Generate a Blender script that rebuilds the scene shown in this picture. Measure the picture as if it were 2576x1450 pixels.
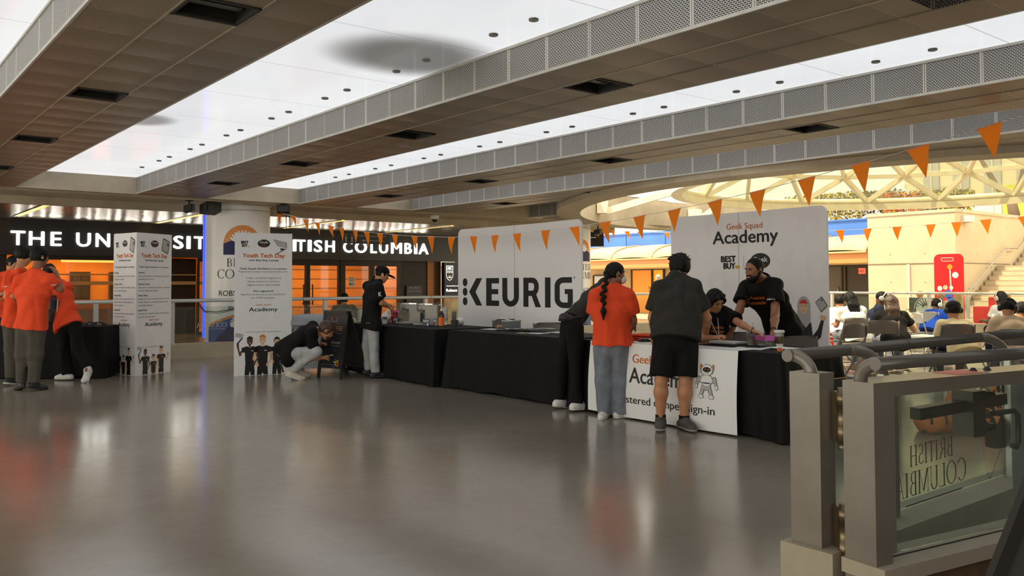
import bpy, math, random
import numpy as np
from mathutils import Vector, Matrix
from mathutils.bvhtree import BVHTree
for o in list(bpy.data.objects): bpy.data.objects.remove(o)
scene = bpy.context.scene
COL = scene.collection
random.seed(7)
PI = math.pi
def V(*a): return Vector(a if len(a) > 1 else a[0])

# ------------------------------------------------------------------ camera
CAM_H = 1.35; F_PX = 2150.0; YAW = math.radians(38.7); PITCH = math.radians(2.0); ROLL = math.radians(0.18)
fwd = Vector((math.sin(YAW)*math.cos(PITCH), math.cos(YAW)*math.cos(PITCH), math.sin(PITCH)))
r0 = Vector((math.cos(YAW), -math.sin(YAW), 0)); u0 = r0.cross(fwd)
rgt = r0*math.cos(ROLL) - u0*math.sin(ROLL); upv = rgt.cross(fwd)
cam = bpy.data.cameras.new('camera'); camo = bpy.data.objects.new('camera', cam); COL.objects.link(camo)
cam.sensor_fit = 'HORIZONTAL'; cam.sensor_width = 36.0
cam.lens = F_PX/2576.0*36.0
cam.shift_y = -(725-639)/2576.0
cam.clip_start = 0.05; cam.clip_end = 400
m = Matrix((rgt, upv, -fwd)).transposed().to_4x4(); m.translation = Vector((0, 0, CAM_H))
camo.matrix_world = m
scene.camera = camo

# ------------------------------------------------------------------ world, sun, exposure
world = bpy.data.worlds.new('World'); scene.world = world; world.use_nodes = True
wn = world.node_tree; bg = wn.nodes['Background']
bg.inputs[0].default_value = (1.0, 0.93, 0.78, 1); bg.inputs[1].default_value = 2.1
sun = bpy.data.lights.new('sun', 'SUN'); so = bpy.data.objects.new('sun', sun); COL.objects.link(so)
sun.energy = 6.0; sun.color = (1.0, 0.84, 0.56); sun.angle = math.radians(2)
so.rotation_euler = Vector((-0.50, 0.15, 1.0)).to_track_quat('Z', 'Y').to_euler()
so.location = (10, 5, 20)
vs = scene.view_settings
vs.view_transform = 'Standard'; vs.look = 'None'; vs.exposure = 0.18; vs.gamma = 1.0; vs.use_curve_mapping = False
CEIL_EMIT = 1.0

# ------------------------------------------------------------------ materials
def srgb(r, g, b):
    f = lambda c: (c/255/12.92 if c/255 <= 0.04045 else ((c/255+0.055)/1.055)**2.4)
    return (f(r), f(g), f(b), 1.0)
_M = {}
def newmat(name):
    m_ = bpy.data.materials.new(name); m_.use_nodes = True
    nt = m_.node_tree; b = nt.nodes['Principled BSDF']
    return m_, nt, b
def nd(nt, t, **kw):
    n = nt.nodes.new(t)
    for k, v in kw.items():
        if k.startswith('i_'):
            key = k[2:]
            key = int(key) if key.isdigit() else key
            n.inputs[key].default_value = v
        else: setattr(n, k, v)
    return n
def mat(name, col, rough=0.6, metal=0.0, bump=0.0, bscale=60.0, vary=0.0, emit=None, estr=1.0, alpha=None, trans=0.0, spec=0.5, stretch=None, coat=0.0):
    if name in _M: return _M[name]
    m_, nt, b = newmat(name)
    c = col if len(col) == 4 else (*col, 1)
    b.inputs['Base Color'].default_value = c
    b.inputs['Roughness'].default_value = rough; b.inputs['Metallic'].default_value = metal
    b.inputs['Specular IOR Level'].default_value = spec
    b.inputs['Transmission Weight'].default_value = trans
    b.inputs['Coat Weight'].default_value = coat
    if alpha is not None: b.inputs['Alpha'].default_value = alpha
    tc = nd(nt, 'ShaderNodeTexCoord'); mp = nd(nt, 'ShaderNodeMapping')
    nt.links.new(tc.outputs['Object'], mp.inputs[0])
    if stretch: mp.inputs['Scale'].default_value = stretch
    if vary > 0:
        nz = nd(nt, 'ShaderNodeTexNoise', i_Scale=bscale*0.15, i_Detail=4.0)
        nt.links.new(mp.outputs[0], nz.inputs['Vector'])
        mr = nd(nt, 'ShaderNodeMapRange'); mr.inputs[1].default_value = .3; mr.inputs[2].default_value = .7
        mr.inputs[3].default_value = 1-vary; mr.inputs[4].default_value = 1+vary
        nt.links.new(nz.outputs[0], mr.inputs[0])
        mx = nd(nt, 'ShaderNodeVectorMath', operation='SCALE'); mx.inputs[0].default_value = c[:3]
        nt.links.new(mr.outputs[0], mx.inputs['Scale']); nt.links.new(mx.outputs[0], b.inputs['Base Color'])
    if bump > 0:
        nz = nd(nt, 'ShaderNodeTexNoise', i_Scale=bscale, i_Detail=3.0)
        nt.links.new(mp.outputs[0], nz.inputs['Vector'])
        bp = nd(nt, 'ShaderNodeBump', i_Strength=bump, i_Distance=0.01)
        nt.links.new(nz.outputs[0], bp.inputs['Height']); nt.links.new(bp.outputs[0], b.inputs['Normal'])
    if emit is not None:
        b.inputs['Emission Color'].default_value = emit if len(emit) == 4 else (*emit, 1)
        b.inputs['Emission Strength'].default_value = estr
    _M[name] = m_
    return m_
def wrinkle(m_, scale=3.2, strength=.6, st=(1, 1, .7)):
    nt = m_.node_tree; b = nt.nodes['Principled BSDF']; tc = nd(nt, 'ShaderNodeTexCoord'); mp = nd(nt, 'ShaderNodeMapping'); mp.inputs['Scale'].default_value = st; mp.inputs['Rotation'].default_value = (.5, .4, 0)
    nt.links.new(tc.outputs['Object'], mp.inputs[0])
    n1 = nd(nt, 'ShaderNodeTexNoise', i_Scale=scale, i_Detail=.6, i_Roughness=.4, i_Distortion=1.1); nt.links.new(mp.outputs[0], n1.inputs['Vector'])
    rdg = math_(nt, 'ABSOLUTE', math_(nt, 'SUBTRACT', n1.outputs[0], .5))
    bp = nd(nt, 'ShaderNodeBump', i_Strength=strength, i_Distance=.10); nt.links.new(rdg, bp.inputs['Height'])
    old = [l for l in nt.links if l.to_socket == b.inputs['Normal']]
    if old: nt.links.new(old[0].from_socket, bp.inputs['Normal'])
    nt.links.new(bp.outputs[0], b.inputs['Normal']); return m_
def math_(nt, op, a, b=None, c=None):
    n = nd(nt, 'ShaderNodeMath', operation=op)
    for i, x in enumerate((a, b, c)):
        if x is None: continue
        if isinstance(x, (int, float)): n.inputs[i].default_value = x
        else: nt.links.new(x, n.inputs[i])
    return n.outputs[0]
def sepobj(nt):
    tc = nd(nt, 'ShaderNodeTexCoord'); s = nd(nt, 'ShaderNodeSeparateXYZ')
    nt.links.new(tc.outputs['Object'], s.inputs[0]); return tc, s
def mixc(nt, fac, a, b):
    n = nd(nt, 'ShaderNodeMix', data_type='RGBA')
    if isinstance(fac, (int, float)): n.inputs[0].default_value = fac
    else: nt.links.new(fac, n.inputs[0])
    for i, x in ((6, a), (7, b)):
        if isinstance(x, tuple): n.inputs[i].default_value = x
        else: nt.links.new(x, n.inputs[i])
    return n.outputs[2]

def floor_mat():
    m_, nt, b = newmat('polished_concrete')
    tc = nd(nt, 'ShaderNodeTexCoord')
    n1 = nd(nt, 'ShaderNodeTexNoise', i_Scale=0.45, i_Detail=4.0, i_Roughness=0.5)
    n2 = nd(nt, 'ShaderNodeTexNoise', i_Scale=9.0, i_Detail=6.0, i_Roughness=0.7)
    n3 = nd(nt, 'ShaderNodeTexNoise', i_Scale=140.0, i_Detail=2.0)
    for n in (n1, n2, n3): nt.links.new(tc.outputs['Object'], n.inputs['Vector'])
    a = math_(nt, 'MULTIPLY_ADD', n2.outputs[0], 0.25, n1.outputs[0])
    a = math_(nt, 'MULTIPLY_ADD', n3.outputs[0], 0.12, a)
    cr = nd(nt, 'ShaderNodeValToRGB'); nt.links.new(a, cr.inputs[0])
    cr.color_ramp.elements[0].position = 0.45; cr.color_ramp.elements[0].color = (0.205, 0.180, 0.140, 1)
    cr.color_ramp.elements[1].position = 0.95; cr.color_ramp.elements[1].color = (0.325, 0.288, 0.228, 1)
    nt.links.new(cr.outputs[0], b.inputs['Base Color'])
    rr = nd(nt, 'ShaderNodeMapRange'); rr.inputs[1].default_value = .3; rr.inputs[2].default_value = .75
    rr.inputs[3].default_value = 0.14; rr.inputs[4].default_value = 0.22
    nt.links.new(n1.outputs[0], rr.inputs[0]); nt.links.new(rr.outputs[0], b.inputs['Roughness'])
    b.inputs['Specular IOR Level'].default_value = 0.95
    n4 = nd(nt, 'ShaderNodeTexNoise', i_Scale=4.0, i_Detail=2.0); nt.links.new(tc.outputs['Object'], n4.inputs['Vector'])
    bp = nd(nt, 'ShaderNodeBump', i_Strength=0.05, i_Distance=0.02)
    nt.links.new(n4.outputs[0], bp.inputs['Height']); nt.links.new(bp.outputs[0], b.inputs['Normal'])
    return m_
def concrete(name, c0, c1, sc=1.5, rough=0.8, holes=None):
    m_, nt, b = newmat(name)
    tc, s = sepobj(nt)
    n1 = nd(nt, 'ShaderNodeTexNoise', i_Scale=sc, i_Detail=8.0, i_Roughness=0.65)
    n2 = nd(nt, 'ShaderNodeTexVoronoi', i_Scale=30.0)
    nt.links.new(tc.outputs['Object'], n1.inputs['Vector']); nt.links.new(tc.outputs['Object'], n2.inputs['Vector'])
    cr = nd(nt, 'ShaderNodeValToRGB'); nt.links.new(n1.outputs[0], cr.inputs[0])
    cr.color_ramp.elements[0].position = 0.35; cr.color_ramp.elements[0].color = c0
    cr.color_ramp.elements[1].position = 0.7; cr.color_ramp.elements[1].color = c1
    out = cr.outputs[0]
    pit = math_(nt, 'LESS_THAN', n2.outputs['Distance'], 0.07)
    out = mixc(nt, math_(nt, 'MULTIPLY', pit, 0.45), out, (c0[0]*.4, c0[1]*.4, c0[2]*.4, 1))
    if holes:   # tie holes on a grid (axis, pitch horizontally, pitch vertically)
        ax, ph, pv = holes
        h = math_(nt, 'SUBTRACT', math_(nt, 'FRACT', math_(nt, 'DIVIDE', s.outputs[ax], ph)), 0.5)
        v = math_(nt, 'SUBTRACT', math_(nt, 'FRACT', math_(nt, 'DIVIDE', s.outputs[2], pv)), 0.5)
        d = math_(nt, 'ADD', math_(nt, 'POWER', math_(nt, 'MULTIPLY', h, ph), 2), math_(nt, 'POWER', math_(nt, 'MULTIPLY', v, pv), 2))
        hole = math_(nt, 'LESS_THAN', d, 0.0005)
        out = mixc(nt, math_(nt, 'MULTIPLY', hole, 0.7), out, (c0[0]*.25, c0[1]*.22, c0[2]*.2, 1))
    nt.links.new(out, b.inputs['Base Color']); b.inputs['Roughness'].default_value = rough
    bp = nd(nt, 'ShaderNodeBump', i_Strength=0.25, i_Distance=0.01)
    nt.links.new(n1.outputs[0], bp.inputs['Height']); nt.links.new(bp.outputs[0], b.inputs['Normal'])
    return m_
def fascia_mat():   # pale metal panels with rows of dark slots, panel width .4617 along Y
    m_, nt, b = newmat('perforated_fascia')
    tc, s = sepobj(nt)
    y = s.outputs[1]; z = s.outputs[2]
    u = math_(nt, 'FRACT', math_(nt, 'DIVIDE', math_(nt, 'ADD', y, 40*0.4617-0.2), 0.4617))
    inside = math_(nt, 'MULTIPLY', math_(nt, 'LESS_THAN', math_(nt, 'ABSOLUTE', math_(nt, 'SUBTRACT', u, 0.5)), 0.468),
                   math_(nt, 'MULTIPLY', math_(nt, 'GREATER_THAN', z, 2.965), math_(nt, 'LESS_THAN', z, 3.212)))
    row = math_(nt, 'DIVIDE', z, 0.0125)
    rf = math_(nt, 'FRACT', row); ri = math_(nt, 'FLOOR', row)
    off = math_(nt, 'MULTIPLY', math_(nt, 'FRACT', math_(nt, 'MULTIPLY', ri, 0.5)), 1.0)
    cf = math_(nt, 'FRACT', math_(nt, 'ADD', math_(nt, 'DIVIDE', y, 0.0256), off))
    hole = math_(nt, 'MULTIPLY', math_(nt, 'LESS_THAN', math_(nt, 'ABSOLUTE', math_(nt, 'SUBTRACT', cf, 0.5)), 0.41),
                 math_(nt, 'LESS_THAN', math_(nt, 'ABSOLUTE', math_(nt, 'SUBTRACT', rf, 0.5)), 0.35))
    seam = math_(nt, 'GREATER_THAN', math_(nt, 'ABSOLUTE', math_(nt, 'SUBTRACT', u, 0.5)), 0.494)
    hole = math_(nt, 'MULTIPLY', hole, inside)
    n1 = nd(nt, 'ShaderNodeTexNoise', i_Scale=1.2, i_Detail=4.0); nt.links.new(tc.outputs['Object'], n1.inputs['Vector'])
    base = mixc(nt, n1.outputs[0], (0.55, 0.52, 0.47, 1), (0.74, 0.71, 0.66, 1))
    c = mixc(nt, hole, base, (0.03, 0.032, 0.035, 1))
    c = mixc(nt, seam, c, (0.12, 0.11, 0.10, 1))
    nt.links.new(c, b.inputs['Base Color']); b.inputs['Roughness'].default_value = 0.55
    b.inputs['Metallic'].default_value = 0.1
    return m_
def soffit_mat():   # brown perforated metal tiles .4617 long, .403 wide
    m_, nt, b = newmat('perforated_soffit')
    tc, s = sepobj(nt)
    x = s.outputs[0]; y = s.outputs[1]
    ty = math_(nt, 'FRACT', math_(nt, 'DIVIDE', math_(nt, 'ADD', y, 40*0.4617-0.2), 0.4617))
    # holes
    hx = math_(nt, 'SUBTRACT', math_(nt, 'FRACT', math_(nt, 'DIVIDE', x, 0.013)), 0.5)
    hy = math_(nt, 'SUBTRACT', math_(nt, 'FRACT', math_(nt, 'DIVIDE', y, 0.013)), 0.5)
    hole = math_(nt, 'LESS_THAN', math_(nt, 'ADD', math_(nt, 'POWER', hx, 2), math_(nt, 'POWER', hy, 2)), 0.085)
    seam = math_(nt, 'GREATER_THAN', math_(nt, 'ABSOLUTE', math_(nt, 'SUBTRACT', ty, 0.5)), 0.488)
    n1 = nd(nt, 'ShaderNodeTexNoise', i_Scale=0.9, i_Detail=5.0); nt.links.new(tc.outputs['Object'], n1.inputs['Vector'])
    base = mixc(nt, n1.outputs[0], (0.26, 0.205, 0.14, 1), (0.42, 0.345, 0.25, 1))
    c = mixc(nt, hole, base, (0.06, 0.048, 0.034, 1))
    c = mixc(nt, seam, c, (0.33, 0.28, 0.21, 1))
    nt.links.new(c, b.inputs['Base Color']); b.inputs['Roughness'].default_value = 0.42
    b.inputs['Metallic'].default_value = 0.2
    # pillowed tiles
    bw = math_(nt, 'SINE', math_(nt, 'MULTIPLY', ty, PI))
    bp = nd(nt, 'ShaderNodeBump', i_Strength=0.6, i_Distance=0.012)
    nt.links.new(bw, bp.inputs['Height']); nt.links.new(bp.outputs[0], b.inputs['Normal'])
    return m_
def luminous_mat():
    m_, nt, b = newmat('luminous_ceiling_film')
    tc, s = sepobj(nt)
    x = s.outputs[0]; y = s.outputs[1]
    b.inputs['Base Color'].default_value = (0.30, 0.30, 0.31, 1); b.inputs['Roughness'].default_value = 0.12
    n1 = nd(nt, 'ShaderNodeTexNoise', i_Scale=0.8, i_Detail=3.0); nt.links.new(tc.outputs['Object'], n1.inputs['Vector'])
    e = math_(nt, 'MULTIPLY_ADD', n1.outputs[0], 0.16, 0.88)
    def dim_oval(cx, cy, rx, ry, amt):       # a soft oval where the film's emission is turned down
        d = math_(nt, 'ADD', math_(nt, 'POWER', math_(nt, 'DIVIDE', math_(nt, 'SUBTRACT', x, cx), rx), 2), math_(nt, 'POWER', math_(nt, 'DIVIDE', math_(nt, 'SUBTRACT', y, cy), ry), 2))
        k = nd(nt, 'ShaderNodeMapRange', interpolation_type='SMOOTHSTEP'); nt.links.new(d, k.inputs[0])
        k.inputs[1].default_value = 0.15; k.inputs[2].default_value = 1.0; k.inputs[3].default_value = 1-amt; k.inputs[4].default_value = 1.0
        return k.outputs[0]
    for a in DIM_OVALS: e = math_(nt, 'MULTIPLY', e, dim_oval(*a))
    # seams
    sy = math_(nt, 'FRACT', math_(nt, 'DIVIDE', math_(nt, 'ADD', y, 10*1.385-0.68), 1.385))
    seam = math_(nt, 'LESS_THAN', math_(nt, 'ABSOLUTE', math_(nt, 'SUBTRACT', sy, 0.5)), 0.003)
    e = math_(nt, 'MULTIPLY', e, math_(nt, 'SUBTRACT', 1.0, math_(nt, 'MULTIPLY', seam, 0.55)))
    e = math_(nt, 'MULTIPLY', e, CEIL_EMIT*0.70)
    b.inputs['Emission Color'].default_value = (0.955, 0.975, 1.0, 1)
    nt.links.new(e, b.inputs['Emission Strength'])
    return m_
DIM_OVALS = [(3.75, 6.0, 0.85, 0.75, 0.85), (2.75, 10.2, 0.45, 0.5, 0.65)]
def slat_mat():    # thin polished metal strips running along X, slightly rippled
    m_, nt, b = newmat('metal_strip_ceiling')
    tc, s = sepobj(nt)
    y = s.outputs[1]; x = s.outputs[0]
    f = math_(nt, 'FRACT', math_(nt, 'DIVIDE', y, 0.10))
    gap = math_(nt, 'GREATER_THAN', f, 0.84)
    n1 = nd(nt, 'ShaderNodeTexNoise', i_Scale=1.0, i_Detail=2.0)
    mp = nd(nt, 'ShaderNodeMapping'); mp.inputs['Scale'].default_value = (3.2, 0.35, 1); nt.links.new(tc.outputs['Object'], mp.inputs[0]); nt.links.new(mp.outputs[0], n1.inputs['Vector'])
    c = mixc(nt, gap, (0.72, 0.65, 0.54, 1), (0.03, 0.025, 0.02, 1))
    nt.links.new(c, b.inputs['Base Color']); b.inputs['Metallic'].default_value = 0.85; b.inputs['Roughness'].default_value = 0.22
    h = math_(nt, 'ADD', math_(nt, 'MULTIPLY', n1.outputs[0], 3.0), math_(nt, 'SINE', math_(nt, 'MULTIPLY', f, PI)))
    bp = nd(nt, 'ShaderNodeBump', i_Strength=0.5, i_Distance=0.012)
    nt.links.new(h, bp.inputs['Height']); nt.links.new(bp.outputs[0], b.inputs['Normal'])
    return m_
def glass(name, tint=(0.9, 0.95, 0.93, 1), a=0.12, rough=0.02):
    if name in _M: return _M[name]
    m_, nt, b = newmat(name)
    tr = nd(nt, 'ShaderNodeBsdfTransparent'); tr.inputs[0].default_value = tint
    gl = nd(nt, 'ShaderNodeBsdfGlossy'); gl.inputs['Roughness'].default_value = rough; gl.inputs[0].default_value = (0.9, 0.9, 0.9, 1)
    df = nd(nt, 'ShaderNodeBsdfDiffuse'); df.inputs[0].default_value = (0.5, 0.5, 0.42, 1)
    geo = nd(nt, 'ShaderNodeNewGeometry'); dt = nd(nt, 'ShaderNodeVectorMath', operation='DOT_PRODUCT'); nt.links.new(geo.outputs['Normal'], dt.inputs[0]); nt.links.new(geo.outputs['Incoming'], dt.inputs[1])
    fr_o = math_(nt, 'MULTIPLY_ADD', math_(nt, 'POWER', math_(nt, 'SUBTRACT', 1.0, math_(nt, 'ABSOLUTE', dt.outputs['Value'])), 5.0), 0.9, 0.035)
    m1 = nd(nt, 'ShaderNodeMixShader'); m2 = nd(nt, 'ShaderNodeMixShader')
    nt.links.new(fr_o, m1.inputs[0]); nt.links.new(tr.outputs[0], m1.inputs[1]); nt.links.new(gl.outputs[0], m1.inputs[2])
    m2.inputs[0].default_value = a; nt.links.new(m1.outputs[0], m2.inputs[1]); nt.links.new(df.outputs[0], m2.inputs[2])
    nt.links.new(m2.outputs[0], nt.nodes['Material Output'].inputs[0])
    _M[name] = m_; return m_

# ------------------------------------------------------------------ mesh helpers
class MB:
    def __init__(s): s.v = []; s.f = []; s.mi = []; s.cur = 0; s.sm = []
    def add(s, vs, fs, smooth=False, mi=None):
        o = len(s.v); s.v += [tuple(v) for v in vs]
        for f in fs: s.f.append(tuple(i+o for i in f)); s.mi.append(s.cur if mi is None else mi); s.sm.append(smooth)
    def box(s, x0, x1, y0, y1, z0, z1, mi=None):
        v = [(x, y, z) for z in (z0, z1) for y in (y0, y1) for x in (x0, x1)]
        s.add(v, [(0,2,3,1),(4,5,7,6),(0,1,5,4),(2,6,7,3),(0,4,6,2),(1,3,7,5)], mi=mi); return s
    def obox(s, c, ax, ay, az, mi=None):   # oriented box: centre and three half-axis vectors
        c, ax, ay, az = map(Vector, (c, ax, ay, az))
        v = [c + ax*i + ay*j + az*k for k in (-1, 1) for j in (-1, 1) for i in (-1, 1)]
        s.add(v, [(0,2,3,1),(4,5,7,6),(0,1,5,4),(2,6,7,3),(0,4,6,2),(1,3,7,5)], mi=mi); return s
    def bar(s, a, b, w, h, up=(0, 0, 1), mi=None):
        a, b = Vector(a), Vector(b); d = (b-a); L = d.length; d.normalize()
        u = Vector(up); sd = d.cross(u)
        if sd.length < 1e-4: sd = d.cross(Vector((1, 0, 0)))
        sd.normalize(); u = sd.cross(d)
        return s.obox((a+b)/2, d*L/2, sd*w/2, u*h/2, mi)
    def tube(s, pts, r, n=12, caps=True, mi=None, closed=False):
        pts = [Vector(p) for p in pts]; N = len(pts)
        rs = r if isinstance(r, (list, tuple)) else [r]*N
        o = []; prev = None
        for i, p in enumerate(pts):
            if closed: t = (pts[(i+1) % N]-pts[i-1])
            else: t = (pts[min(i+1, N-1)]-pts[max(i-1, 0)])
            t.normalize()
            if prev is None:
                a = Vector((0, 0, 1)) if abs(t.z) < 0.9 else Vector((1, 0, 0)); nn = t.cross(a).normalized()
            else: nn = (prev - t*prev.dot(t)).normalized()
            prev = nn; b = t.cross(nn)
            o += [p + (nn*math.cos(2*PI*k/n) + b*math.sin(2*PI*k/n))*rs[i] for k in range(n)]
        fs = []
        for i in range(N if closed else N-1):
            for k in range(n):
                a0 = i*n+k; a1 = i*n+(k+1) % n; j = (i+1) % N
                fs.append((a0, a1, j*n+(k+1) % n, j*n+k))
        base = len(s.v); s.add(o, fs, True, mi)
        if caps and not closed:
            s.f.append(tuple(base+k for k in reversed(range(n)))); s.mi.append(s.cur if mi is None else mi); s.sm.append(False)
            s.f.append(tuple(base+(N-1)*n+k for k in range(n))); s.mi.append(s.cur if mi is None else mi); s.sm.append(False)
        return s
    def lathe(s, c, prof, n=24, axis=(0, 0, 1), mi=None, caps=True):
        c = Vector(c); ax = Vector(axis).normalized()
        a = Vector((1, 0, 0)) if abs(ax.x) < 0.9 else Vector((0, 1, 0))
        e1 = ax.cross(a).normalized(); e2 = ax.cross(e1)
        o = []
        for r, h in prof:
            o += [c + ax*h + (e1*math.cos(2*PI*k/n)+e2*math.sin(2*PI*k/n))*r for k in range(n)]
        fs = []
        for i in range(len(prof)-1):
            for k in range(n): fs.append((i*n+k, i*n+(k+1) % n, (i+1)*n+(k+1) % n, (i+1)*n+k))
        base = len(s.v); s.add(o, fs, True, mi)
        if caps:
            for q in (0, len(prof)-1):
                if prof[q][0] > 1e-4:
                    s.f.append(tuple(base+q*n+k for k in range(n))); s.mi.append(s.cur if mi is None else mi); s.sm.append(False)
        return s
    def prism(s, pts, fr, d0, d1, mi=None):   # outline in a frame (origin, right, up); extruded along right x up from d0 to d1
        o, r, u = map(Vector, fr); n = r.cross(u).normalized()
        N = len(pts)
        v = [o + r*p[0] + u*p[1] + n*d0 for p in pts] + [o + r*p[0] + u*p[1] + n*d1 for p in pts]
        fs = [tuple(reversed(range(N))), tuple(range(N, 2*N))] + [(i, (i+1) % N, N+(i+1) % N, N+i) for i in range(N)]
        s.add(v, fs, mi=mi); return s
    def grid(s, fn, nu, nv, smooth=True, mi=None):
        v = [fn(i/nu, j/nv) for j in range(nv+1) for i in range(nu+1)]
        fs = [(j*(nu+1)+i, j*(nu+1)+i+1, (j+1)*(nu+1)+i+1, (j+1)*(nu+1)+i) for j in range(nv) for i in range(nu)]
        s.add(v, fs, smooth, mi); return s
    def ball(s, c, r, n=12, mi=None):
        R = Vector(r) if not isinstance(r, (int, float)) else Vector((r, r, r))
        c = Vector(c)
        def f(u, v):
            a = 2*PI*u; b = PI*v
            return c + Vector((R.x*math.cos(a)*math.sin(b), R.y*math.sin(a)*math.sin(b), -R.z*math.cos(b)))
        return s.grid(f, n, max(6, n//2), True, mi)
_fontcache = {}
def textgeo(st, bold=0.0, shear=0.0):
    k = (st, bold, shear)
    if k in _fontcache: return _fontcache[k]
    cu = bpy.data.curves.new('t', 'FONT'); cu.body = st; cu.size = 1.0; cu.offset = bold; cu.resolution_u = 3; cu.shear = shear
    o = bpy.data.objects.new('t', cu)
    me = bpy.data.meshes.new_from_object(o)
    vs_ = [tuple(v.co) for v in me.vertices]; fs = [tuple(p.vertices) for p in me.polygons]
    bpy.data.objects.remove(o); bpy.data.curves.remove(cu); bpy.data.meshes.remove(me)
    if vs_:
        x0 = min(v[0] for v in vs_); x1 = max(v[0] for v in vs_)
    else: x0, x1 = 0, 1
    _fontcache[k] = (vs_, fs, x0, x1); return _fontcache[k]
def put_text(mb, st, x, y, h, fr, align='C', bold=0.0, width=None, d=0.002, mi=None, mapf=None, mirror=False, depth=0.0, shear=0.0):
    """letters of cap height h with baseline y; fr = (origin, right, up)"""
    vs_, fs, x0, x1 = textgeo(st, 0.0, shear)
    vs_ = list(vs_); fs = list(fs)
    if bold > 0:
        q = bold*.55; base, nb_ = list(vs_), len(vs_); f0 = list(fs)
        for i, (dx, dy) in enumerate(((q, 0), (-q, 0), (0, q*.8), (0, -q*.8))):
            vs_ += [(v[0]+dx, v[1]+dy, v[2]) for v in base]; fs += [tuple(a+(i+1)*nb_ for a in f) for f in f0]
        x0 -= q; x1 += q
    sc = h/0.70; sx = sc
    if width: sx = width/(x1-x0)
    w = (x1-x0)*sx
    ox = x - (w/2 if align == 'C' else (w if align == 'R' else 0))
    o, r, u = map(Vector, fr) if fr else (None,)*3
    n = r.cross(u).normalized() if fr else None
    out = []
    for v in vs_:
        px = (v[0]-x0)*sx
        if mirror: px = w-px
        X = ox+px; Y = y+v[1]*sc
        out.append(mapf(X, Y, d) if mapf else o + r*X + u*Y + n*d)
    if depth and fr:
        N = len(out); out2 = [p - n*depth for p in out]
        from collections import Counter
        ec = Counter()
        for f in fs:
            for i in range(len(f)): ec[(f[i], f[(i+1) % len(f)])] += 1
        side = [(a, a+N, b+N, b) for (a, b) in ec if (b, a) not in ec]
        mb.add(out+out2, fs + [tuple(i+N for i in reversed(f)) for f in fs] + side, False, mi)
    else: mb.add(out, fs, False, mi)
    return ox, ox+w
def obj(name, mb, mats, parent=None, smooth=None):
    me = bpy.data.meshes.new(name)
    off = Vector((0, 0, 0))
    p = parent
    while p is not None: off += p.location; p = p.parent
    me.from_pydata([(v[0]-off.x, v[1]-off.y, v[2]-off.z) for v in mb.v], [], mb.f)
    if not isinstance(mats, (list, tuple)): mats = [mats]
    for m_ in mats: me.materials.append(m_)
    me.polygons.foreach_set('material_index', [min(i, len(mats)-1) for i in mb.mi])
    me.polygons.foreach_set('use_smooth', mb.sm if smooth is None else [smooth]*len(mb.f))
    me.update()
    o = bpy.data.objects.new(name, me); COL.objects.link(o)
    if parent: o.parent = parent
    return o
def thing(name, label, cat, loc=(0, 0, 0), group=None, rz=0.0):
    o = bpy.data.objects.new(name, None); COL.objects.link(o); o.location = loc; o.rotation_euler = (0, 0, rz)
    o.empty_display_size = 0.1
    return tag(o, label, cat, group)
def tag(o, label, cat, group=None):
    o['label'] = label; o['category'] = cat
    if group: o['group'] = group
    return o
def struct(name, mb, mats, label=None, parent=None):
    o = obj(name, mb, mats, parent)
    if parent is None: o['kind'] = 'structure'
    if label: o['label'] = label
    return o
def dup(root, loc, rz=0.0, label=None, group=None):
    r = root.copy(); COL.objects.link(r); r.location = loc; r.rotation_euler = (0, 0, rz)
    if label: r['label'] = label
    if group: r['group'] = group
    def rec(src, dst):
        for ch in list(src.children):
            c = ch.copy(); COL.objects.link(c); c.parent = dst; rec(ch, c)
    rec(root, r)
    return r
def bvh_of(o):
    off = Vector((0, 0, 0)); p = o
    while p is not None: off += p.location; p = p.parent
    me = o.data
    return BVHTree.FromPolygons([v.co+off for v in me.vertices], [tuple(p.vertices) for p in me.polygons])

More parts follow.
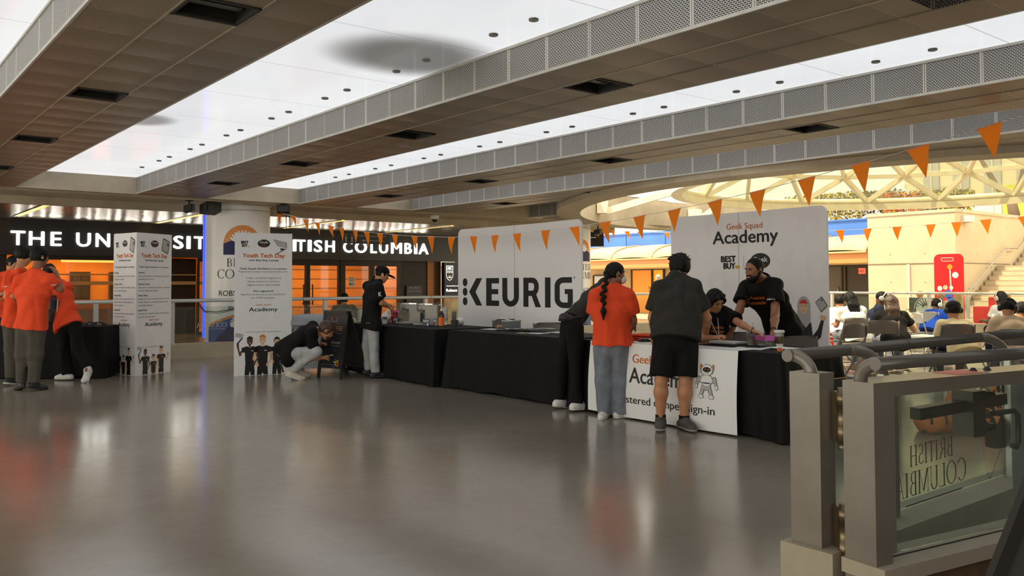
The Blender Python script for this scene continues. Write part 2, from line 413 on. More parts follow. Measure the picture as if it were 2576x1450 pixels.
B1 = [[[6.966, 16.211, 2.8], [6.986, 16.027, 2.765], [6.978, 16.1, 2.556]], [[7.026, 15.667, 2.688], [7.045, 15.492, 2.662], [7.045, 15.49, 2.47]], [[7.075, 15.219, 2.593], [7.096, 15.022, 2.567], [7.097, 15.02, 2.333]], [[7.121, 14.801, 2.51], [7.138, 14.638, 2.486], [7.139, 14.636, 2.257]], [[7.169, 14.359, 2.435], [7.19, 14.164, 2.396], [7.191, 14.162, 2.193]], [[7.209, 13.998, 2.366], [7.225, 13.846, 2.359], [7.221, 13.882, 2.117]], [[7.255, 13.574, 2.31], [7.272, 13.417, 2.289], [7.266, 13.476, 2.074]], [[7.291, 13.25, 2.267], [7.31, 13.074, 2.246], [7.305, 13.119, 1.992]], [[7.334, 12.855, 2.222], [7.353, 12.686, 2.208], [7.345, 12.752, 1.96]], [[7.381, 12.432, 2.183], [7.398, 12.269, 2.163], [7.395, 12.301, 1.906]], [[7.438, 11.911, 2.135], [7.456, 11.746, 2.121], [7.451, 11.787, 1.897]], [[7.482, 11.505, 2.111], [7.501, 11.337, 2.098], [7.495, 11.386, 1.822]], [[7.537, 11.002, 2.078], [7.556, 10.834, 2.071], [7.548, 10.908, 1.797]], [[7.593, 10.498, 2.069], [7.61, 10.339, 2.063], [7.605, 10.383, 1.795]], [[7.644, 10.028, 2.061], [7.662, 9.869, 2.06], [7.653, 9.945, 1.801]], [[7.693, 9.583, 2.065], [7.711, 9.415, 2.07], [7.71, 9.425, 1.797]], [[7.754, 9.03, 2.086], [7.773, 8.858, 2.089], [7.767, 8.912, 1.805]], [[7.811, 8.511, 2.105], [7.83, 8.336, 2.112], [7.83, 8.338, 1.846]], [[7.868, 7.99, 2.142], [7.888, 7.806, 2.152], [7.886, 7.828, 1.865]], [[7.928, 7.445, 2.178], [7.948, 7.262, 2.202], [7.943, 7.301, 1.901]], [[7.985, 6.925, 2.226], [8.005, 6.737, 2.253], [7.995, 6.831, 1.965]], [[8.046, 6.369, 2.289], [8.067, 6.179, 2.322], [8.06, 6.236, 2.012]], [[8.105, 5.829, 2.364], [8.127, 5.629, 2.393], [8.12, 5.696, 2.082]], [[8.168, 5.251, 2.453], [8.19, 5.054, 2.486], [8.182, 5.125, 2.169]], [[8.232, 4.669, 2.558], [8.254, 4.473, 2.587], [8.247, 4.531, 2.263]], [[8.293, 4.114, 2.652], [8.316, 3.906, 2.694], [8.312, 3.938, 2.364]], [[8.363, 3.479, 2.778], [8.386, 3.269, 2.823], [8.379, 3.335, 2.486]], [[8.427, 2.893, 2.899], [8.45, 2.683, 2.954], [8.443, 2.749, 2.633]]]
B2 = [[[15.606, 16.584, 2.793], [15.605, 16.43, 2.785], [15.604, 16.385, 2.635]], [[15.601, 16.08, 2.756], [15.599, 15.872, 2.735], [15.599, 15.859, 2.539]], [[15.595, 15.421, 2.702], [15.593, 15.293, 2.685], [15.593, 15.295, 2.483]], [[15.59, 14.956, 2.648], [15.588, 14.778, 2.649], [15.588, 14.766, 2.45]], [[15.586, 14.521, 2.626], [15.584, 14.387, 2.61], [15.584, 14.323, 2.412]], [[15.577, 13.627, 2.553], [15.575, 13.453, 2.554], [15.575, 13.467, 2.376]], [[15.566, 12.559, 2.474], [15.564, 12.387, 2.466], [15.565, 12.447, 2.26]], [[15.556, 11.564, 2.426], [15.554, 11.385, 2.418], [15.555, 11.462, 2.195]], [[15.547, 10.646, 2.391], [15.545, 10.471, 2.382], [15.546, 10.552, 2.16]], [[15.539, 9.842, 2.377], [15.537, 9.661, 2.376], [15.538, 9.737, 2.137]], [[15.532, 9.16, 2.382], [15.53, 8.973, 2.381], [15.53, 9.02, 2.125]], [[15.526, 8.584, 2.376], [15.524, 8.406, 2.382], [15.525, 8.491, 2.135]], [[15.52, 7.999, 2.383], [15.518, 7.816, 2.387], [15.519, 7.897, 2.133]], [[15.514, 7.373, 2.392], [15.512, 7.194, 2.396], [15.513, 7.292, 2.151]], [[15.509, 6.922, 2.409], [15.507, 6.737, 2.412], [15.508, 6.824, 2.151]], [[15.504, 6.438, 2.422], [15.503, 6.25, 2.431], [15.503, 6.313, 2.176]], [[15.498, 5.836, 2.439], [15.497, 5.653, 2.447], [15.497, 5.719, 2.187]]]
PEO = {"m1": {"head": [2.138, 12.4, 1.708], "neck": [2.081, 12.339, 1.522], "shL": [1.922, 12.458, 1.411], "shR": [2.207, 12.178, 1.419], "elL": [1.921, 12.725, 1.195], "wrL": [2.048, 12.883, 1.118], "elR": [2.335, 12.171, 1.297], "wrR": [2.315, 12.344, 1.513], "haR": [2.248, 12.418, 1.627], "haL": [2.109, 12.886, 1.101], "pelvis": [2.041, 12.363, 0.833], "hipL": [1.978, 12.415, 0.792], "hipR": [2.101, 12.317, 0.792], "knL": [1.965, 12.441, 0.463], "knR": [2.096, 12.336, 0.463], "anL": [1.973, 12.514, 0.118], "anR": [2.078, 12.365, 0.123], "toeL": [1.928, 12.718, 0.073], "toeR": [2.214, 12.412, 0.078]}, "m2": {"head": [2.073, 13.157, 1.732], "neck": [2.005, 13.065, 1.552], "shL": [1.911, 13.144, 1.473], "shR": [2.152, 13.271, 1.475], "elL": [1.891, 13.237, 1.19], "wrL": [1.981, 12.971, 1.213], "elR": [2.24, 13.404, 1.228], "wrR": [2.204, 13.627, 1.199], "haL": [2.047, 12.891, 1.26], "haR": [2.15, 13.603, 1.255], "pelvis": [2.007, 13.197, 0.868], "hipL": [1.936, 13.153, 0.834], "hipR": [2.073, 13.196, 0.828], "knL": [1.941, 13.189, 0.487], "knR": [2.08, 13.233, 0.477], "anL": [1.937, 13.184, 0.115], "anR": [2.097, 13.312, 0.115], "toeL": [2.038, 13.259, 0.065], "toeR": [2.205, 13.355, 0.071]}, "m3": {"head": [2.276, 15.342, 1.686], "neck": [2.221, 15.393, 1.525], "shL": [2.057, 15.528, 1.451], "shR": [2.278, 15.479, 1.438], "elL": [2.013, 15.575, 1.183], "wrL": [2.11, 15.111, 1.217], "elR": [2.305, 15.341, 1.182], "wrR": [2.169, 15.067, 1.143], "haL": [2.157, 14.996, 1.229], "haR": [2.102, 15.044, 1.145], "pelvis": [2.165, 15.466, 0.902], "hipL": [2.107, 15.514, 0.871], "hipR": [2.224, 15.42, 0.871], "knL": [2.114, 15.524, 0.529], "knR": [2.23, 15.43, 0.528], "anL": [2.12, 15.534, 0.186], "anR": [2.237, 15.44, 0.186], "toeL": [2.109, 15.288, 0.16], "toeR": [2.233, 15.188, 0.16]}, "m4": {"head": [2.514, 13.876, 1.533], "neck": [2.573, 13.744, 1.417], "shL": [2.506, 13.701, 1.291], "shR": [2.692, 13.55, 1.325], "elL": [2.529, 13.589, 1.082], "wrL": [2.662, 13.848, 0.96], "elR": [2.655, 13.874, 1.076], "wrR": [2.64, 14.121, 0.954], "haL": [2.721, 13.932, 0.869], "haR": [2.617, 14.22, 0.893], "pelvis": [2.671, 13.359, 0.832], "hipL": [2.606, 13.387, 0.788], "hipR": [2.728, 13.289, 0.799], "knL": [2.632, 13.445, 0.459], "knR": [2.773, 13.241, 0.486], "anL": [2.685, 13.431, 0.098], "anR": [2.864, 13.052, 0.199], "toeL": [2.55, 13.568, 0.04], "toeR": [2.826, 12.986, 0.069]}, "crouch": {"head": [5.535, 11.109, 0.695], "neck": [5.443, 11.246, 0.693], "shL": [5.496, 11.484, 0.739], "shR": [5.311, 11.148, 0.668], "elL": [5.564, 11.571, 0.444], "wrL": [5.6, 11.451, 0.472], "elR": [5.384, 11.157, 0.319], "wrR": [5.499, 11.155, 0.307], "haL": [5.617, 11.372, 0.498], "haR": [5.614, 11.177, 0.327], "pelvis": [5.095, 11.537, 0.434], "hipL": [5.178, 11.64, 0.367], "hipR": [5.073, 11.404, 0.365], "knL": [5.511, 11.461, 0.418], "knR": [5.377, 11.107, 0.4], "anL": [5.337, 11.638, 0.147], "anR": [5.13, 11.369, 0.136], "toeL": [5.518, 11.536, 0.045], "toeR": [5.262, 11.292, 0.038]}, "cap": {"head": [6.272, 10.842, 1.483], "neck": [6.205, 10.861, 1.391], "shL": [6.172, 11.07, 1.322], "shR": [6.139, 10.7, 1.3], "elL": [6.414, 11.155, 1.103], "wrL": [6.468, 11.05, 1.056], "elR": [6.199, 10.726, 1.083], "wrR": [6.363, 10.815, 1.022], "haL": [6.509, 11.018, 1.039], "haR": [6.45, 10.838, 0.973], "pelvis": [6.149, 10.933, 0.794], "hipL": [6.185, 11.02, 0.767], "hipR": [6.123, 10.84, 0.764], "knL": [6.151, 11.062, 0.443], "knR": [6.152, 10.856, 0.449], "anL": [6.17, 11.048, 0.121], "anR": [6.157, 10.829, 0.098], "toeL": [6.286, 11.009, 0.07], "toeR": [6.291, 10.801, 0.046]}, "lean": {"head": [6.915, 6.819, 1.356], "neck": [6.747, 6.801, 1.338], "shL": [6.777, 6.908, 1.285], "shR": [6.51, 6.637, 1.214], "elL": [6.955, 6.931, 1.003], "wrL": [7.087, 6.936, 0.84], "elR": [6.721, 6.71, 0.97], "wrR": [6.943, 6.795, 0.837], "haL": [7.166, 6.938, 0.805], "haR": [7.028, 6.792, 0.807], "pelvis": [6.203, 6.742, 0.933], "hipL": [6.286, 6.858, 0.884], "hipR": [6.169, 6.644, 0.879], "knL": [6.253, 6.927, 0.482], "knR": [6.228, 6.692, 0.47], "anL": [6.193, 6.915, 0.106], "anR": [6.187, 6.639, 0.102], "toeL": [6.369, 6.905, 0.049], "toeR": [6.385, 6.61, 0.045]}, "wom": {"head": [6.229, 6.096, 1.444], "neck": [6.154, 6.097, 1.315], "shL": [6.053, 6.182, 1.228], "shR": [6.288, 5.995, 1.211], "elL": [6.106, 6.278, 1.0], "wrL": [6.354, 6.392, 0.899], "elR": [6.35, 5.98, 0.99], "wrR": [6.55, 6.158, 0.888], "haL": [6.477, 6.397, 0.877], "haR": [6.579, 6.265, 0.854], "pelvis": [6.181, 6.102, 0.732], "hipL": [6.114, 6.158, 0.692], "hipR": [6.251, 6.048, 0.691], "knL": [6.123, 6.165, 0.364], "knR": [6.248, 6.065, 0.364], "anL": [6.132, 6.171, 0.06], "anR": [6.225, 6.046, 0.05], "toeL": [6.026, 6.104, 0.039], "toeR": [6.379, 6.04, -0.004]}, "shorts": {"head": [6.43, 5.433, 1.491], "neck": [6.33, 5.389, 1.406], "shL": [6.159, 5.453, 1.301], "shR": [6.408, 5.253, 1.307], "elL": [6.174, 5.556, 1.019], "wrL": [6.384, 5.705, 0.821], "elR": [6.53, 5.194, 1.02], "wrR": [6.688, 5.332, 0.842], "haL": [6.446, 5.735, 0.762], "haR": [6.685, 5.389, 0.769], "pelvis": [6.128, 5.243, 0.817], "hipL": [6.051, 5.307, 0.766], "hipR": [6.206, 5.183, 0.765], "knL": [5.997, 5.301, 0.448], "knR": [6.167, 5.164, 0.448], "anL": [6.038, 5.347, 0.105], "anR": [6.184, 5.192, 0.102], "toeL": [5.93, 5.256, 0.062], "toeR": [6.141, 5.087, 0.047]}, "seated": {"head": [7.022, 5.473, 1.167], "neck": [7.067, 5.57, 1.063], "shL": [7.16, 5.433, 1.028], "shR": [6.985, 5.637, 1.027], "elL": [7.071, 5.213, 0.946], "wrL": [6.88, 4.932, 0.897], "elR": [6.704, 5.423, 0.814], "wrR": [6.614, 5.174, 0.829], "haL": [6.899, 4.866, 0.877], "haR": [6.654, 5.116, 0.845], "pelvis": [7.155, 5.712, 0.595], "hipL": [7.186, 5.65, 0.577], "hipR": [7.077, 5.737, 0.577], "knL": [6.868, 5.303, 0.559], "knR": [6.694, 5.442, 0.56], "anL": [6.873, 5.311, 0.286], "anR": [6.699, 5.45, 0.286], "toeL": [6.76, 5.211, 0.247], "toeR": [6.572, 5.362, 0.248]}, "beard": {"head": [7.448, 5.31, 1.482], "neck": [7.672, 5.353, 1.375], "shR": [7.609, 5.523, 1.3], "shL": [7.62, 5.179, 1.317], "elR": [7.421, 5.479, 1.062], "wrR": [7.234, 5.431, 0.88], "elL": [7.452, 5.07, 1.03], "wrL": [7.167, 4.896, 0.865], "haR": [7.131, 5.414, 0.812], "haL": [7.087, 4.86, 0.801], "pelvis": [8.015, 5.332, 0.856], "hipL": [7.951, 5.218, 0.821], "hipR": [8.044, 5.426, 0.809], "knL": [7.925, 5.231, 0.438], "knR": [8.017, 5.439, 0.437], "anL": [7.975, 5.27, 0.096], "anR": [8.05, 5.466, 0.112], "toeL": [7.768, 5.181, 0.074], "toeR": [7.844, 5.376, 0.088]}}
SEATW = {"k1": [12.709, 7.267, 1.081], "k0": [13.876, 8.13, 1.012], "k2": [14.067, 7.462, 1.073], "k3": [12.242, 6.361, 1.04], "k4": [16.22, 7.539, 0.924], "k5": [11.732, 5.234, 0.972], "k6": [16.08, 6.362, 1.059], "k7": [11.655, 4.525, 1.019], "k8": [13.653, 5.107, 0.932]}
FARP = {"f1": [23.139, 20.559, 1.533], "f2": [24.299, 11.718, 0.682], "f3": [24.378, 11.261, 0.889], "b1": [8.384, 15.864, 1.009], "b2": [8.474, 15.54, 0.907]}
# ------------------------------------------------------------------ serif lettering (strokes built letter by letter)
def _rect(x0, x1, y0, y1): return [(x0, y0), (x1, y0), (x1, y1), (x0, y1)]
def _stem(x, w=.12, y0=0, y1=1, s=.07, top=True, bot=True):
    o = [_rect(x, x+w, y0, y1)]
    if bot: o.append(_rect(x-s, x+w+s, y0, y0+.035))
    if top: o.append(_rect(x-s, x+w+s, y1-.035, y1))
    return o
def _arc(cx, cy, rx, ry, tx, ty, a0, a1, n=14):
    o = []
    for i in range(n):
        t0 = math.radians(a0+(a1-a0)*i/n); t1 = math.radians(a0+(a1-a0)*(i+1)/n)
        o.append([(cx+rx*math.cos(t0), cy+ry*math.sin(t0)), (cx+rx*math.cos(t1), cy+ry*math.sin(t1)),
                  (cx+(rx-tx)*math.cos(t1), cy+(ry-ty)*math.sin(t1)), (cx+(rx-tx)*math.cos(t0), cy+(ry-ty)*math.sin(t0))])
    return o
def serif(ch):
    if ch == 'B': return _stem(.08)+[_rect(.2, .34, .965, 1), _rect(.2, .34, .5, .535), _rect(.2, .34, 0, .035)]+_arc(.34, .75, .2, .25, .09, .035, -90, 90)+_arc(.34, .265, .27, .265, .1, .035, -90, 90), .68
    if ch == 'R': return _stem(.08)+[_rect(.2, .34, .965, 1), _rect(.2, .34, .46, .495), [(.32, .48), (.43, .48), (.74, 0), (.6, 0)], _rect(.58, .8, 0, .03)]+_arc(.34, .73, .23, .27, .1, .035, -90, 90), .80
    if ch == 'I': return _stem(.08), .28
    if ch == 'T': return _stem(.27, top=False)+[_rect(0, .66, .955, 1), [(0, 1), (0, .82), (.04, .96)], [(.66, 1), (.62, .96), (.66, .82)]], .68
    if ch == 'S': return _arc(.28, .74, .22, .26, .09, .045, 30, 270)+_arc(.28, .265, .25, .265, .1, .045, 90, -150)+[_rect(.44, .47, .78, .98), _rect(.03, .06, .03, .25)], .56
    if ch == 'H': return _stem(.08)+_stem(.58)+[_rect(.2, .58, .48, .52)], .80
    if ch == 'C': return _arc(.48, .5, .47, .52, .12, .04, 40, 320, 22)+[_rect(.82, .85, .72, .98)], .90
    if ch == 'O': return _arc(.5, .5, .49, .52, .12, .04, 0, 360, 28), 1.0
    if ch == 'L': return _stem(.08)+[_rect(.2, .6, 0, .035), [(.6, 0), (.62, .22), (.56, .035)]], .64
    if ch == 'U': return _stem(.08, y0=.3, bot=False)+_stem(.62, w=.05, y0=.3, bot=False)+_arc(.375, .3, .295, .32, .1, .05, 180, 360), .78
    if ch == 'M': return _stem(.08, w=.05)+_stem(.80)+[[(.08, 1), (.2, 1), (.54, .12), (.46, 0)], [(.46, 0), (.54, .12), (.84, 1), (.80, 1)]], 1.0
    if ch == 'A': return [[(.08, 0), (.13, 0), (.44, 1), (.38, 1)], [(.38, 1), (.46, 1), (.78, 0), (.64, 0)], _rect(.2, .62, .32, .355), _rect(0, .22, 0, .03), _rect(.54, .84, 0, .03)], .82
    return [], .35
def put_serif(mb, st, x, y, h, mapf, d=0.002, align='C', gap=.08, mirror=False, mi=None):
    ws = [serif(c)[1] for c in st]; tot = sum(ws)*h + gap*h*(len(st)-1)
    cx = x - (tot/2 if align == 'C' else 0); x0 = cx
    for c, w in zip(st, ws):
        for poly in serif(c)[0]:
            pts = [(cx+p[0]*h, y+p[1]*h) for p in poly]
            if mirror: pts = [(2*x0+tot-p[0], p[1]) for p in pts]
            mb.add([mapf(p[0], p[1], d) for p in pts], [tuple(range(len(pts)))], mi=mi)
        cx += (w+gap)*h
    return tot

# ------------------------------------------------------------------ shared materials
M_floor = floor_mat()
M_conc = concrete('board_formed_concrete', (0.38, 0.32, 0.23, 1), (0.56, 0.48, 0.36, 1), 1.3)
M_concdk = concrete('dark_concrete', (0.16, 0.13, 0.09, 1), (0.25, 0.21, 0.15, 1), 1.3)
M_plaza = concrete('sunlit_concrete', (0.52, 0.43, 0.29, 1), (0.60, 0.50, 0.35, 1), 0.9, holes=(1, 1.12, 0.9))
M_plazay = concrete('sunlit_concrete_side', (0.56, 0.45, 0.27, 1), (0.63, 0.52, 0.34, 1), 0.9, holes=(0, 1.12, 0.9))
M_step = concrete('stair_concrete', (0.48, 0.40, 0.28, 1), (0.58, 0.49, 0.34, 1), 1.2)
M_curb = concrete('kerb_concrete', (0.36, 0.31, 0.23, 1), (0.46, 0.40, 0.31, 1), 2.0)
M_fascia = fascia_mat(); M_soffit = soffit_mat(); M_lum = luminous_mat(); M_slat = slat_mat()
M_frame = mat('fascia_frame_metal', (0.50, 0.48, 0.44), 0.45, 0.3, vary=.1)
M_black = mat('black_plastic', (0.012, 0.012, 0.013), 0.45)
M_dark = mat('dark_housing', (0.02, 0.018, 0.016), 0.6)
M_railw = mat('pale_rail_paint', (0.60, 0.61, 0.60), 0.3, 0.25)
M_railg = mat('grey_rail_paint', (0.21, 0.185, 0.155), 0.24, 0.15, bump=.05, bscale=25, vary=.12)
M_glass = glass('clear_glass', a=0.05)
M_white = mat('white_print', (0.80, 0.80, 0.79), 0.55)
M_lamp = mat('warm_strip_light', (0.9, 0.6, 0.2), 0.5, emit=(1.0, 0.50, 0.09), estr=2.6)
M_pipe = mat('dark_grey_pipe', (0.125, 0.115, 0.10), 0.2, 0.2, bump=.04, bscale=25, vary=.1)
M_steel = mat('brushed_steel', (0.45, 0.44, 0.42), 0.3, 0.9)
def P(name, c, r=0.55, **k): return mat(name, srgb(*c), r, **k)
I_black = P('black_ink', (18, 18, 20)); I_orange = P('orange_ink', (238, 128, 38)); I_yellow = P('yellow_ink', (205, 175, 30))
I_grey = P('grey_ink', (90, 90, 92)); I_navy = P('navy_ink', (30, 34, 88)); I_skin1 = P('dark_skin_ink', (92, 58, 42)); I_skin2 = P('pale_skin_ink', (226, 182, 140))
I_hairr = P('ginger_ink', (214, 120, 56)); I_lgrey = P('light_grey_ink', (176, 174, 172)); I_white = P('white_ink', (232, 232, 230)); I_faint = P('faint_grey_ink', (196, 196, 197))
I_blue = P('blue_ink', (52, 84, 160)); I_red = P('red_ink', (206, 40, 28)); I_sun = P('sunrise_ink', (228, 138, 40))

# ------------------------------------------------------------------ floor and outer shell
b = MB(); b.box(-5.2, 24.2, -6.2, 30, -0.25, 0); struct('floor', b, M_floor)
b = MB(); b.box(24.2, 75, -30, 60, -0.25, -0.003); struct('floor_plaza', b, M_step)
b = MB(); b.box(0.0, 23.9, -2.6, -2.4, 0, 3.5); struct('wall_light_blocker', b, M_concdk)  # unseen wall, added to keep sky light off the gate's near faces
RC = (18.4, 7.8); RI, RO = 8.05, 8.55
def clipx(x0, x1, y, R):
    """parts of the span x0..x1 at y that lie outside the round opening"""
    dy = abs(y-RC[1])
    if dy >= R: return [(x0, x1)]
    h = math.sqrt(R*R-dy*dy); a, c = RC[0]-h, RC[0]+h
    o = []
    if x0 < a: o.append((x0, min(x1, a)))
    if x1 > c: o.append((max(x0, c), x1))
    return [q for q in o if q[1]-q[0] > 0.01]
b = MB(); y = -6.2
while y < 24.4:
    xe = 18.8 if y < 16.8 else 17.6
    for a, c in clipx(-5.2, xe, y+.15, 8.4): b.box(a, c, y, y+.3, 3.5, 3.7)
    y += .3
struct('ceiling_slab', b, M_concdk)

# luminous strips between the duct beams, with their small spotlights
BX = [(-1.95, -0.72), (1.12, 2.34), (4.20, 5.43), (7.25, 8.48), (9.83, 11.05), (13.2, 14.4)]
Yb = 15.78
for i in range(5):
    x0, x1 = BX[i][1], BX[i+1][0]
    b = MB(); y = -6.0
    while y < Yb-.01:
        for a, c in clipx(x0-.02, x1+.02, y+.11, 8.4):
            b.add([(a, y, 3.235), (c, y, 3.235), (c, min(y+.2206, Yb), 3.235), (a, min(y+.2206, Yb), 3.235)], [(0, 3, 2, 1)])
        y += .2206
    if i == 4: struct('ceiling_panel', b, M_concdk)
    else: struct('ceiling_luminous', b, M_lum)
# the fixture's small can lights
def canlight():
    t = thing('spotlight', 'small round metal spotlight in the wide luminous ceiling strip left of the middle duct beam', 'spotlight', (0, 0, 0), 'small spotlights in the wide luminous strip')
    b = MB(); b.lathe((0, 0, 0), [(0.036, 0.01), (0.036, -0.010), (0.030, -0.013)], 16); obj('housing', b, M_steel, t)
    b = MB(); b.lathe((0, 0, -0.015), [(0.026, 0.003), (0.001, 0.003)], 12, caps=False); obj('lens', b, M_dark, t)
    return t
cl0 = canlight(); first = True
for xi, ys in ((3.89, [4.6, 5.07, 6.0, 6.48, 7.4, 7.87, 9.2, 8.74, 10.13, 10.6, 11.5, 11.98, 12.9, 13.4, 14.3]), (6.93, [2.3, 3.21, 3.69, 4.63, 5.12, 6.05, 6.5, 7.49, 7.96, 8.9, 9.35, 10.3, 10.75, 11.7, 12.2, 13.1, 13.6, 14.5])):
    for y in ys:
        if first: cl0.location = (xi, y, 3.232); first = False
        else: dup(cl0, (xi, y, 3.232), label=None if xi < 5 else 'small round metal spotlight in the narrower luminous ceiling strip right of the middle duct beam', group=None if xi < 5 else 'small spotlights in the narrower luminous strip')

# duct beams: perforated sides and tiled undersides
SLOT = [4.9, 7.69, 10.45, 13.25, 2.15]
def beam(i, vis_slots):
    x0, x1 = BX[i]
    t = thing('duct_beam', LBL[i], 'ceiling duct', ((x0+x1)/2, 5, 2.94), None)
    b = MB()
    yy = -6.0; ye = Yb
    if i == 5: yy = 14.55
    b.add([(x0, yy, 2.945), (x0, ye, 2.945), (x0, ye, 3.235), (x0, yy, 3.235)], [(0, 1, 2, 3)])
    b2 = MB()
    b2.add([(x1, yy, 2.945), (x1, ye, 2.945), (x1, ye, 3.235), (x1, yy, 3.235)], [(3, 2, 1, 0)])
    if i in (4, 5): b2 = None
    for q, bb in (('side_panel', b), ('side_panel', b2)):
        if bb: obj(q, bb, M_fascia_at(t), t)
    b = MB()   # bottom and top edge angles of the side panels, and panel joints standing proud
    b.box(x0-.012, x0+.004, yy, ye, 2.938, 2.962); b.box(x0-.010, x0+.004, yy, ye, 3.214, 3.235)
    for k in range(0, 18):
        y_ = 0.2+1.385*k-5.54
        if yy < y_ < ye: b.box(x0-.008, x0+.004, y_-.004, y_+.004, 2.95, 3.23)
    if b2: b.box(x1-.004, x1+.012, yy, ye, 2.938, 2.962)
    obj('edge_trim', b, M_frame, t)
    b = MB(); w3 = (x1-x0)/3
    n = int((ye-yy)/0.11543)
    ys = yy
    while ys < ye-.01:
        y2 = min(ys+0.11543, ye); ym = (ys+y2)/2
        for c in range(3):
            a0 = x0+c*w3+.004; a1 = x0+(c+1)*w3-.004
            if c == 1 and any(abs(ym-s) < 0.2 for s in vis_slots): continue
            for a, d in clipx(a0, a1, ym, 8.35) if i >= 4 else [(a0, a1)]:
                b.add([(a, ys, 2.94), (d, ys, 2.94), (d, y2, 2.94), (a, y2, 2.94)], [(0, 3, 2, 1)])
        ys = y2
    obj('underside', b, M_soffit_at(t), t)
    b = MB()
    for c in (1, 2):
        for q in range(int((ye-yy)/.4)+1):
            a = yy+q*.4; e = min(a+.4, ye)
            if i >= 4 and (x0+c*w3-RC[0])**2+((a+e)/2-RC[1])**2 < 8.35**2: continue
            b.box(x0+c*w3-.008, x0+c*w3+.008, a, e, 2.934, 2.944)
    obj('tile_rail', b, M_soffit_at(t), t)
    return t
LBL = ['long perforated metal duct beam beyond the left edge of the view', 'dark perforated duct beam running up the left side of the ceiling',
       'perforated duct beam crossing the middle of the ceiling between the two white luminous strips', 'perforated duct beam just right of the narrower white luminous strip',
       'perforated duct beam nearest the round glazed opening, its edge cut by the curved concrete', 'short perforated duct stub ending at the round concrete ring']
def M_fascia_at(t):   # texture coordinates follow the world: shift objects' local space by the beam's base
    return shifted(M_fascia, t.location)
def M_soffit_at(t): return shifted(M_soffit, t.location)
_sh = {}
def shifted(m_, loc):
    k = (m_.name, round(loc[0], 3), round(loc[1], 3), round(loc[2], 3))
    if k in _sh: return _sh[k]
    c = m_.copy(); nt = c.node_tree
    tc = [n for n in nt.nodes if n.type == 'TEX_COORD'][0]
    ad = nd(nt, 'ShaderNodeVectorMath', operation='ADD'); ad.inputs[1].default_value = tuple(loc)
    links = [(l.to_socket) for l in nt.links if l.from_node == tc]
    for s_ in links: nt.links.new(ad.outputs[0], s_)
    nt.links.new(tc.outputs['Object'], ad.inputs[0])
    _sh[k] = c; return c
def fixture():
    t = thing('ceiling_vent', 'dark rectangular slot fitting with metal louvres in a duct beam', 'ceiling vent', (0, 0, 0))
    b = MB(); hx, hy, h = .2, .2, .16
    b.box(-hx, hx, -hy, hy, h, h+.01); b.box(-hx, -hx+.008, -hy, hy, 0, h); b.box(hx-.008, hx, -hy, hy, 0, h); b.box(-hx, hx, -hy, -hy+.008, 0, h); b.box(-hx, hx, hy-.008, hy, 0, h)
    obj('housing', b, M_dark, t)
    b = MB(); b.box(-hx, hx, -hy-.0, -hy+.025, -.008, .01); b.box(-hx, hx, hy-.025, hy, -.008, .01); b.box(-hx-.0, -hx+.02, -hy, hy, -.008, .01); b.box(hx-.02, hx, -hy, hy, -.008, .01)
    obj('frame', b, M_dark, t)
    for k in (-.07, .06):
        b = MB(); b.bar((-.17, k, .055), (.17, k, .055), .07, .012); obj('louvre', b, M_steel, t)
    return t
MAXSL = {1: [4.9, 7.69, 10.45, 13.25], 2: [4.9, 7.75, 10.5, 13.25, 2.1], 3: [4.9, 7.78, 10.6, 13.4, 2.1], 4: [10.6, 13.27], 5: [], 0: []}
for i in range(6): beam(i, MAXSL[i])
fx = fixture(); first = True
ORD = ['nearest', 'second', 'third', 'fourth', 'fifth']
BN = {1: 'the left dark duct beam', 2: 'the middle duct beam', 3: 'the duct beam right of the narrow luminous strip', 4: 'the duct beam beside the round opening'}
for i, ys in MAXSL.items():
    xc = (BX[i][0]+BX[i][1])/2
    yy = sorted([y for y in ys if y > 2.5])
    for k, y in enumerate(yy):
        lb = 'dark slot vent in %s, %s along it' % (BN[i], ORD[k])
        if first: fx.location = (xc, y, 2.94); fx['label'] = lb; first = False
        else: dup(fx, (xc, y, 2.94), label=lb)
        bpy.data.objects[-1] if False else None
for o in bpy.data.objects:
    if o.parent is None and o.get('category') == 'ceiling vent': o['group'] = 'louvred slot vents in the duct beams'

# concrete beam at the far end, metal strip ceiling behind it
b = MB(); b.box(-5.2, 18.8, Yb, 17.25, 2.94, 3.5); b.box(-5.2, 18.8, 16.0, 16.04, 2.915, 2.94); b.box(-5.2, 17.6, 17.25, 17.4, 2.80, 3.5)
struct('ceiling_beam', b, M_conc)
b = MB(); b.add([(-5.2, 17.4, 2.93), (17.6, 17.4, 2.93), (17.6, 23.3, 2.93), (-5.2, 23.3, 2.93)], [(0, 3, 2, 1)])
struct('ceiling_strips', b, M_slat)
for k, (x, lb) in enumerate(((3.33, 'yellow recessed strip light in the metal ceiling above the first letters'), (6.5, 'yellow recessed strip light in the metal ceiling left of the white column'),
              (9.9, 'yellow recessed strip light in the metal ceiling right of the white column'), (13.15, 'yellow recessed strip light furthest right in the metal ceiling'))):
    t = thing('strip_light', lb, 'ceiling light', (x, 20, 2.93), 'yellow strip lights')
    y0, y1 = (17.7, 22.2) if k in (0,) else (19.0, 22.6)
    b = MB(); b.box(x-.055, x+.055, y0, y1, 2.918, 2.922); obj('diffuser', b, M_lamp, t)
    b = MB(); b.box(x-.075, x-.055, y0-.02, y1+.02, 2.91, 2.929); b.box(x+.055, x+.075, y0-.02, y1+.02, 2.91, 2.929); obj('frame', b, M_steel, t)

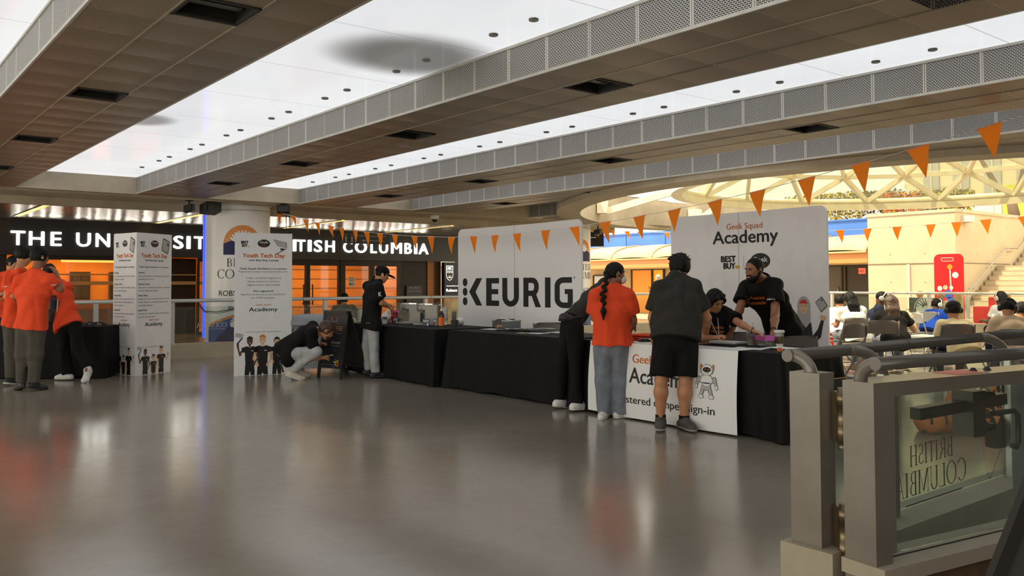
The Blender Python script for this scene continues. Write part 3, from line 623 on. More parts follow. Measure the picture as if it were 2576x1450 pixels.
# round concrete ring and its upstand
b = MB()
def ringpt(r, th, z): return (RC[0]+r*math.cos(th), RC[1]+r*math.sin(th), z)
T0, T1 = math.radians(66), math.radians(300)
N = 160
for (ra, za, rb, zb) in ((RO, 3.5, RO, 2.85), (RO, 2.85, RI, 2.85), (RI, 2.85, RI, 3.62), (RI, 3.62, RO, 3.62)):
    b.grid(lambda u, v: ringpt(ra+(rb-ra)*v, T0+(T1-T0)*u, za+(zb-za)*v), N, 1, True)
for th in (T0, T1):
    b.add([ringpt(RI, th, 2.85), ringpt(RO, th, 2.85), ringpt(RO, th, 3.62), ringpt(RI, th, 3.62)], [(0, 1, 2, 3)])
struct('trim_ring', b, M_conc)
# ------------------------------------------------------------------ glazed dome over the opening
M_truss = mat('cream_truss_paint', srgb(240, 232, 205), 0.4, vary=.08, bscale=20)
M_dglass = glass('greenish_dome_glass', (0.86, 0.90, 0.74, 1), a=0.55, rough=0.3)
DC = (19.2, 9.3); DR = 5.35; DZ = 3.66
t = thing('glass_dome', 'large triangulated dome of pale tubes and glass panels over the plaza opening', 'dome', (DC[0], DC[1], DZ))
def dp(r, a, z): return Vector((DC[0]+r*math.cos(a), DC[1]+r*math.sin(a), z))
b = MB(); b.tube([dp(DR, 2*PI*k/72, DZ) for k in range(72)], .10, 12, closed=True)
b.grid(lambda u, v: dp(DR+.13, 2*PI*u, DZ-.22+.16*v), 96, 1, True)
b.grid(lambda u, v: dp(DR-.13+.26*v, 2*PI*u, DZ-.22), 96, 1, True)
b.grid(lambda u, v: dp(DR-.13, 2*PI*u, DZ-.22+.16*v), 96, 1, True)
obj('base_ring', b, M_truss, t)
NB = 18
rings = [(DR, DZ, 0), (DR*.84, DZ+.62, .5), (DR*.62, DZ+1.12, 0), (DR*.36, DZ+1.45, .5)]
nodes = [[dp(r, 2*PI*(k+ph)/NB, z) for k in range(NB)] for r, z, ph in rings]
g = MB()
for i in range(3):
    for k in range(NB):
        A = nodes[i][k]; sh = 0 if rings[i][2] == 0 else 1
        Bn = nodes[i+1][(k+(0 if sh == 0 else 1)) % NB]; Bp = nodes[i+1][(k-1+(0 if sh == 0 else 1)) % NB]
        for q in (Bn, Bp):
            s_ = MB(); s_.bar(A, q, .095, .13); obj('strut', s_, M_truss, t) if i < 2 else g.bar(A, q, .07, .10)
        g.bar(nodes[i+1][k], nodes[i+1][(k+1) % NB], .08, .11)
obj('upper_lattice', g, M_truss, t)
g = MB()
for i in range(3):
    for k in range(NB):
        sh = 0 if rings[i][2] == 0 else 1
        A = nodes[i][k]; A2 = nodes[i][(k+1) % NB]; Bn = nodes[i+1][(k+sh) % NB]; Bp = nodes[i+1][(k-1+sh) % NB]
        up = Vector((0, 0, .08))
        g.add([A+up, A2+up, Bn+up], [(0, 1, 2)]); g.add([A+up, Bn+up, Bp+up], [(0, 1, 2)])
g.add([n+Vector((0, 0, .08)) for n in nodes[3]]+[Vector((DC[0], DC[1], DZ+1.7))], [(k, (k+1) % NB, NB) for k in range(NB)])
obj('glazing', g, M_dglass, t)
b = MB()
for th in (118, 84, 150):
    a = math.radians(th)
    pi = Vector(ringpt(RI-.02, a, 3.3)); d = (Vector((DC[0], DC[1], 0))-Vector((pi.x, pi.y, 0))).normalized()
    s_ = MB(); s_.obox(pi+d*.1-Vector((0, 0, .05)), d*.12, Vector((-d.y, d.x, 0))*.16, (0, 0, .2)); q = pi+d*.2
    L = (Vector((DC[0], DC[1], 0))-Vector((q.x, q.y, 0))).length-DR
    s_.bar(q-Vector((0, 0, .2)), Vector((q.x, q.y, 0))+d*L+Vector((0, 0, DZ-.1)), .16, .16)
    obj('bracket', s_, M_truss, t)

# ------------------------------------------------------------------ rink kerbs and railings
b = MB(); b.box(-5.2, 23.75, 15.88, 16.28, 0, .265); struct('trim_kerb_far', b, M_curb)
b = MB(); b.box(23.35, 23.75, 2.14, 15.88, 0, .265); struct('trim_kerb_right', b, M_curb)
b = MB(); b.box(3.16, 23.75, 1.90, 2.14, 0, .262); struct('trim_kerb_near', b, M_curb)
M_etch = P('white_etching', (200, 200, 196)); M_etchd = mat('dark_etching', (0.06, 0.05, 0.035), 0.6)
def fan(mb, cx, cy, r, mapf, d, mi_ray, mi_mtn, mi_sky=None, nr=11, full=True):
    """sunrise emblem: rays in a half disc above a mountain band"""
    for k in range(nr):
        a0 = PI*(k+.12)/nr; a1 = PI*(k+.88)/nr
        p = [(cx+r*math.cos(a0), cy+r*math.sin(a0)), (cx+r*math.cos((a0+a1)/2), cy+r*math.sin((a0+a1)/2)), (cx+r*math.cos(a1), cy+r*math.sin(a1)), (cx+r*.45*math.cos((a0+a1)/2), cy+r*.45*math.sin((a0+a1)/2))]
        mb.add([mapf(x, y, d) for x, y in p], [(0, 1, 2, 3)], mi=mi_ray)
    m_ = [(-1, .02), (-.62, .30), (-.35, .10), (-.1, .34), (.12, .08), (.45, .36), (.75, .12), (1, .02)]
    low = [(1, -.30), (.5, -.42), (0, -.45), (-.5, -.42), (-1, -.30)]
    N_ = len(m_)
    for i in range(N_-1):
        x0, y0 = m_[i]; x1, y1 = m_[i+1]
        f_ = lambda x: -.45+.15*x*x
        mb.add([mapf(cx+r*x0, cy+r*y0, d*1.5), mapf(cx+r*x0, cy+r*f_(x0), d*1.5), mapf(cx+r*x1, cy+r*f_(x1), d*1.5), mapf(cx+r*x1, cy+r*y1, d*1.5)], [(0, 1, 2, 3)], mi=mi_mtn)
def railing(name, label, A, B, posts, glassjoints, m_, etch):
    A, B = Vector(A), Vector(B); d = (B-A).normalized(); L = (B-A).length; n = Vector((-d.y, d.x, 0))
    t = thing('railing', label, 'railing', (A.x, A.y, 0))
    b = MB(); b.tube([A+Vector((0, 0, 1.055)), B+Vector((0, 0, 1.055))], .034, 14); obj('handrail', b, m_, t)
    j = MB()
    s = 1.3
    while s < L: j.tube([A+d*(s-.004)+Vector((0, 0, 1.055)), A+d*(s+.004)+Vector((0, 0, 1.055))], .0352, 14); s += 3.05
    obj('rail_joint', j, M_dark, t)
    for s in posts:
        p = A+d*s
        b = MB(); b.obox(p+Vector((0, 0, .64)), d*.035, n*.04, (0, 0, .38)); b.obox(p+Vector((0, 0, .272)), d*.06, n*.06, (0, 0, .008)); obj('post', b, m_, t)
    for k in range(len(glassjoints)-1):
        s0, s1 = glassjoints[k]+.03, glassjoints[k+1]-.03
        a, c = A+d*s0+n*.05, A+d*s1+n*.05
        b = MB(); b.add([a+Vector((0, 0, .3)), c+Vector((0, 0, .3)), c+Vector((0, 0, .94)), a+Vector((0, 0, .94))]+[q+n*.012 for q in (a+Vector((0, 0, .3)), c+Vector((0, 0, .3)), c+Vector((0, 0, .94)), a+Vector((0, 0, .94)))],
                        [(0, 1, 2, 3), (7, 6, 5, 4), (0, 4, 5, 1), (3, 2, 6, 7), (0, 3, 7, 4), (1, 5, 6, 2)])
        g_ = obj('glass_panel', b, M_glass, t)
        if k in etch:
            e = MB(); xc, fl = etch[k]
            mp = lambda x, y, dd: A+d*(xc+x)+n*(.045-dd)+Vector((0, 0, y))
            put_serif(e, 'BRITISH', 0, .66, .075, mp, mirror=True); put_serif(e, 'COLUMBIA', 0, .55, .085, mp, mirror=True)
            e.add([mp(-.25, .515, .002), mp(.25, .515, .002), mp(.25, .52, .002), mp(-.25, .52, .002)], [(0, 1, 2, 3)])
            fan(e, .52, .60, .17, mp, .002, 0, 0)
            obj('etched_lettering', e, M_etch, g_)
    return t
railing('railing_far', 'pale round handrail with glass panels along the far side of the rink', (-3, 16.02, 0), (23.4, 16.02, 0), [.6, 3.1, 6.63, 7.91, 10.94, 13.37, 16.2, 18.7, 21.2, 23.7],
        [.6, 3.1, 6.63, 7.91, 10.94, 13.37, 16.2, 18.7, 21.2, 23.7], M_railw, {3: (8.65, 1), 2: (7.25, 1)})
railing('railing_right', 'pale round handrail with glass along the sunlit right side of the rink', (23.4, 16.0, 0), (23.4, 2.0, 0), [.3, 2.05, 4.93, 5.93, 8.4, 10.9, 13.6], [.3, 2.05, 4.93, 5.93, 8.4, 10.9, 13.6], M_railw, {})

# ------------------------------------------------------------------ near railing and the open glass gate
t = thing('rink_railing', 'grey metal railing with heavy round handrail behind the open glass gate', 'railing', (3.25, 2.02, 0))
def pipe_with_bend(mb, xa, xb, y, z, r, ybase, zbase, dx=0.0):
    mb.tube([(xa, y, z), (xb, y, z)], r, 28)
b = MB(); b.tube([(3.19, 2.115, 1.04), (23.2, 2.115, 1.04)], .0265, 28); obj('handrail', b, M_pipe, t)
b = MB(); b.tube([(4.20, 2.115, 1.04), (4.206, 2.115, 1.04)], .0273, 28); obj('rail_joint', b, M_dark, t)
b = MB(); b.box(3.19, 3.30, 1.965, 2.105, .24, .975); obj('post', b, M_railg, t)
def bend(x0, y0, z0, x1, y1, z1, r):
    b = MB(); pts = []
    for k in range(11):
        a = PI/2*k/10
        pts.append((x0+(x1-x0)*math.sin(a), y0+(y1-y0)*math.sin(a), z1+(z0-z1)*math.cos(a)))
    b.tube(pts, r, 22); return b
obj('elbow', bend(3.222, 2.115, 1.04, 3.235, 2.03, .965, .0265), M_railg, t)
for xs in (3.87, 5.25, 6.5, 8.5, 11, 14):
    obj('elbow', bend(xs-.20, 2.115, 1.04, xs, 2.05, .90, .0265), M_railg, t)
    b = MB(); b.box(xs-.035, xs+.035, 2.0, 2.07, .26, .92); obj('post', b, M_railg, t)
    b = MB(); b.box(xs-.095, xs-.075, 2.0, 2.03, .262, .93); obj('glass_clip', b, M_steel, t)
b = MB(); b.box(3.36, 23.2, 2.045, 2.055, .27, .93); gl_ = obj('glass_panel', b, M_glass, t)
e = MB(); mp = lambda x, y, d: Vector((4.31+x, 2.043-d, y-.085))
put_serif(e, 'BRITISH', 0, .545, .10, mp, mirror=True); put_serif(e, 'COLUMBIA', -.0, .405, .115, mp, mirror=True, gap=.06)
e.add([mp(-.27, .36, .001), mp(.33, .36, .001), mp(.33, .367, .001), mp(-.27, .367, .001)], [(0, 1, 2, 3)])
fan(e, .86, .62, .25, mp, .001, 0, 0)
pts = [(.56+.02*math.cos(PI*k/6)*0+.012*k, .62-.26*math.sin(min(1, k/9)*PI/2)+(.012*(k-9) if k > 9 else 0)) for k in range(26)]
for k in range(25):
    (xa, ya), (xb, yb) = pts[k], pts[k+1]
    e.add([mp(xa, ya, .001), mp(xb, yb, .001), mp(xb, yb+.006, .001), mp(xa, ya+.006, .001)], [(0, 1, 2, 3)])
obj('etched_lettering', e, M_etchd, gl_)

M_hinge = mat('worn_hinge_metal', (0.22, 0.17, 0.10), 0.35, 0.8, bump=.1, bscale=40)
t = thing('glass_gate', 'open rink gate, grey metal frame with round top rail and dark-framed glass', 'gate', (3.2, 1.82, 0)); t.rotation_euler = (0, 0, -.17)
b = MB(); b.box(3.165, 3.26, 1.70, 1.845, .05, .962); b.box(3.26, 3.285, 1.70, 1.72, .3, .905); obj('end_post', b, M_railg, t)
b = MB(); b.box(3.26, 5.1, 1.70, 1.86, .905, .962); obj('top_bar', b, M_railg, t)
b = MB(); b.tube([(3.17, 1.695, 1.037), (5.6, 1.695, 1.037)], .0265, 28); obj('handrail', b, M_pipe, t)
pb = []
for k in range(11):
    a = PI/2*k/10; pb.append((3.115+.10*math.sin(a)*1.0-.0, 1.70+.075*math.sin(a), .955+.09*math.cos(a)))
b = bend(3.20, 1.695, 1.037, 3.215, 1.80, .955, .0265); obj('elbow', b, M_railg, t)
b = MB(); b.box(4.32, 4.48, 1.72, 1.86, .27, .905); obj('end_post', b, mat('blue_grey_steel', (0.16, 0.17, 0.17), 0.45, .3), t)
b = MB(); b.box(3.285, 4.32, 1.77, 1.778, .27, .905); obj('glass_panel', b, M_glass, t)
b = MB()
b.box(3.16, 5.0, 1.66, 1.86, .205, .262); obj('sill_top', b, M_curb, t)
b = MB(); b.box(3.18, 5.0, 1.675, 1.85, .02, .205); obj('kick_plate', b, mat('brown_kick_panel', (0.13, 0.075, 0.04), 0.5, vary=.25), t)
b = MB(); b.box(3.3, 5.0, 1.752, 1.758, .262, .266); obj('sill_joint', b, M_dark, t)
for z in (.80, .33):
    b = MB(); h = .10
    b.lathe((3.235, 1.905, z), [(.020, -h-.03), (.020, -h), (.026, -h), (.026, -h*.35), (.024, -h*.34), (.024, h*.5), (.027, h*.5), (.027, h), (.020, h), (.020, h+.02)], 18)
    b.box(3.235, 3.29, 1.845, 1.90, z-.1, z+.1); b.box(3.24, 3.29, 1.91, 1.966, z-.1, z+.1)
    obj('hinge', b, M_hinge, t)
b = MB(); b.bar((3.63, 1.86, .79), (4.25, 1.86, .815), .05, .05); obj('latch_bar', b, mat('dark_steel', (0.07, 0.06, 0.05), 0.35, .6), t)
b = MB(); b.box(3.94, 4.03, 1.80, 1.90, .67, .87); b.tube([(4.0, 1.79, .85), (4.06, 1.79, .85)], .018); b.tube([(4.0, 1.79, .71), (4.06, 1.79, .71)], .018); obj('latch_box', b, _M['dark_steel'], t)
b = MB(); b.tube([(4.08, 1.80, .765), (4.24, 1.80, .765), (4.27, 1.80, .745), (4.27, 1.80, .63), (4.25, 1.80, .60), (4.22, 1.80, .61)], .012, 12); obj('pull_handle', b, _M['dark_steel'], t)
for x in (3.93, 4.03):
    b = MB(); b.lathe((x, 1.79, .962), [(.016, 0), (.016, .006), (.010, .007), (.010, .014), (.002, .015)], 12); obj('bolt', b, M_black, t)
b = MB(); b.box(3.72, 3.92, 1.72, 1.84, .9622, .9635); obj('red_sticker', b, P('pink_red_sticker', (222, 120, 104)), t)
# dark slanted board at the lower right corner of the view
t = thing('sandwich_board', 'black slanted board edge at the lower right corner, seen almost edge-on', 'board', (3.05, 1.1, 0))
b = MB(); b.bar((2.45, 1.20, 0.0), (2.715, .935, .95), .03, .04, up=(.8, -.6, 0)); obj('frame', b, M_dark, t); b = MB(); b.bar((2.80, .92, 0.0), (3.06, .66, .95), .03, .04, up=(.8, -.6, 0)); obj('frame', b, M_dark, t)
b = MB(); b.add([(2.46, 1.19, .05), (2.81, .91, .05), (3.055, .665, .93), (2.71, .94, .93)], [(0, 1, 2, 3)]); b.add([(2.47, 1.20, .05), (2.82, .92, .05), (3.065, .675, .93), (2.72, .95, .93)], [(3, 2, 1, 0)]); obj('panel', b, mat('slate_panel', (0.05, 0.055, 0.06), 0.5), t)
# ------------------------------------------------------------------ white columns with the printed wraps
def column(x, y, label, strip=True, sh=0.0):
    t = thing('column', label, 'column', (x, y, 0))
    R_ = .632
    b = MB(); b.grid(lambda u, v: (x+R_*math.cos(2*PI*u), y+R_*math.sin(2*PI*u), 2.94*v), 64, 1, True); obj('shaft', b, mat('glossy_white_wrap', (0.88, 0.865, 0.83), 0.22, vary=.05, bscale=8), t)
    az = math.atan2(-y, -x)
    def mp(X, Y, d):     # wrap: X metres to the right as seen from the front
        a = az + (X+sh)/R_
        return (x+(R_+d)*math.cos(a), y+(R_+d)*math.sin(a), Y)
    b = MB()
    n = 24; ray = []
    for k in range(n):
        a0 = PI*(k+.06)/n; a1 = PI*(k+.94)/n; cx, cy, r = .10, 2.14, .37
        ri = r*(.62 if k % 2 else .74)
        for q in range(2):
            aa = a0+(a1-a0)*q/2; ab = a0+(a1-a0)*(q+1)/2
            b.add([mp(cx+r*math.cos(aa), cy+r*math.sin(aa), .003), mp(cx+r*math.cos(ab), cy+r*math.sin(ab), .003), mp(cx+ri*math.cos(ab), cy+ri*math.sin(ab), .003), mp(cx+ri*math.cos(aa), cy+ri*math.sin(aa), .003)], [(0, 1, 2, 3)], mi=0)
    xs = [-1+2*i/20 for i in range(21)]
    mt = [.02, .10, .16, .24, .32, .26, .20, .12, .20, .30, .36, .30, .22, .16, .24, .30, .36, .28, .16, .08, .02]
    for i in range(20):
        b.add([mp(.10+.37*xs[i], 2.14+.37*mt[i]*.6, .005), mp(.10+.37*xs[i], 1.93, .005), mp(.10+.37*xs[i+1], 1.93, .005), mp(.10+.37*xs[i+1], 2.14+.37*mt[i+1]*.6, .005)], [(0, 1, 2, 3)], mi=1)
    put_serif(b, 'BRITISH', .165, 1.70, .16, mp, .003, mi=2); put_serif(b, 'COLUMBIA', .165, 1.47, .175, mp, .003, mi=2, gap=.04)
    b.add([mp(-.10, 1.405, .003), mp(.35, 1.405, .003), mp(.35, 1.415, .003), mp(-.10, 1.415, .003)], [(0, 1, 2, 3)], mi=0)
    put_text(b, 'ROBSON SQUARE', .22, 1.13, .105, None, 'C', .01, 1.15, .003, 2, mp); put_text(b, 'ICE RINK', .16, .98, .05, None, 'C', 0, None, .003, 2, mp)
    put_text(b, '#robsonsquare', .20, .86, .085, None, 'C', 0, None, .003, 2, mp)
    obj('printed_wrap', b, [I_sun, I_navy, I_black], t)
    b = MB()    # low artwork: orange arc, blue hills, violet wedge
    def strip_(f0, f1, x0, x1, mi, d):
        for i in range(16):
            xa = x0+(x1-x0)*i/16; xb = x0+(x1-x0)*(i+1)/16
            b.add([mp(xa, f0(xa), d), mp(xb, f0(xb), d), mp(xb, f1(xb), d), mp(xa, f1(xa), d)], [(0, 1, 2, 3)], mi=mi)
    hill = lambda X: .52+.30*math.sin((X+.6)*1.3)
    strip_(lambda X: .06, hill, -.62, .62, 0, .0030)
    strip_(lambda X: hill(X)-.0, lambda X: hill(X)+.05, -.62, .62, 1, .0034)
    strip_(lambda X: .06, lambda X: max(.07, .62-.9*abs(X+.05)), -.62, .62, 2, .0046)
    obj('printed_artwork', b, [I_blue, I_sun, P('violet_ink', (48, 38, 92))], t)
    if strip:
        b = MB(); a = az-1.33
        p = Vector((x+(R_+.02)*math.cos(a), y+(R_+.02)*math.sin(a), 0))
        b.box(p.x-.018, p.x+.018, p.y-.018, p.y+.018, .3, 2.75); obj('light_strip', b, mat('blue_led', (0.05, 0.1, 0.9), 0.4, emit=(0.05, 0.12, 1.0), estr=0.9), t)
    b = MB(); b.lathe((x, y, 2.80), [(R_+.012, 0), (R_+.012, .02)], 64, caps=False); b.lathe((x, y, 2.93), [(R_+.02, -.03), (R_+.02, .01)], 64, caps=False); obj('collar', b, M_frame, t)
column(6.46, 16.93, 'round white column with printed sunrise emblem and a blue light strip on its edge')
column(15.45, 16.93, 'further white column with sunrise emblem, mostly hidden behind the big white backdrop', False, .30)

# ------------------------------------------------------------------ dark shopfront with the illuminated name
Yw = 23.2
M_sign = mat('black_sign_board', (0.03, 0.03, 0.032), 0.35, vary=.2, bscale=6)
M_lit = mat('lit_letter', (1, 1, 1), 0.5, emit=(1.0, 0.97, 0.88), estr=1.7)
t = thing('fascia_sign', 'long black fascia carrying big glowing white capitals above the shopfront', 'sign', (8, Yw, 2.07))
b = MB(); b.box(-5.2, 16.3, Yw-.25, Yw+.05, 2.07, 2.93); obj('board', b, M_sign, t)
fr = ((0, Yw-.27, 0), (1, 0, 0), (0, 0, 1))
WORDS = [('T', 3.33, 3.64), ('H', 3.71, 4.04), ('E', 4.17, 4.41), ('U', 4.73, 5.06), ('N', 5.17, 5.50), ('I', 5.63, 5.74), ('V', 5.84, 6.20), ('E', 6.29, 6.53), ('R', 6.66, 6.95), ('S', 7.04, 7.30), ('I', 7.38, 7.48), ('T', 7.57, 7.88), ('Y', 7.93, 8.25),
         ('O', 8.55, 8.94), ('F', 9.06, 9.30), ('B', 9.62, 9.90), ('R', 10.02, 10.3), ('I', 10.36, 10.46), ('T', 10.47, 10.74), ('I', 10.82, 10.93), ('S', 11.01, 11.27), ('H', 11.37, 11.67),
         ('C', 11.95, 12.25), ('O', 12.34, 12.74), ('L', 12.87, 13.08), ('U', 13.17, 13.47), ('M', 13.59, 13.97), ('B', 14.07, 14.33), ('I', 14.43, 14.53), ('A', 14.59, 14.95)]
for ch, a, c in WORDS:
    b = MB(); put_text(b, ch, a, 2.30, .335, fr, 'L', .035, c-a, .02, depth=.05); obj('letter', b, M_lit, t)
t = thing('washroom_sign', 'small dark hanging sign for the public washroom with pictograms and an arrow', 'sign', (10.24, 18.5, 2.33))
b = MB(); b.box(9.62, 10.88, 18.48, 18.52, 2.33, 2.58); b.tube([(9.9, 18.5, 2.58), (9.9, 18.5, 2.93)], .006, 6); b.tube([(10.6, 18.5, 2.58), (10.6, 18.5, 2.93)], .006, 6); obj('panel', b, mat('slate_blue_panel', (0.035, 0.042, 0.055), 0.4), t)
b = MB(); fr2 = ((0, 18.478, 0), (1, 0, 0), (0, 0, 1))
put_text(b, 'PUBLIC WASHROOM', 10.40, 2.50, .05, fr2, 'C', 0, .8)
for xx in (9.70, 9.86):
    b.add([(xx-.06, 18.477, 2.35), (xx+.06, 18.477, 2.35), (xx+.06, 18.477, 2.355), (xx-.06, 18.477, 2.355)], [(0, 1, 2, 3)]); b.add([(xx-.06, 18.477, 2.555), (xx+.06, 18.477, 2.555), (xx+.06, 18.477, 2.56), (xx-.06, 18.477, 2.56)], [(0, 1, 2, 3)])
    b.add([(xx-.02, 18.476, 2.37), (xx+.02, 18.476, 2.37), (xx+.025, 18.476, 2.49), (xx-.025, 18.476, 2.49)], [(0, 1, 2, 3)]); b.lathe((xx, 18.476, 2.515), [(.016, 0), (.0, 0.0001)], 10, axis=(0, -1, 0), caps=False)
b.add([(10.2, 18.476, 2.405), (10.75, 18.476, 2.405), (10.75, 18.476, 2.42), (10.2, 18.476, 2.42)], [(0, 1, 2, 3)]); b.add([(10.2, 18.476, 2.38), (10.2, 18.476, 2.445), (10.12, 18.476, 2.412)], [(0, 1, 2)])
obj('lettering', b, P('pale_lettering', (190, 190, 186)), t)

# shopfront: solid parts, framed windows and doors, lit rooms behind
M_bronze = mat('dark_bronze_frame', (0.035, 0.026, 0.018), 0.4, 0.3)
M_shopglass = glass('shop_glass', (1.0, 0.93, 0.80, 1), a=0.03, rough=0.03)
def planks(name, c0, c1, pitch=0.12, ax=2):
    m_, nt, bs = newmat(name); tc, s = sepobj(nt)
    f = math_(nt, 'FRACT', math_(nt, 'DIVIDE', s.outputs[ax], pitch))
    n1 = nd(nt, 'ShaderNodeTexNoise', i_Scale=3.0, i_Detail=4.0); nt.links.new(tc.outputs['Object'], n1.inputs['Vector'])
    c = mixc(nt, n1.outputs[0], c0, c1); c = mixc(nt, math_(nt, 'LESS_THAN', f, 0.12), c, (c0[0]*.35, c0[1]*.3, c0[2]*.3, 1))
    nt.links.new(c, bs.inputs['Base Color']); bs.inputs['Roughness'].default_value = .5; return m_
M_brick = planks('orange_brick_courses', (0.50, 0.17, 0.03, 1), (0.72, 0.30, 0.07, 1), .075)
M_timber = planks('tan_timber_wall', (0.45, 0.22, 0.08, 1), (0.62, 0.34, 0.14, 1), .3)
b = MB()
b.box(-5.2, 3.30, Yw, Yw+.2, 0, 2.07); b.box(3.44, 3.62, Yw-.05, Yw+.2, 0, 2.07); b.box(7.07, 8.02, Yw+.9, Yw+1.0, 0, 2.07)
b.box(14.10, 15.08, Yw+.02, Yw+.2, 0, 2.07); b.box(16.3, 17.6, Yw-.1, Yw+.2, 0, 2.94); b.box(15.09, 15.32, Yw+.1, Yw+.3, 0, .1)
struct('wall_far', b, mat('dark_shop_wall', (0.02, 0.016, 0.012), 0.5))
b = MB(); b.box(16.3, 17.6, Yw-.12, Yw-.1, 0, 2.94); struct('wall_far_end', b, mat('rust_panel', (0.22, 0.11, 0.055), .6, vary=.2))
b = MB(); b.box(15.09, 15.32, Yw-.03, Yw+.1, 0, 2.07); tag(obj('brick_pier', b, mat('x', (0,0,0)) if False else M_brick), 'narrow orange brick pier lit from above beside the black panel', 'pier')
b = MB(); b.box(15.32, 15.60, Yw-.02, Yw+.1, 0, 2.07); tag(obj('wall_panel', b, mat('brown_panel', (0.13, 0.06, 0.02), .5)), 'brown panel between the orange brick pier and the blue sign', 'panel')
def room(x0, x1, y1, m_back, estr, nm):
    b = MB(); b.box(x0, x1, y1, y1+.05, 0, 2.9); b.box(x0-.05, x0, Yw+.25, y1, 0, 2.9); b.box(x1, x1+.05, Yw+.25, y1, 0, 2.9); b.box(x0, x1, Yw+.25, y1, 2.3, 2.35)
    struct('wall_room_'+nm, b, m_back)
room(3.0, 8.3, 26.2, mat('amber_room_wall', (0.72, 0.36, 0.08), .6, vary=.15, bscale=10), 1, 'left')
room(8.6, 14.3, 25.6, M_timber, 1, 'right')
def lightbox(name, label, x0, x1, y0, y1, z0, z1, st):
    t = thing(name, label, 'light', ((x0+x1)/2, y0, z0)); b = MB(); b.box(x0, x1, y0, y1, z0, z1); obj('diffuser', b, mat('amber_light_%d' % int(st*10), (1, .6, .2), .5, emit=(1.0, 0.50, 0.12), estr=st), t)
    b = MB(); b.box(x0-.02, x1+.02, y0, y1, z1, z1+.02); obj('housing', b, M_dark, t)
lightbox('cove_light', 'glowing amber cove light along the top of the left shop window', 4.6, 6.9, 23.7, 23.95, 1.93, 2.0, 1.6)
lightbox('ceiling_panel_light', 'amber light panel on the ceiling of the lobby behind the glass doors', 9.0, 14.0, 24.0, 24.6, 2.25, 2.28, 12)
lightbox('ceiling_panel_light', 'amber light panel on the ceiling of the room behind the left window', 3.4, 7.0, 24.6, 25.2, 2.25, 2.28, 12)
# fittings in the left room
t = thing('interior_door', 'dark glazed double window on the amber wall, left of the two', 'window', (4.75, 26.1, 0))
b = MB(); b.box(5.25, 5.75, 26.05, 26.18, .55, 1.72); obj('frame', b, M_bronze, t)
b = MB(); [b.box(5.30+.22*i, 5.48+.22*i, 26.03, 26.05, .62+.36*k, .92+.36*k) for i in range(2) for k in range(3)]; obj('panes', b, M_dark, t)
dup(t, (5.75, 26.1, 0), label='dark glazed double window on the amber wall, right of the two')
b = MB(); b.box(3.7, 8.2, 25.0, 25.3, .70, .95); b.box(3.7, 8.2, 25.25, 25.3, 0, .7); tag(obj('counter', b, mat('wood_counter', (0.25, 0.12, 0.05), .4, vary=.2)), 'long wooden counter inside the amber-lit room', 'counter')
b = MB(); b.box(3.65, 8.2, 23.5, 23.56, 1.35, 1.44); b.box(3.65, 8.2, 23.5, 23.56, 1.60, 1.63); tag(obj('window_rail', b, mat('pale_wood_rail', (0.6, 0.4, 0.2), .5)), 'pale horizontal rail across the upper part of the left window', 'rail')
t = thing('potted_plant', 'spiky potted plant on the counter inside the amber-lit window', 'plant', (6.4, 24.9, .95))
b = MB(); b.lathe((6.4, 25.1, .95), [(.07, 0), (.11, .18), (.10, .18)], 14); obj('pot', b, M_dark, t)
b = MB()
for k in range(22):
    a = random.random()*2*PI; l = .25+.3*random.random(); e = .3+.5*random.random()
    p = [Vector((6.4, 25.1, 1.1))+Vector((math.cos(a)*l*s*e, math.sin(a)*l*s*e, l*s*1.1-.25*l*s*s)) for s in (0, .35, .7, 1)]
    b.tube(p, [.012, .012, .008, .001], 5)
obj('foliage', b, mat('dark_foliage', (0.05, 0.05, 0.015), .6), t)
# frames
def framed(name, label, x0, x1, z0, z1, panes, st=.05, handle=None, m_=M_bronze):
    t = thing(name, label, 'door' if 'door' in name else 'window', ((x0+x1)/2, Yw, 0))
    b = MB(); y0, y1 = Yw-.03, Yw+.05
    b.box(x0, x1, y0, y1, z1-.10, z1); b.box(x0, x1, y0, y1, z0, z0+.08); b.box(x0, x0+st, y0, y1, z0+.08, z1-.10); b.box(x1-st, x1, y0, y1, z0+.08, z1-.10)
    obj('frame', b, m_, t)
    for a, c in panes:
        b = MB(); b.box(a, c, Yw, Yw+.01, z0+.08, z1-.10); obj('pane', b, M_shopglass, t)
    if handle is not None:
        b = MB(); b.tube([(handle, Yw-.09, .75), (handle, Yw-.09, 1.35)], .018, 10); b.tube([(handle, Yw-.09, .8), (handle, Yw, .8)], .012, 8); b.tube([(handle, Yw-.09, 1.3), (handle, Yw, 1.3)], .012, 8); obj('handle', b, M_black, t)
    return t
framed('shop_window', 'large shopfront window glowing amber behind the people in orange shirts', 3.62, 7.07, .1, 2.07, [(3.67, 5.3), (5.3, 7.02)])
framed('glass_door', 'partly open dark-framed glass door beside the white column', 7.75, 8.6, 0, 2.07, [(7.8, 8.55)], .06)
framed('glass_door', 'glass door just right of the printed notice stand', 9.95, 10.93, 0, 2.0, [(10.0, 10.87)], .07, 10.78)
framed('glass_door', 'glass door with an amber lobby behind, second right of the notice stand', 10.94, 11.98, 0, 2.0, [(11.0, 11.92)], .07, 11.06)
d3 = framed('glass_door', 'glass door carrying a white paper notice with an arrow', 12.08, 13.04, 0, 2.0, [(12.13, 12.99)], .07)
framed('glass_door', 'glass door behind the man in the black cap', 13.06, 14.06, 0, 2.0, [(13.13, 13.97)], .09, 13.16)
b = MB(); b.box(8.6, 9.95, Yw, Yw+.15, 0, 2.07); b.box(11.98, 12.08, Yw-.05, Yw+.05, 0, 2.07); b.box(9.95, 14.10, Yw-.02, Yw+.04, 2.001, 2.07); struct('trim_mullions', b, M_bronze)
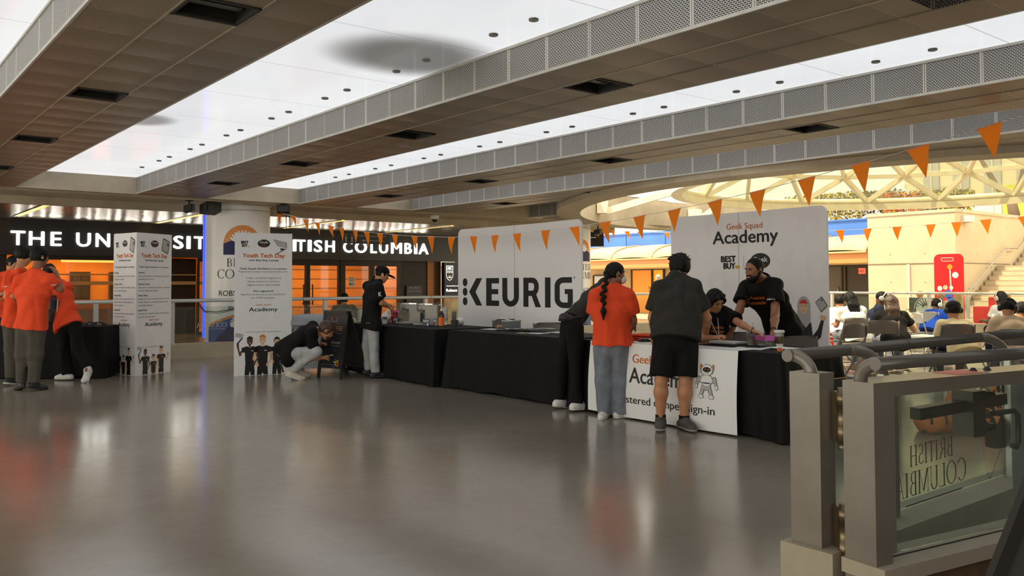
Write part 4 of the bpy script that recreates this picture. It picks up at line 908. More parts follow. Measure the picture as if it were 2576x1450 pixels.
t = thing('paper_notice', 'white paper notice with a black left arrow taped to a glass door', 'notice', (12.36, Yw-.03, 1.28))
b = MB(); b.box(12.25, 12.47, Yw-.022, Yw-.02, 1.27, 1.57); obj('sheet', b, M_white, t)
b = MB(); b.add([(12.32, Yw-.024, 1.34), (12.45, Yw-.024, 1.34), (12.45, Yw-.024, 1.36), (12.32, Yw-.024, 1.36)], [(0, 1, 2, 3)]); b.add([(12.27, Yw-.024, 1.35), (12.33, Yw-.024, 1.31), (12.33, Yw-.024, 1.39)], [(0, 1, 2)])
for k in range(4): b.add([(12.28, Yw-.024, 1.54-.035*k), (12.42+.02*(k % 2), Yw-.024, 1.54-.035*k), (12.42+.02*(k % 2), Yw-.024, 1.55-.035*k), (12.28, Yw-.024, 1.55-.035*k)], [(0, 1, 2, 3)])
obj('print', b, I_black, t)
t = thing('library_sign', 'dark library plaque with small pale lettering on the black panel', 'sign', (14.6, Yw-.05, 1.05))
b = MB(); b.box(14.28, 14.86, Yw-.05, Yw+.02, .55, 1.30); obj('panel', b, mat('brown_black', (0.03, 0.022, 0.016), .35), t)
b = MB(); f3 = ((14.57, Yw-.053, 0), (1, 0, 0), (0, 0, 1)); put_text(b, 'UBC LIBRARY', 0, 1.20, .055, f3, 'C', 0, .42); put_text(b, 'at Robson Square', 0, 1.10, .05, f3, 'C', 0, .5); obj('lettering', b, P('pale_lettering', (190, 190, 186)), t)
t = thing('pylon_sign', 'navy sign pylon with white shield crest right of the brick pier', 'sign', (16.0, Yw-.2, 0))
b = MB(); b.box(15.55, 16.5, Yw-.3, Yw-.12, .93, 2.05); obj('panel', b, mat('navy_panel', (0.010, 0.014, 0.045), .35), t)
b = MB(); b.box(15.55, 16.5, Yw-.3, Yw-.12, 0, .93); obj('base', b, mat('tan_poster', (0.62, 0.40, 0.20), .6, vary=.2, bscale=20), t)
b = MB(); f4 = ((15.75, Yw-.302, 0), (1, 0, 0), (0, 0, 1))
w, top, bo = .14, 1.97, 1.50
sh = [(-w, top-1.72), (w, top-1.72)]
shield = [(-w, .28), (w, .28), (w, -.02), (w*.85, -.11), (w*.5, -.17), (0, -.21), (-w*.5, -.17), (-w*.85, -.11), (-w, -.02)]
b.prism([(p[0], 1.66+p[1]) for p in shield], f4, .001, .004, 0)
b.prism([(p[0]*.88, 1.66+p[1]*.9-.0) for p in shield], f4, .004, .005, 1)
put_text(b, 'UBC', 0, 1.81, .085, f4, 'C', .03, .22, .006, 0)
for q in range(3):
    for k in range(8):
        xa = -.11+.0275*k; f_ = lambda X: 1.765-.03*q+.008*math.sin(X*55)
        b.add([Vector((15.75+xx, Yw-.309, yy)) for xx, yy in ((xa, f_(xa)), (xa+.0275, f_(xa+.0275)), (xa+.0275, f_(xa+.0275)+.012), (xa, f_(xa)+.012))], [(0, 1, 2, 3)], mi=0)
for k in range(7):
    a = math.radians(20+140*k/6); cx, cz = 15.75, 1.53
    b.add([(cx+.02*math.cos(a-.3), Yw-.309, cz+.02*math.sin(a-.3)), (cx+.13*math.cos(a), Yw-.309, cz+.13*math.sin(a)), (cx+.02*math.cos(a+.3), Yw-.309, cz+.02*math.sin(a+.3))], [(0, 1, 2)], mi=0)
put_text(b, 'THE UNIVERSITY OF BRITISH COLUMBIA', .35, 1.27, .022, f4, 'C', .02, .95, .002, 0); put_text(b, 'Robson Square', .30, 1.10, .09, f4, 'C', .02, .86, .002, 0)
obj('lettering', b, [mat('lit_white_crest', (.9, .9, .85), .5, emit=(1, .97, .85), estr=.9), mat('navy_panel', (0.010, 0.014, 0.045), .35)], t)

# ------------------------------------------------------------------ stage speakers, camera dome, cables
def spk(x, y, z, rz, lb, big=True):
    t = thing('stage_light', lb, 'lamp', (x, y, 2.94))
    s = 1 if big else .7
    c, sn = math.cos(rz), math.sin(rz)
    ax, ay = Vector((c, sn, 0)), Vector((-sn, c, 0))
    b = MB(); b.obox((x, y, z), ax*.17*s, ay*.10*s+Vector((0, 0, -.03*s)), Vector((0, 0, .09*s))); obj('housing', b, M_dark, t)
    b = MB(); b.obox(Vector((x, y, z))-ay*.11*s+Vector((0, 0, -.0)), ax*.14*s, ay*.01, Vector((0, 0, .07*s))); obj('front', b, M_black, t)
    b = MB(); b.tube([(x, y, z+.08*s), (x, y, 2.94)], .015, 8); b.box(x-.06, x+.06, y-.06, y+.06, 2.925, 2.94); obj('bracket', b, M_dark, t)
spk(5.66, 16.22, 2.80, .3, 'boxy black stage light at the top left of the white column'); spk(5.30, 16.35, 2.79, 1.0, 'smaller black spotlight left of the boxy stage light', False)
spk(7.0, 15.95, 2.83, -.5, 'black stage light right of the white column where the bunting starts', False); spk(15.6, 15.9, 2.68, .4, 'small black stage light under the ring above the far bunting', False)
t = thing('security_camera', 'white dome security camera under the concrete beam', 'camera', (11.0, 16.6, 2.94))
b = MB(); b.lathe((11.0, 16.6, 2.94), [(.10, 0), (.10, -.05), (.085, -.09)], 20); obj('housing', b, M_white, t)
b = MB(); b.ball((11.0, 16.6, 2.85), .07, 16); obj('lens', b, M_black, t)
b = MB(); b.tube([(7.05, 15.93, 2.72), (7.06, 15.9, 1.9), (7.05, 15.93, 1.2), (7.1, 15.9, .6)], .006, 6); b.tube([(7.12, 15.93, 2.72), (7.16, 15.9, 1.7), (7.14, 15.93, .6)], .006, 6); tag(obj('cable', b, M_dark), 'thin black cables hanging from the stage light behind the notice stand', 'cable')
for k, (pp, lb) in enumerate((([(4.0, 15.95, 1.0), (4.1, 15.93, .82), (4.25, 15.93, .86), (4.5, 15.93, .95), (4.75, 15.94, 1.0)], 'loose black cable looped under the far handrail left of the corner stand'), ([(5.35, 15.95, 1.0), (5.45, 15.93, .86), (5.7, 15.93, .84), (6.1, 15.93, .90), (6.5, 15.94, .98)], 'twisted black cable under the far handrail in front of the white column'))):
    b = MB(); b.tube(pp, .008, 6); b.tube([(p[0]+.03, p[1], p[2]-.03*math.sin(i)) for i, p in enumerate(pp)], .006, 6); tag(obj('cable', b, M_dark), lb, 'cable')

# ------------------------------------------------------------------ sunlit plaza beyond the rink
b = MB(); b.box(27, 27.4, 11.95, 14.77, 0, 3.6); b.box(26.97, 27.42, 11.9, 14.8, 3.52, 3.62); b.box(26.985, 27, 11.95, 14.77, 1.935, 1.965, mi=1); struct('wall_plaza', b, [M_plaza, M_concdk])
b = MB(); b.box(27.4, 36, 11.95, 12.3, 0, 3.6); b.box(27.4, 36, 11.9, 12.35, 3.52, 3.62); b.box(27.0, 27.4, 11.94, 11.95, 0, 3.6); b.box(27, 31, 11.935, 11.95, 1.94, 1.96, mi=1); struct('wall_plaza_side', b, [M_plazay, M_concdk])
b = MB(); b.box(26.93, 27, 13.35, 13.43, 0, 1.93); tag(obj('downpipe', b, mat('pale_pipe', (.72, .66, .5), .5)), 'pale vertical conduit on the sunlit concrete wall', 'pipe')
def stair_run(b, x, z, n, y0=4.5, y1=11.88):
    for k in range(n):
        z += .157; b.box(x, x+.33, y0, y1, 0 if k == 0 else z-.32, z); b.box(x-.004, x+.03, y0, y1, z-.03, z+.002, mi=1); x += .30
    return x, z
b = MB(); x, z = stair_run(b, 26.5, 0, 12); b.box(x, 31.3, 4.5, 11.88, 1.6, z); x, z = stair_run(b, 31.25, z, 11)
b.box(x, x+3, 4.5, 11.88, z-.3, z)
tag(obj('staircase', b, [M_step, mat('stair_nosing', (.40, .33, .22), .7)]), 'wide sunlit concrete staircase climbing beside the plaza wall', 'stairs')
b = MB(); b.tube([(27.15, 11.8, .92), (27.5, 11.8, 1.05), (30.29, 11.8, 2.48), (31.28, 11.8, 2.49), (34, 11.8, 3.95)], .025, 10)
for x, z in ((27.9, 1.26), (29.2, 1.93), (30.8, 2.48), (32.2, 2.98)): b.tube([(x, 11.8, z), (x, 11.82, z-.12), (x, 11.95, z-.12)], .012, 6)
tag(obj('stair_handrail', b, M_steel), 'metal handrail fixed to the wall along the sunlit stairs', 'handrail')
t = thing('wall_light', 'pale box light high on the plaza wall corner', 'light', (27.6, 11.8, 3.2)); b = MB(); b.box(27.45, 27.8, 11.7, 11.95, 3.22, 3.42); obj('housing', b, mat('pale_grey_box', (.7, .68, .6), .5), t)
b = MB(); b.box(27.5, 27.75, 11.72, 11.9, 3.2, 3.22); obj('lens', b, M_steel, t)
# recessed facade with glazed barrel canopies
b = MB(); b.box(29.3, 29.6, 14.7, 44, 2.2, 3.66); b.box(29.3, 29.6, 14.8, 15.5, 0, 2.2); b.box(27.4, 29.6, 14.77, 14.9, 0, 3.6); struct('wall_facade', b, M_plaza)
b = MB(); b.box(29.4, 29.6, 15.5, 44, 0, 2.2, mi=0); struct('wall_shopfronts', b, mat('tan_timber_shopfront', (0.52, 0.36, 0.18), .6, vary=.2, bscale=6))
t = thing('blue_hoarding', 'row of blue panels above the plaza canopies', 'panel', (29.2, 20, 3.1))
for k in range(11):
    y = 15.9+2.4*k
    if 17.65 < y < 20: continue
    b = MB(); b.box(29.2, 29.28, y, y+2.36, 2.55 if k == 0 else 3.0, 3.62); b.box(29.15, 29.3, y, y+2.38, 3.62, 3.68); obj('panel', b, mat('sky_blue_panel', srgb(70, 120, 205), .4, vary=.15, bscale=5), t)
t = thing('canopy', 'glazed barrel canopy running along the plaza shopfronts', 'canopy', (28, 20, 2.4))
b = MB(); b.box(27.2, 27.35, 14.9, 42, 2.02, 2.36); obj('fascia_board', b, P('terracotta_fascia', (206, 140, 82)), t)
b = MB(); b.box(27.1, 27.4, 14.9, 42, 2.36, 2.42); b.box(27.3, 29.3, 14.9, 42, 2.0, 2.04); obj('gutter', b, P('tan_gutter', (200, 168, 118)), t)
M_can = mat('cloudy_canopy_glazing', (0.42, 0.33, 0.22), 0.3, vary=.12, bscale=12)
arcp = lambda v: (27.25+2.05*(1-math.cos(PI/2*v)), 2.42+.62*math.sin(PI/2*v))
for k in range(11):
    y0 = 14.95+2.4*k
    b = MB(); b.grid(lambda u, v: (arcp(v)[0], y0+2.4*u, arcp(v)[1]-.0+.05*math.sin(PI*u)), 6, 10); obj('glazing_bay', b, M_can, t)
    b = MB(); b.tube([(arcp(v/10)[0], y0, arcp(v/10)[1]+.03) for v in range(11)], .03, 8); obj('rib', b, P('tan_gutter', (200, 168, 118)), t)
# openings under the canopy
def shop_open(nm, lb, y0, y1, m_, z1=1.95):
    t = thing(nm, lb, 'door', (29.36, (y0+y1)/2, 0)); b = MB(); b.box(29.3, 29.38, y0-.06, y0, 0, z1); b.box(29.3, 29.38, y1, y1+.06, 0, z1); b.box(29.3, 29.38, y0-.06, y1+.06, z1, z1+.06); obj('frame', b, M_bronze, t)
    b = MB(); b.box(29.35, 29.39, y0, y1, 0, z1); obj('leaf', b, m_, t)
    b = MB(); b.tube([(29.3, y0+.12, .9), (29.3, y0+.12, 1.2)], .02, 8); obj('handle', b, M_steel, t)
M_och = mat('orange_door', srgb(255, 160, 30), .5, vary=.06); M_gold = mat('golden_door', srgb(255, 190, 30), .5)
shop_open('orange_door', 'bright orange door under the canopy, wider of the two', 26.45, 27.65, M_och); shop_open('orange_door', 'narrow golden door right of the bright orange door', 25.75, 26.35, M_gold)
shop_open('dark_door', 'dark glazed door under the canopy left of the concrete wall', 17.1, 18.0, mat('dark_bronze_leaf', (0.10, 0.07, 0.035), .3)); shop_open('dark_opening', 'dark open doorway next to the concrete wall', 15.75, 16.9, mat('dark_opening_fill', (0.05, 0.035, 0.02), .5))
shop_open('framed_window', 'pale framed window at the left end of the plaza shopfront', 28.7, 30.2, mat('pale_window', (.6, .62, .6), .3), 1.7)
t = thing('exit_sign', 'small red exit sign hanging in the dark doorway', 'sign', (28.6, 15.9, 1.7)); b = MB(); b.box(28.58, 28.62, 15.75, 16.0, 1.66, 1.86); obj('panel', b, mat('red_exit', (.8, .1, .05), .5, emit=(1, .15, .08), estr=.6), t)
b = MB(); put_text(b, 'EXIT', 0, 1.72, .07, ((28.575, 15.875, 0), (0, -1, 0), (0, 0, 1)), 'C', .01); obj('lettering', b, I_white, t)
t = thing('screen', 'black hanging screen under the concrete ring', 'screen', (17.7, 18.3, 2.35)); b = MB(); b.obox((17.55, 18.2, 2.66), Vector((.30, -.24, 0)), Vector((.02, .03, 0)), (0, 0, .22)); obj('panel', b, M_black, t)
b = MB(); b.obox((17.53, 18.17, 2.70), Vector((.12, -.1, 0)), Vector((.021, .031, 0)), (0, 0, .012)); obj('lettering', b, I_white, t)
b = MB(); b.tube([(17.55, 18.2, 2.85), (17.55, 18.2, 3.5)], .02, 8); obj('bracket', b, M_dark, t)
b = MB(); b.box(28.9, 29.2, 14.95, 15.3, 2.55, 3.2); tag(obj('utility_box', b, mat('pale_grey_box', (.7, .68, .6), .5)), 'white utility box with cables on the recessed facade', 'box')
b = MB()
for k in range(5): b.tube([(29.1, 14.8, 3.55-.05*k), (29.1, 15.3, 3.50-.05*k+.02*math.sin(k)), (29.12, 15.8, 3.56-.05*k)], .018, 6)
tag(obj('cable_bundle', b, mat('pale_pipe', (.72, .66, .5), .5)), 'bundle of pale cables along the recessed facade', 'cable')
# planting and buildings above
def shrub(lb, c, sz, n, cols, nm='shrub', cat='shrub'):
    t = thing(nm, lb, cat, c); b = MB(); rr = random.Random(sum(map(ord, lb)))
    for k in range(n):
        p = Vector((c[0]+sz[0]*(rr.random()-.5), c[1]+sz[1]*(rr.random()-.5), c[2]+sz[2]*rr.random()**.8)); a = Vector((rr.uniform(-1, 1), rr.uniform(-1, 1), rr.uniform(-1, 1))).normalized(); q = a.cross(Vector((rr.uniform(-1, 1), .3, .5))).normalized(); s_ = .045+.05*rr.random()
        b.add([p-a*s_, p+q*s_*.5, p+a*s_, p-q*s_*.5], [(0, 1, 2, 3)], mi=rr.randrange(len(cols)))
    obj('foliage', b, cols, t)
    b = MB()
    for k in range(5): 
        p = Vector((c[0]+sz[0]*(rr.random()-.5)*.6, c[1]+sz[1]*(k/5-.4), c[2])); b.tube([p, p+Vector((.05, .1, sz[2]*.8))], .02, 5)
    obj('stems', b, mat('bark', (.12, .08, .05), .8), t)
Lf1 = mat('yellow_green_leaf', srgb(205, 190, 40), .6); Lf2 = mat('olive_leaf', srgb(120, 110, 30), .6); Lf3 = mat('orange_leaf', srgb(225, 110, 40), .6); Lf4 = mat('dark_leaf', srgb(66, 54, 34), .6)
shrub('yellow-green bush above the blue panels behind the lettered backdrop', (30.2, 18.2, 3.75), (1.2, 3.2, 1.0), 2600, [Lf1, Lf2, Lf1, Lf4])
shrub('bare brown tangle of twigs on the planter above the cables', (30.0, 15.9, 3.75), (1.0, 1.5, .95), 900, [Lf4, Lf4, Lf2])
shrub('orange flowering plants along the top of the concrete wall', (28.4, 14.2, 3.62), (1.0, 1.3, .75), 900, [Lf3, Lf3, Lf4, Lf1])
shrub('green and yellow plants along the top of the wall near its corner', (28.6, 12.9, 3.62), (1.0, 1.4, .75), 1100, [Lf1, Lf2, Lf2])
t = thing('wire_fence', 'thin horizontal wire fence in front of the planting above the wall', 'fence', (28, 14, 3.6)); b = MB()
for k in range(7): b.tube([(27.9, 12.3, 3.75+.11*k), (28.6, 18, 3.75+.11*k)], .010, 5)
obj('wires', b, M_steel, t); b = MB()
for y in (12.4, 14, 15.6, 17.2): b.tube([(28.1, y, 3.6), (28.1, y, 4.6)], .018, 6)
obj('posts', b, M_steel, t)
t = thing('office_building', 'pale building with tall windows seen above the plaza wall', 'building', (48, 14, 0))
b = MB(); b.box(48, 60, -4, 24, 0, 16); obj('wall', b, mat('pale_facade', (.72, .66, .48), .7), t)
for k in range(14):
    b = MB(); y = 22-1.6*k; b.box(47.9, 48.02, y, y+.85, 3.5, 15); obj('window', b, mat('hazy_window', (.42, .44, .44), .2), t)
    b = MB(); b.box(47.85, 47.92, y+.38, y+.44, 3.5, 15); obj('mullion', b, mat('pale_pipe', (.72, .66, .5), .5), t)
t = thing('tree', 'bare forked tree trunk above the plaza wall', 'tree', (40, 13.5, 0))
b = MB(); b.tube([(40, 15.2, 0), (40, 15.2, 4.3), (40, 15.3, 4.9)], [.3, .24, .2], 10); b.tube([(40, 15.3, 4.8), (40, 15.9, 5.6), (40, 16.6, 7)], [.17, .13, .08], 8); b.tube([(40, 15.3, 4.8), (40, 14.9, 5.6), (40, 14.6, 7)], [.17, .14, .1], 8); obj('trunk', b, mat('bark', (.12, .08, .05), .8), t)
b = MB(); b.box(46.8, 46.9, 16.9, 18.3, 3.6, 6.3); tag(obj('yellow_banner', b, mat('yellow_green_banner', srgb(205, 205, 60), .6)), 'yellow-green banner beside the tree trunk above the wall', 'banner')
# ------------------------------------------------------------------ printed notice stands
def staff(mb, x, y, s, skin, hair, mi_shirt=0, arm='hips', fem=False):
    """a flat printed figure: x centre, y chin level, s = head height; appended with increasing offsets"""
    def P_(pts, d, mi): mb.polys.append((pts, d, mi))
    hw = .36*s
    P_([(x-.13*s, y-.30*s), (x+.13*s, y-.30*s), (x+.13*s, y+.15*s), (x-.13*s, y+.15*s)], 1, skin)
    P_([(x-1.0*s*(.8 if fem else 1), y-.42*s), (x-.35*s, y-.22*s), (x, y-.38*s), (x+.35*s, y-.22*s), (x+1.0*s*(.8 if fem else 1), y-.42*s), (x+.95*s*(.8 if fem else 1), y-1.0*s), (x+.60*s, y-1.0*s), (x+.52*s, y-2.6*s), (x-.52*s, y-2.6*s), (x-.60*s, y-1.0*s), (x-.95*s*(.8 if fem else 1), y-1.0*s)], 2, mi_shirt)
    P_([(x-.55*s, y-2.55*s), (x+.55*s, y-2.55*s), (x+.62*s, y-4.0*s), (x+.62*s, FB), (x+.14*s, FB), (x+.02*s, y-3.3*s), (x-.1*s, FB), (x-.62*s, FB), (x-.62*s, y-4.0*s)], 2, mi_shirt)
    w = .8 if fem else 1
    for sg in (-1, 1):
        if arm == 'up' and sg < 0:
            P_([(x-.95*s, y-.6*s), (x-1.0*s, y-1.3*s), (x-1.25*s, y-1.5*s), (x-1.55*s, y-.3*s), (x-1.35*s, y-.25*s), (x-1.2*s, y-.95*s)], 1.5, skin)
            P_([(x-1.6*s, y+.15*s), (x-1.35*s, y+.2*s), (x-1.3*s, y-.3*s), (x-1.58*s, y-.35*s)], 1.7, skin)
            P_([(x-2.0*s, y+1.0*s), (x-.9*s, y+.8*s), (x-.8*s, y+1.3*s), (x-1.7*s, y+1.5*s)], 1.7, 7); P_([(x-1.0*s, y+.85*s), (x-.85*s, y+.80*s), (x-1.5*s, y+.0*s), (x-1.65*s, y+.1*s)], 1.9, 8)
        elif arm == 'out' and sg > 0:
            P_([(x+.7*w*s, y-1.0*s), (x+.95*w*s, y-.9*s), (x+1.35*s, y-1.5*s), (x+1.6*s, y-.6*s), (x+1.42*s, y-.55*s), (x+1.25*s, y-1.15*s)], 2.4, skin)
            P_([(x+1.35*s, y-.6*s), (x+1.75*s, y-.6*s), (x+1.7*s, y-.1*s), (x+1.4*s, y-.1*s)], 2.6, 7)
        else:
            P_([(x+sg*.66*w*s, y-1.0*s), (x+sg*.95*w*s, y-1.0*s), (x+sg*1.12*w*s, y-1.75*s), (x+sg*.62*s, y-2.45*s), (x+sg*.50*s, y-2.3*s), (x+sg*.86*w*s, y-1.75*s)], 2.4, skin)
            P_([(x+sg*.45*s, y-2.25*s), (x+sg*.70*s, y-2.3*s), (x+sg*.66*s, y-2.65*s), (x+sg*.40*s, y-2.6*s)], 2.6, skin)
    o = [(x+hw*math.cos(2*PI*k/14), y+.42*s+.50*s*math.sin(2*PI*k/14)) for k in range(14)]
    P_(o, 3, skin)
    if fem: P_([(x+hw*1.25*math.cos(a), y+.52*s+.56*s*math.sin(a)) for a in [-.5+k*(PI+1.0)/10 for k in range(11)]], 2.8, hair)
    P_([(x+hw*1.08*math.cos(PI*k/8), y+.60*s+.42*s*math.sin(PI*k/8)) for k in range(9)]+[(x-hw*.6, y+.72*s), (x+hw*.6, y+.72*s)], 3.4, hair)
    for sg in (-1, 1): P_([(x+sg*.14*s-.05*s, y+.45*s), (x+sg*.14*s+.05*s, y+.45*s), (x+sg*.14*s+.05*s, y+.49*s), (x+sg*.14*s-.05*s, y+.49*s)], 3.8, 0); P_([(x+sg*.15*s-.07*s, y+.56*s), (x+sg*.15*s+.07*s, y+.56*s), (x+sg*.15*s+.07*s, y+.585*s), (x+sg*.15*s-.07*s, y+.585*s)], 3.8, 0)
    P_([(x-.11*s, y+.20*s), (x+.11*s, y+.20*s), (x+.06*s, y+.13*s), (x-.06*s, y+.13*s)], 3.8, 9)
    P_([(x+.20*s, y-.85*s), (x+.45*s, y-.85*s), (x+.45*s, y-.77*s), (x+.20*s, y-.77*s)], 2.8, 10)
    P_([(x+.30*s+.10*s*math.cos(2*PI*k/8), y-2.55*s+.13*s*math.sin(2*PI*k/8)) for k in range(8)], 3.0, 8)
INK = [I_black, I_orange, I_yellow, I_grey, I_skin1, I_skin2, I_hairr, I_lgrey, I_navy, I_white, I_white]
FB = 0.0
def logo_bb(b, x, y, h, fr):
    put_text(b, 'BEST', x, y+h*.52, h*.46, fr, 'C', .11, h*1.25, .002, 0); put_text(b, 'BUY', x+h*.0, y-h*.04, h*.46, fr, 'C', .11, h*.95, .002, 0)
    o, r, u = map(Vector, fr); n = r.cross(u)
    p = [(x+h*.62, y-.10*h), (x+h*.86, y-.10*h), (x+h*.86, y+.14*h), (x+h*.66, y+.16*h), (x+h*.58, y+.03*h)]
    b.add([o+r*q[0]+u*q[1]+n*.002 for q in p], [(0, 1, 2, 3, 4)], mi=2)
def logo_oval(b, x, y, w, fr, small=True):
    o, r, u = map(Vector, fr); n = r.cross(u)
    b.add([o+r*(x+w*.5*math.cos(2*PI*k/28))+u*(y+w*.33*math.sin(2*PI*k/28))+n*.002 for k in range(28)], [tuple(range(28))], mi=0)
    put_text(b, 'Geek', x, y+.0*w, w*.22, fr, 'C', .05, w*.72, .004, 9)
    put_text(b, 'SQUAD', x, y-w*.21, w*.10, fr, 'C', .02, w*.42, .004, 1)
def face_print(parent, A, B, H_, kind):
    """A, B = lower left and lower right corners of one face, seen from outside"""
    A, B = Vector(A), Vector(B); r = (B-A).normalized(); W = (B-A).length; u = Vector((0, 0, 1)); fr = (A, r, u); n = r.cross(u)
    k = H_/2.12; b = MB(); c = W/2
    def T(st, y, h, w=None, mi=0, bold=0.0, al='C', x=None):
        b = MB(); put_text(b, st, (c if x is None else x)*1.0, y*k, h*k, fr, al, bold, (w*W if w else None), .002, mi); obj('printed_line', b, INK, parent)
    logo_bb(b, W*.17, 1.915*k, .085*k*min(1, W/.8), fr); logo_oval(b, W*.50, 1.965*k, W*.215, fr)
    obj('printed_logo', b, INK, parent); b = MB()
    b.add([A+r*x+u*z*k+n*.002 for x, z in ((W*.335, 1.91), (W*.337, 1.91), (W*.337, 2.02), (W*.335, 2.02))], [(0, 1, 2, 3)], mi=3)
    def pl(pts, mi, d=.002): b.add([A+r*(x*W)+u*(z*k)+n*d for x, z in pts], [tuple(range(len(pts)))], mi=mi)
    T('Youth Tech Day', 1.755, .060, .74, 1, .055); T('with Best Buy Canada', 1.700, .026, .52, 0, .03); obj('printed_divider', b, INK, parent); b = MB()
    if kind == 'front':
        pl([(.665, 2.03), (.90, 1.985), (.905, 1.90), (.745, 1.93)][::-1], 0); pl([(.675, 2.025), (.892, 1.982), (.897, 1.905), (.748, 1.933)][::-1], 7, .0025)
        pl([(.90, 1.90), (.895, 1.885), (.72, 1.80), (.70, 1.805)][::-1], 3); pl([(.79, 1.90), (.88, 1.885), (.80, 1.86)], 0, .003)
        obj('printed_laptop', b, INK, parent); b = MB()
        T('Geek Squad Academy is in session.', 1.575, .026, .83, 0, .03); T('Registered campers only beyond this point.', 1.532, .021, .86, 3)
        for i, s_ in enumerate(('Today, our Junior Agents are', 'taking classes in robotics,', 'digital music, and coding!')): T(s_, 1.437-.052*i, .024, (.62, .565, .57)[i], 3)
        T('Not registered?', 1.240, .025, .35, 0, .03); T('Feel free to join us at our booths for', 1.190, .023, .78, 3); T('fun STEM activities.', 1.140, .023, .42, 3)
        T('Geek Squad', 1.035, .025, .27, 1, .01); T('Academy', .950, .058, .50, 0, .02)
        T('Learn more about Geek Squad Academy', .635, .017, .62, 3)
    else:
        pl([(.74, 2.05), (.76, 2.06), (.93, 2.01), (.94, 1.99), (.89, 1.82), (.87, 1.815), (.71, 1.865), (.70, 1.88)][::-1], 0); pl([(.75, 2.047), (.925, 1.998), (.875, 1.827), (.712, 1.877)][::-1], 7, .0025)
        pl([(.86, 1.99), (.91, 1.975), (.90, 1.93), (.85, 1.945)][::-1], 3, .003)
        obj('printed_phone', b, INK, parent); b = MB()
        T('Geek Squad Academy is in session.', 1.600, .026, .84, 0, .01)
        y = 1.515
        for head, ls in (('Robotics', ('Can you program an Robot root robot to', 'complete the maze?')), ('Squishy Circuits', ('Use your creativity to build a working', 'circuit with playdough!')), ('Makey Makey', ('Ready to start inventing? Connect the', 'Makey Makey to everyday objects and', 'see what happens!')), ('Digital Music', ('Create an original song using digital', 'musical instruments.'))):
            b = MB(); put_text(b, head, W*.06, y*k, .025*k, fr, 'L', .02, None, .002, 0); y -= .05
            for l in ls: put_text(b, l, W*.06, y*k, .022*k, fr, 'L', 0, W*.0235*len(l), .002, 3); y -= .048
            obj('printed_line', b, INK, parent)
            y -= .025
        T('Geek Squad', .805, .025, .27, 1, .01); T('Academy', .725, .058, .50, 0, .02); T('Learn more about Geek Squad Academy', .405, .016, .62, 3)
    b = MB(); b.polys = []
    def flush():
        nonlocal b
        for pts, d, mi in b.polys: b.add([A+r*min(max(x, .01), W-.01)+u*max(z, FB)+n*(.001+.0007*d) for x, z in pts], [tuple(range(len(pts)))], mi=mi)
        obj('printed_figure', b, INK, parent); b = MB(); b.polys = []
    global FB
    s = (.118 if kind == 'front' else .088)*k
    if kind == 'front':
        FB = .004
        staff(b, W*.27, .46*k, s, 4, 0, arm='up'); flush(); staff(b, W*.74, .45*k, s*.9, 5, 0, fem=True); flush(); staff(b, W*.49, .47*k, s*1.1, 5, 6); flush()
    else:
        FB = .008
        staff(b, W*.27, .30*k, s, 4, 0, arm='up'); flush(); staff(b, W*.72, .315*k, s*1.05, 5, 0, arm='out'); flush(); staff(b, W*.50, .215*k, s*.9, 5, 8, fem=True); flush()
M_board = mat('white_card_board', (0.82, 0.82, 0.83), .6, vary=.03)
def kiosk(lb, pts, H_, faces):
    t = thing('notice_stand', lb, 'sign', (*pts[1][:2], 0), 'three-sided printed notice stands')
    b = MB(); v = [(p[0], p[1], 0) for p in pts]+[(p[0], p[1], H_) for p in pts]
    for i in range(3): j = (i+1) % 3; b.add([v[i], v[j], v[3+j], v[3+i]], [(0, 1, 2, 3)])
    b.add([v[3], v[4], v[5]], [(0, 1, 2)]); b.add([v[0], v[1], v[2]], [(2, 1, 0)])
    obj('board', b, M_board, t)
    for (i, j, kd) in faces: face_print(t, (*pts[i], 0), (*pts[j], 0), H_, kd)
kiosk('tall white three-sided notice stand seen on its corner, right of the orange shirts', [(3.42, 14.03), (3.575, 13.37), (4.20, 13.76)], 2.13, [(0, 1, 'side'), (1, 2, 'side')])
kiosk('tall white notice stand seen flat on, beside the crouching man', [(4.70, 12.43), (5.515, 12.235), (5.30, 12.95)], 2.12, [(0, 1, 'front')])

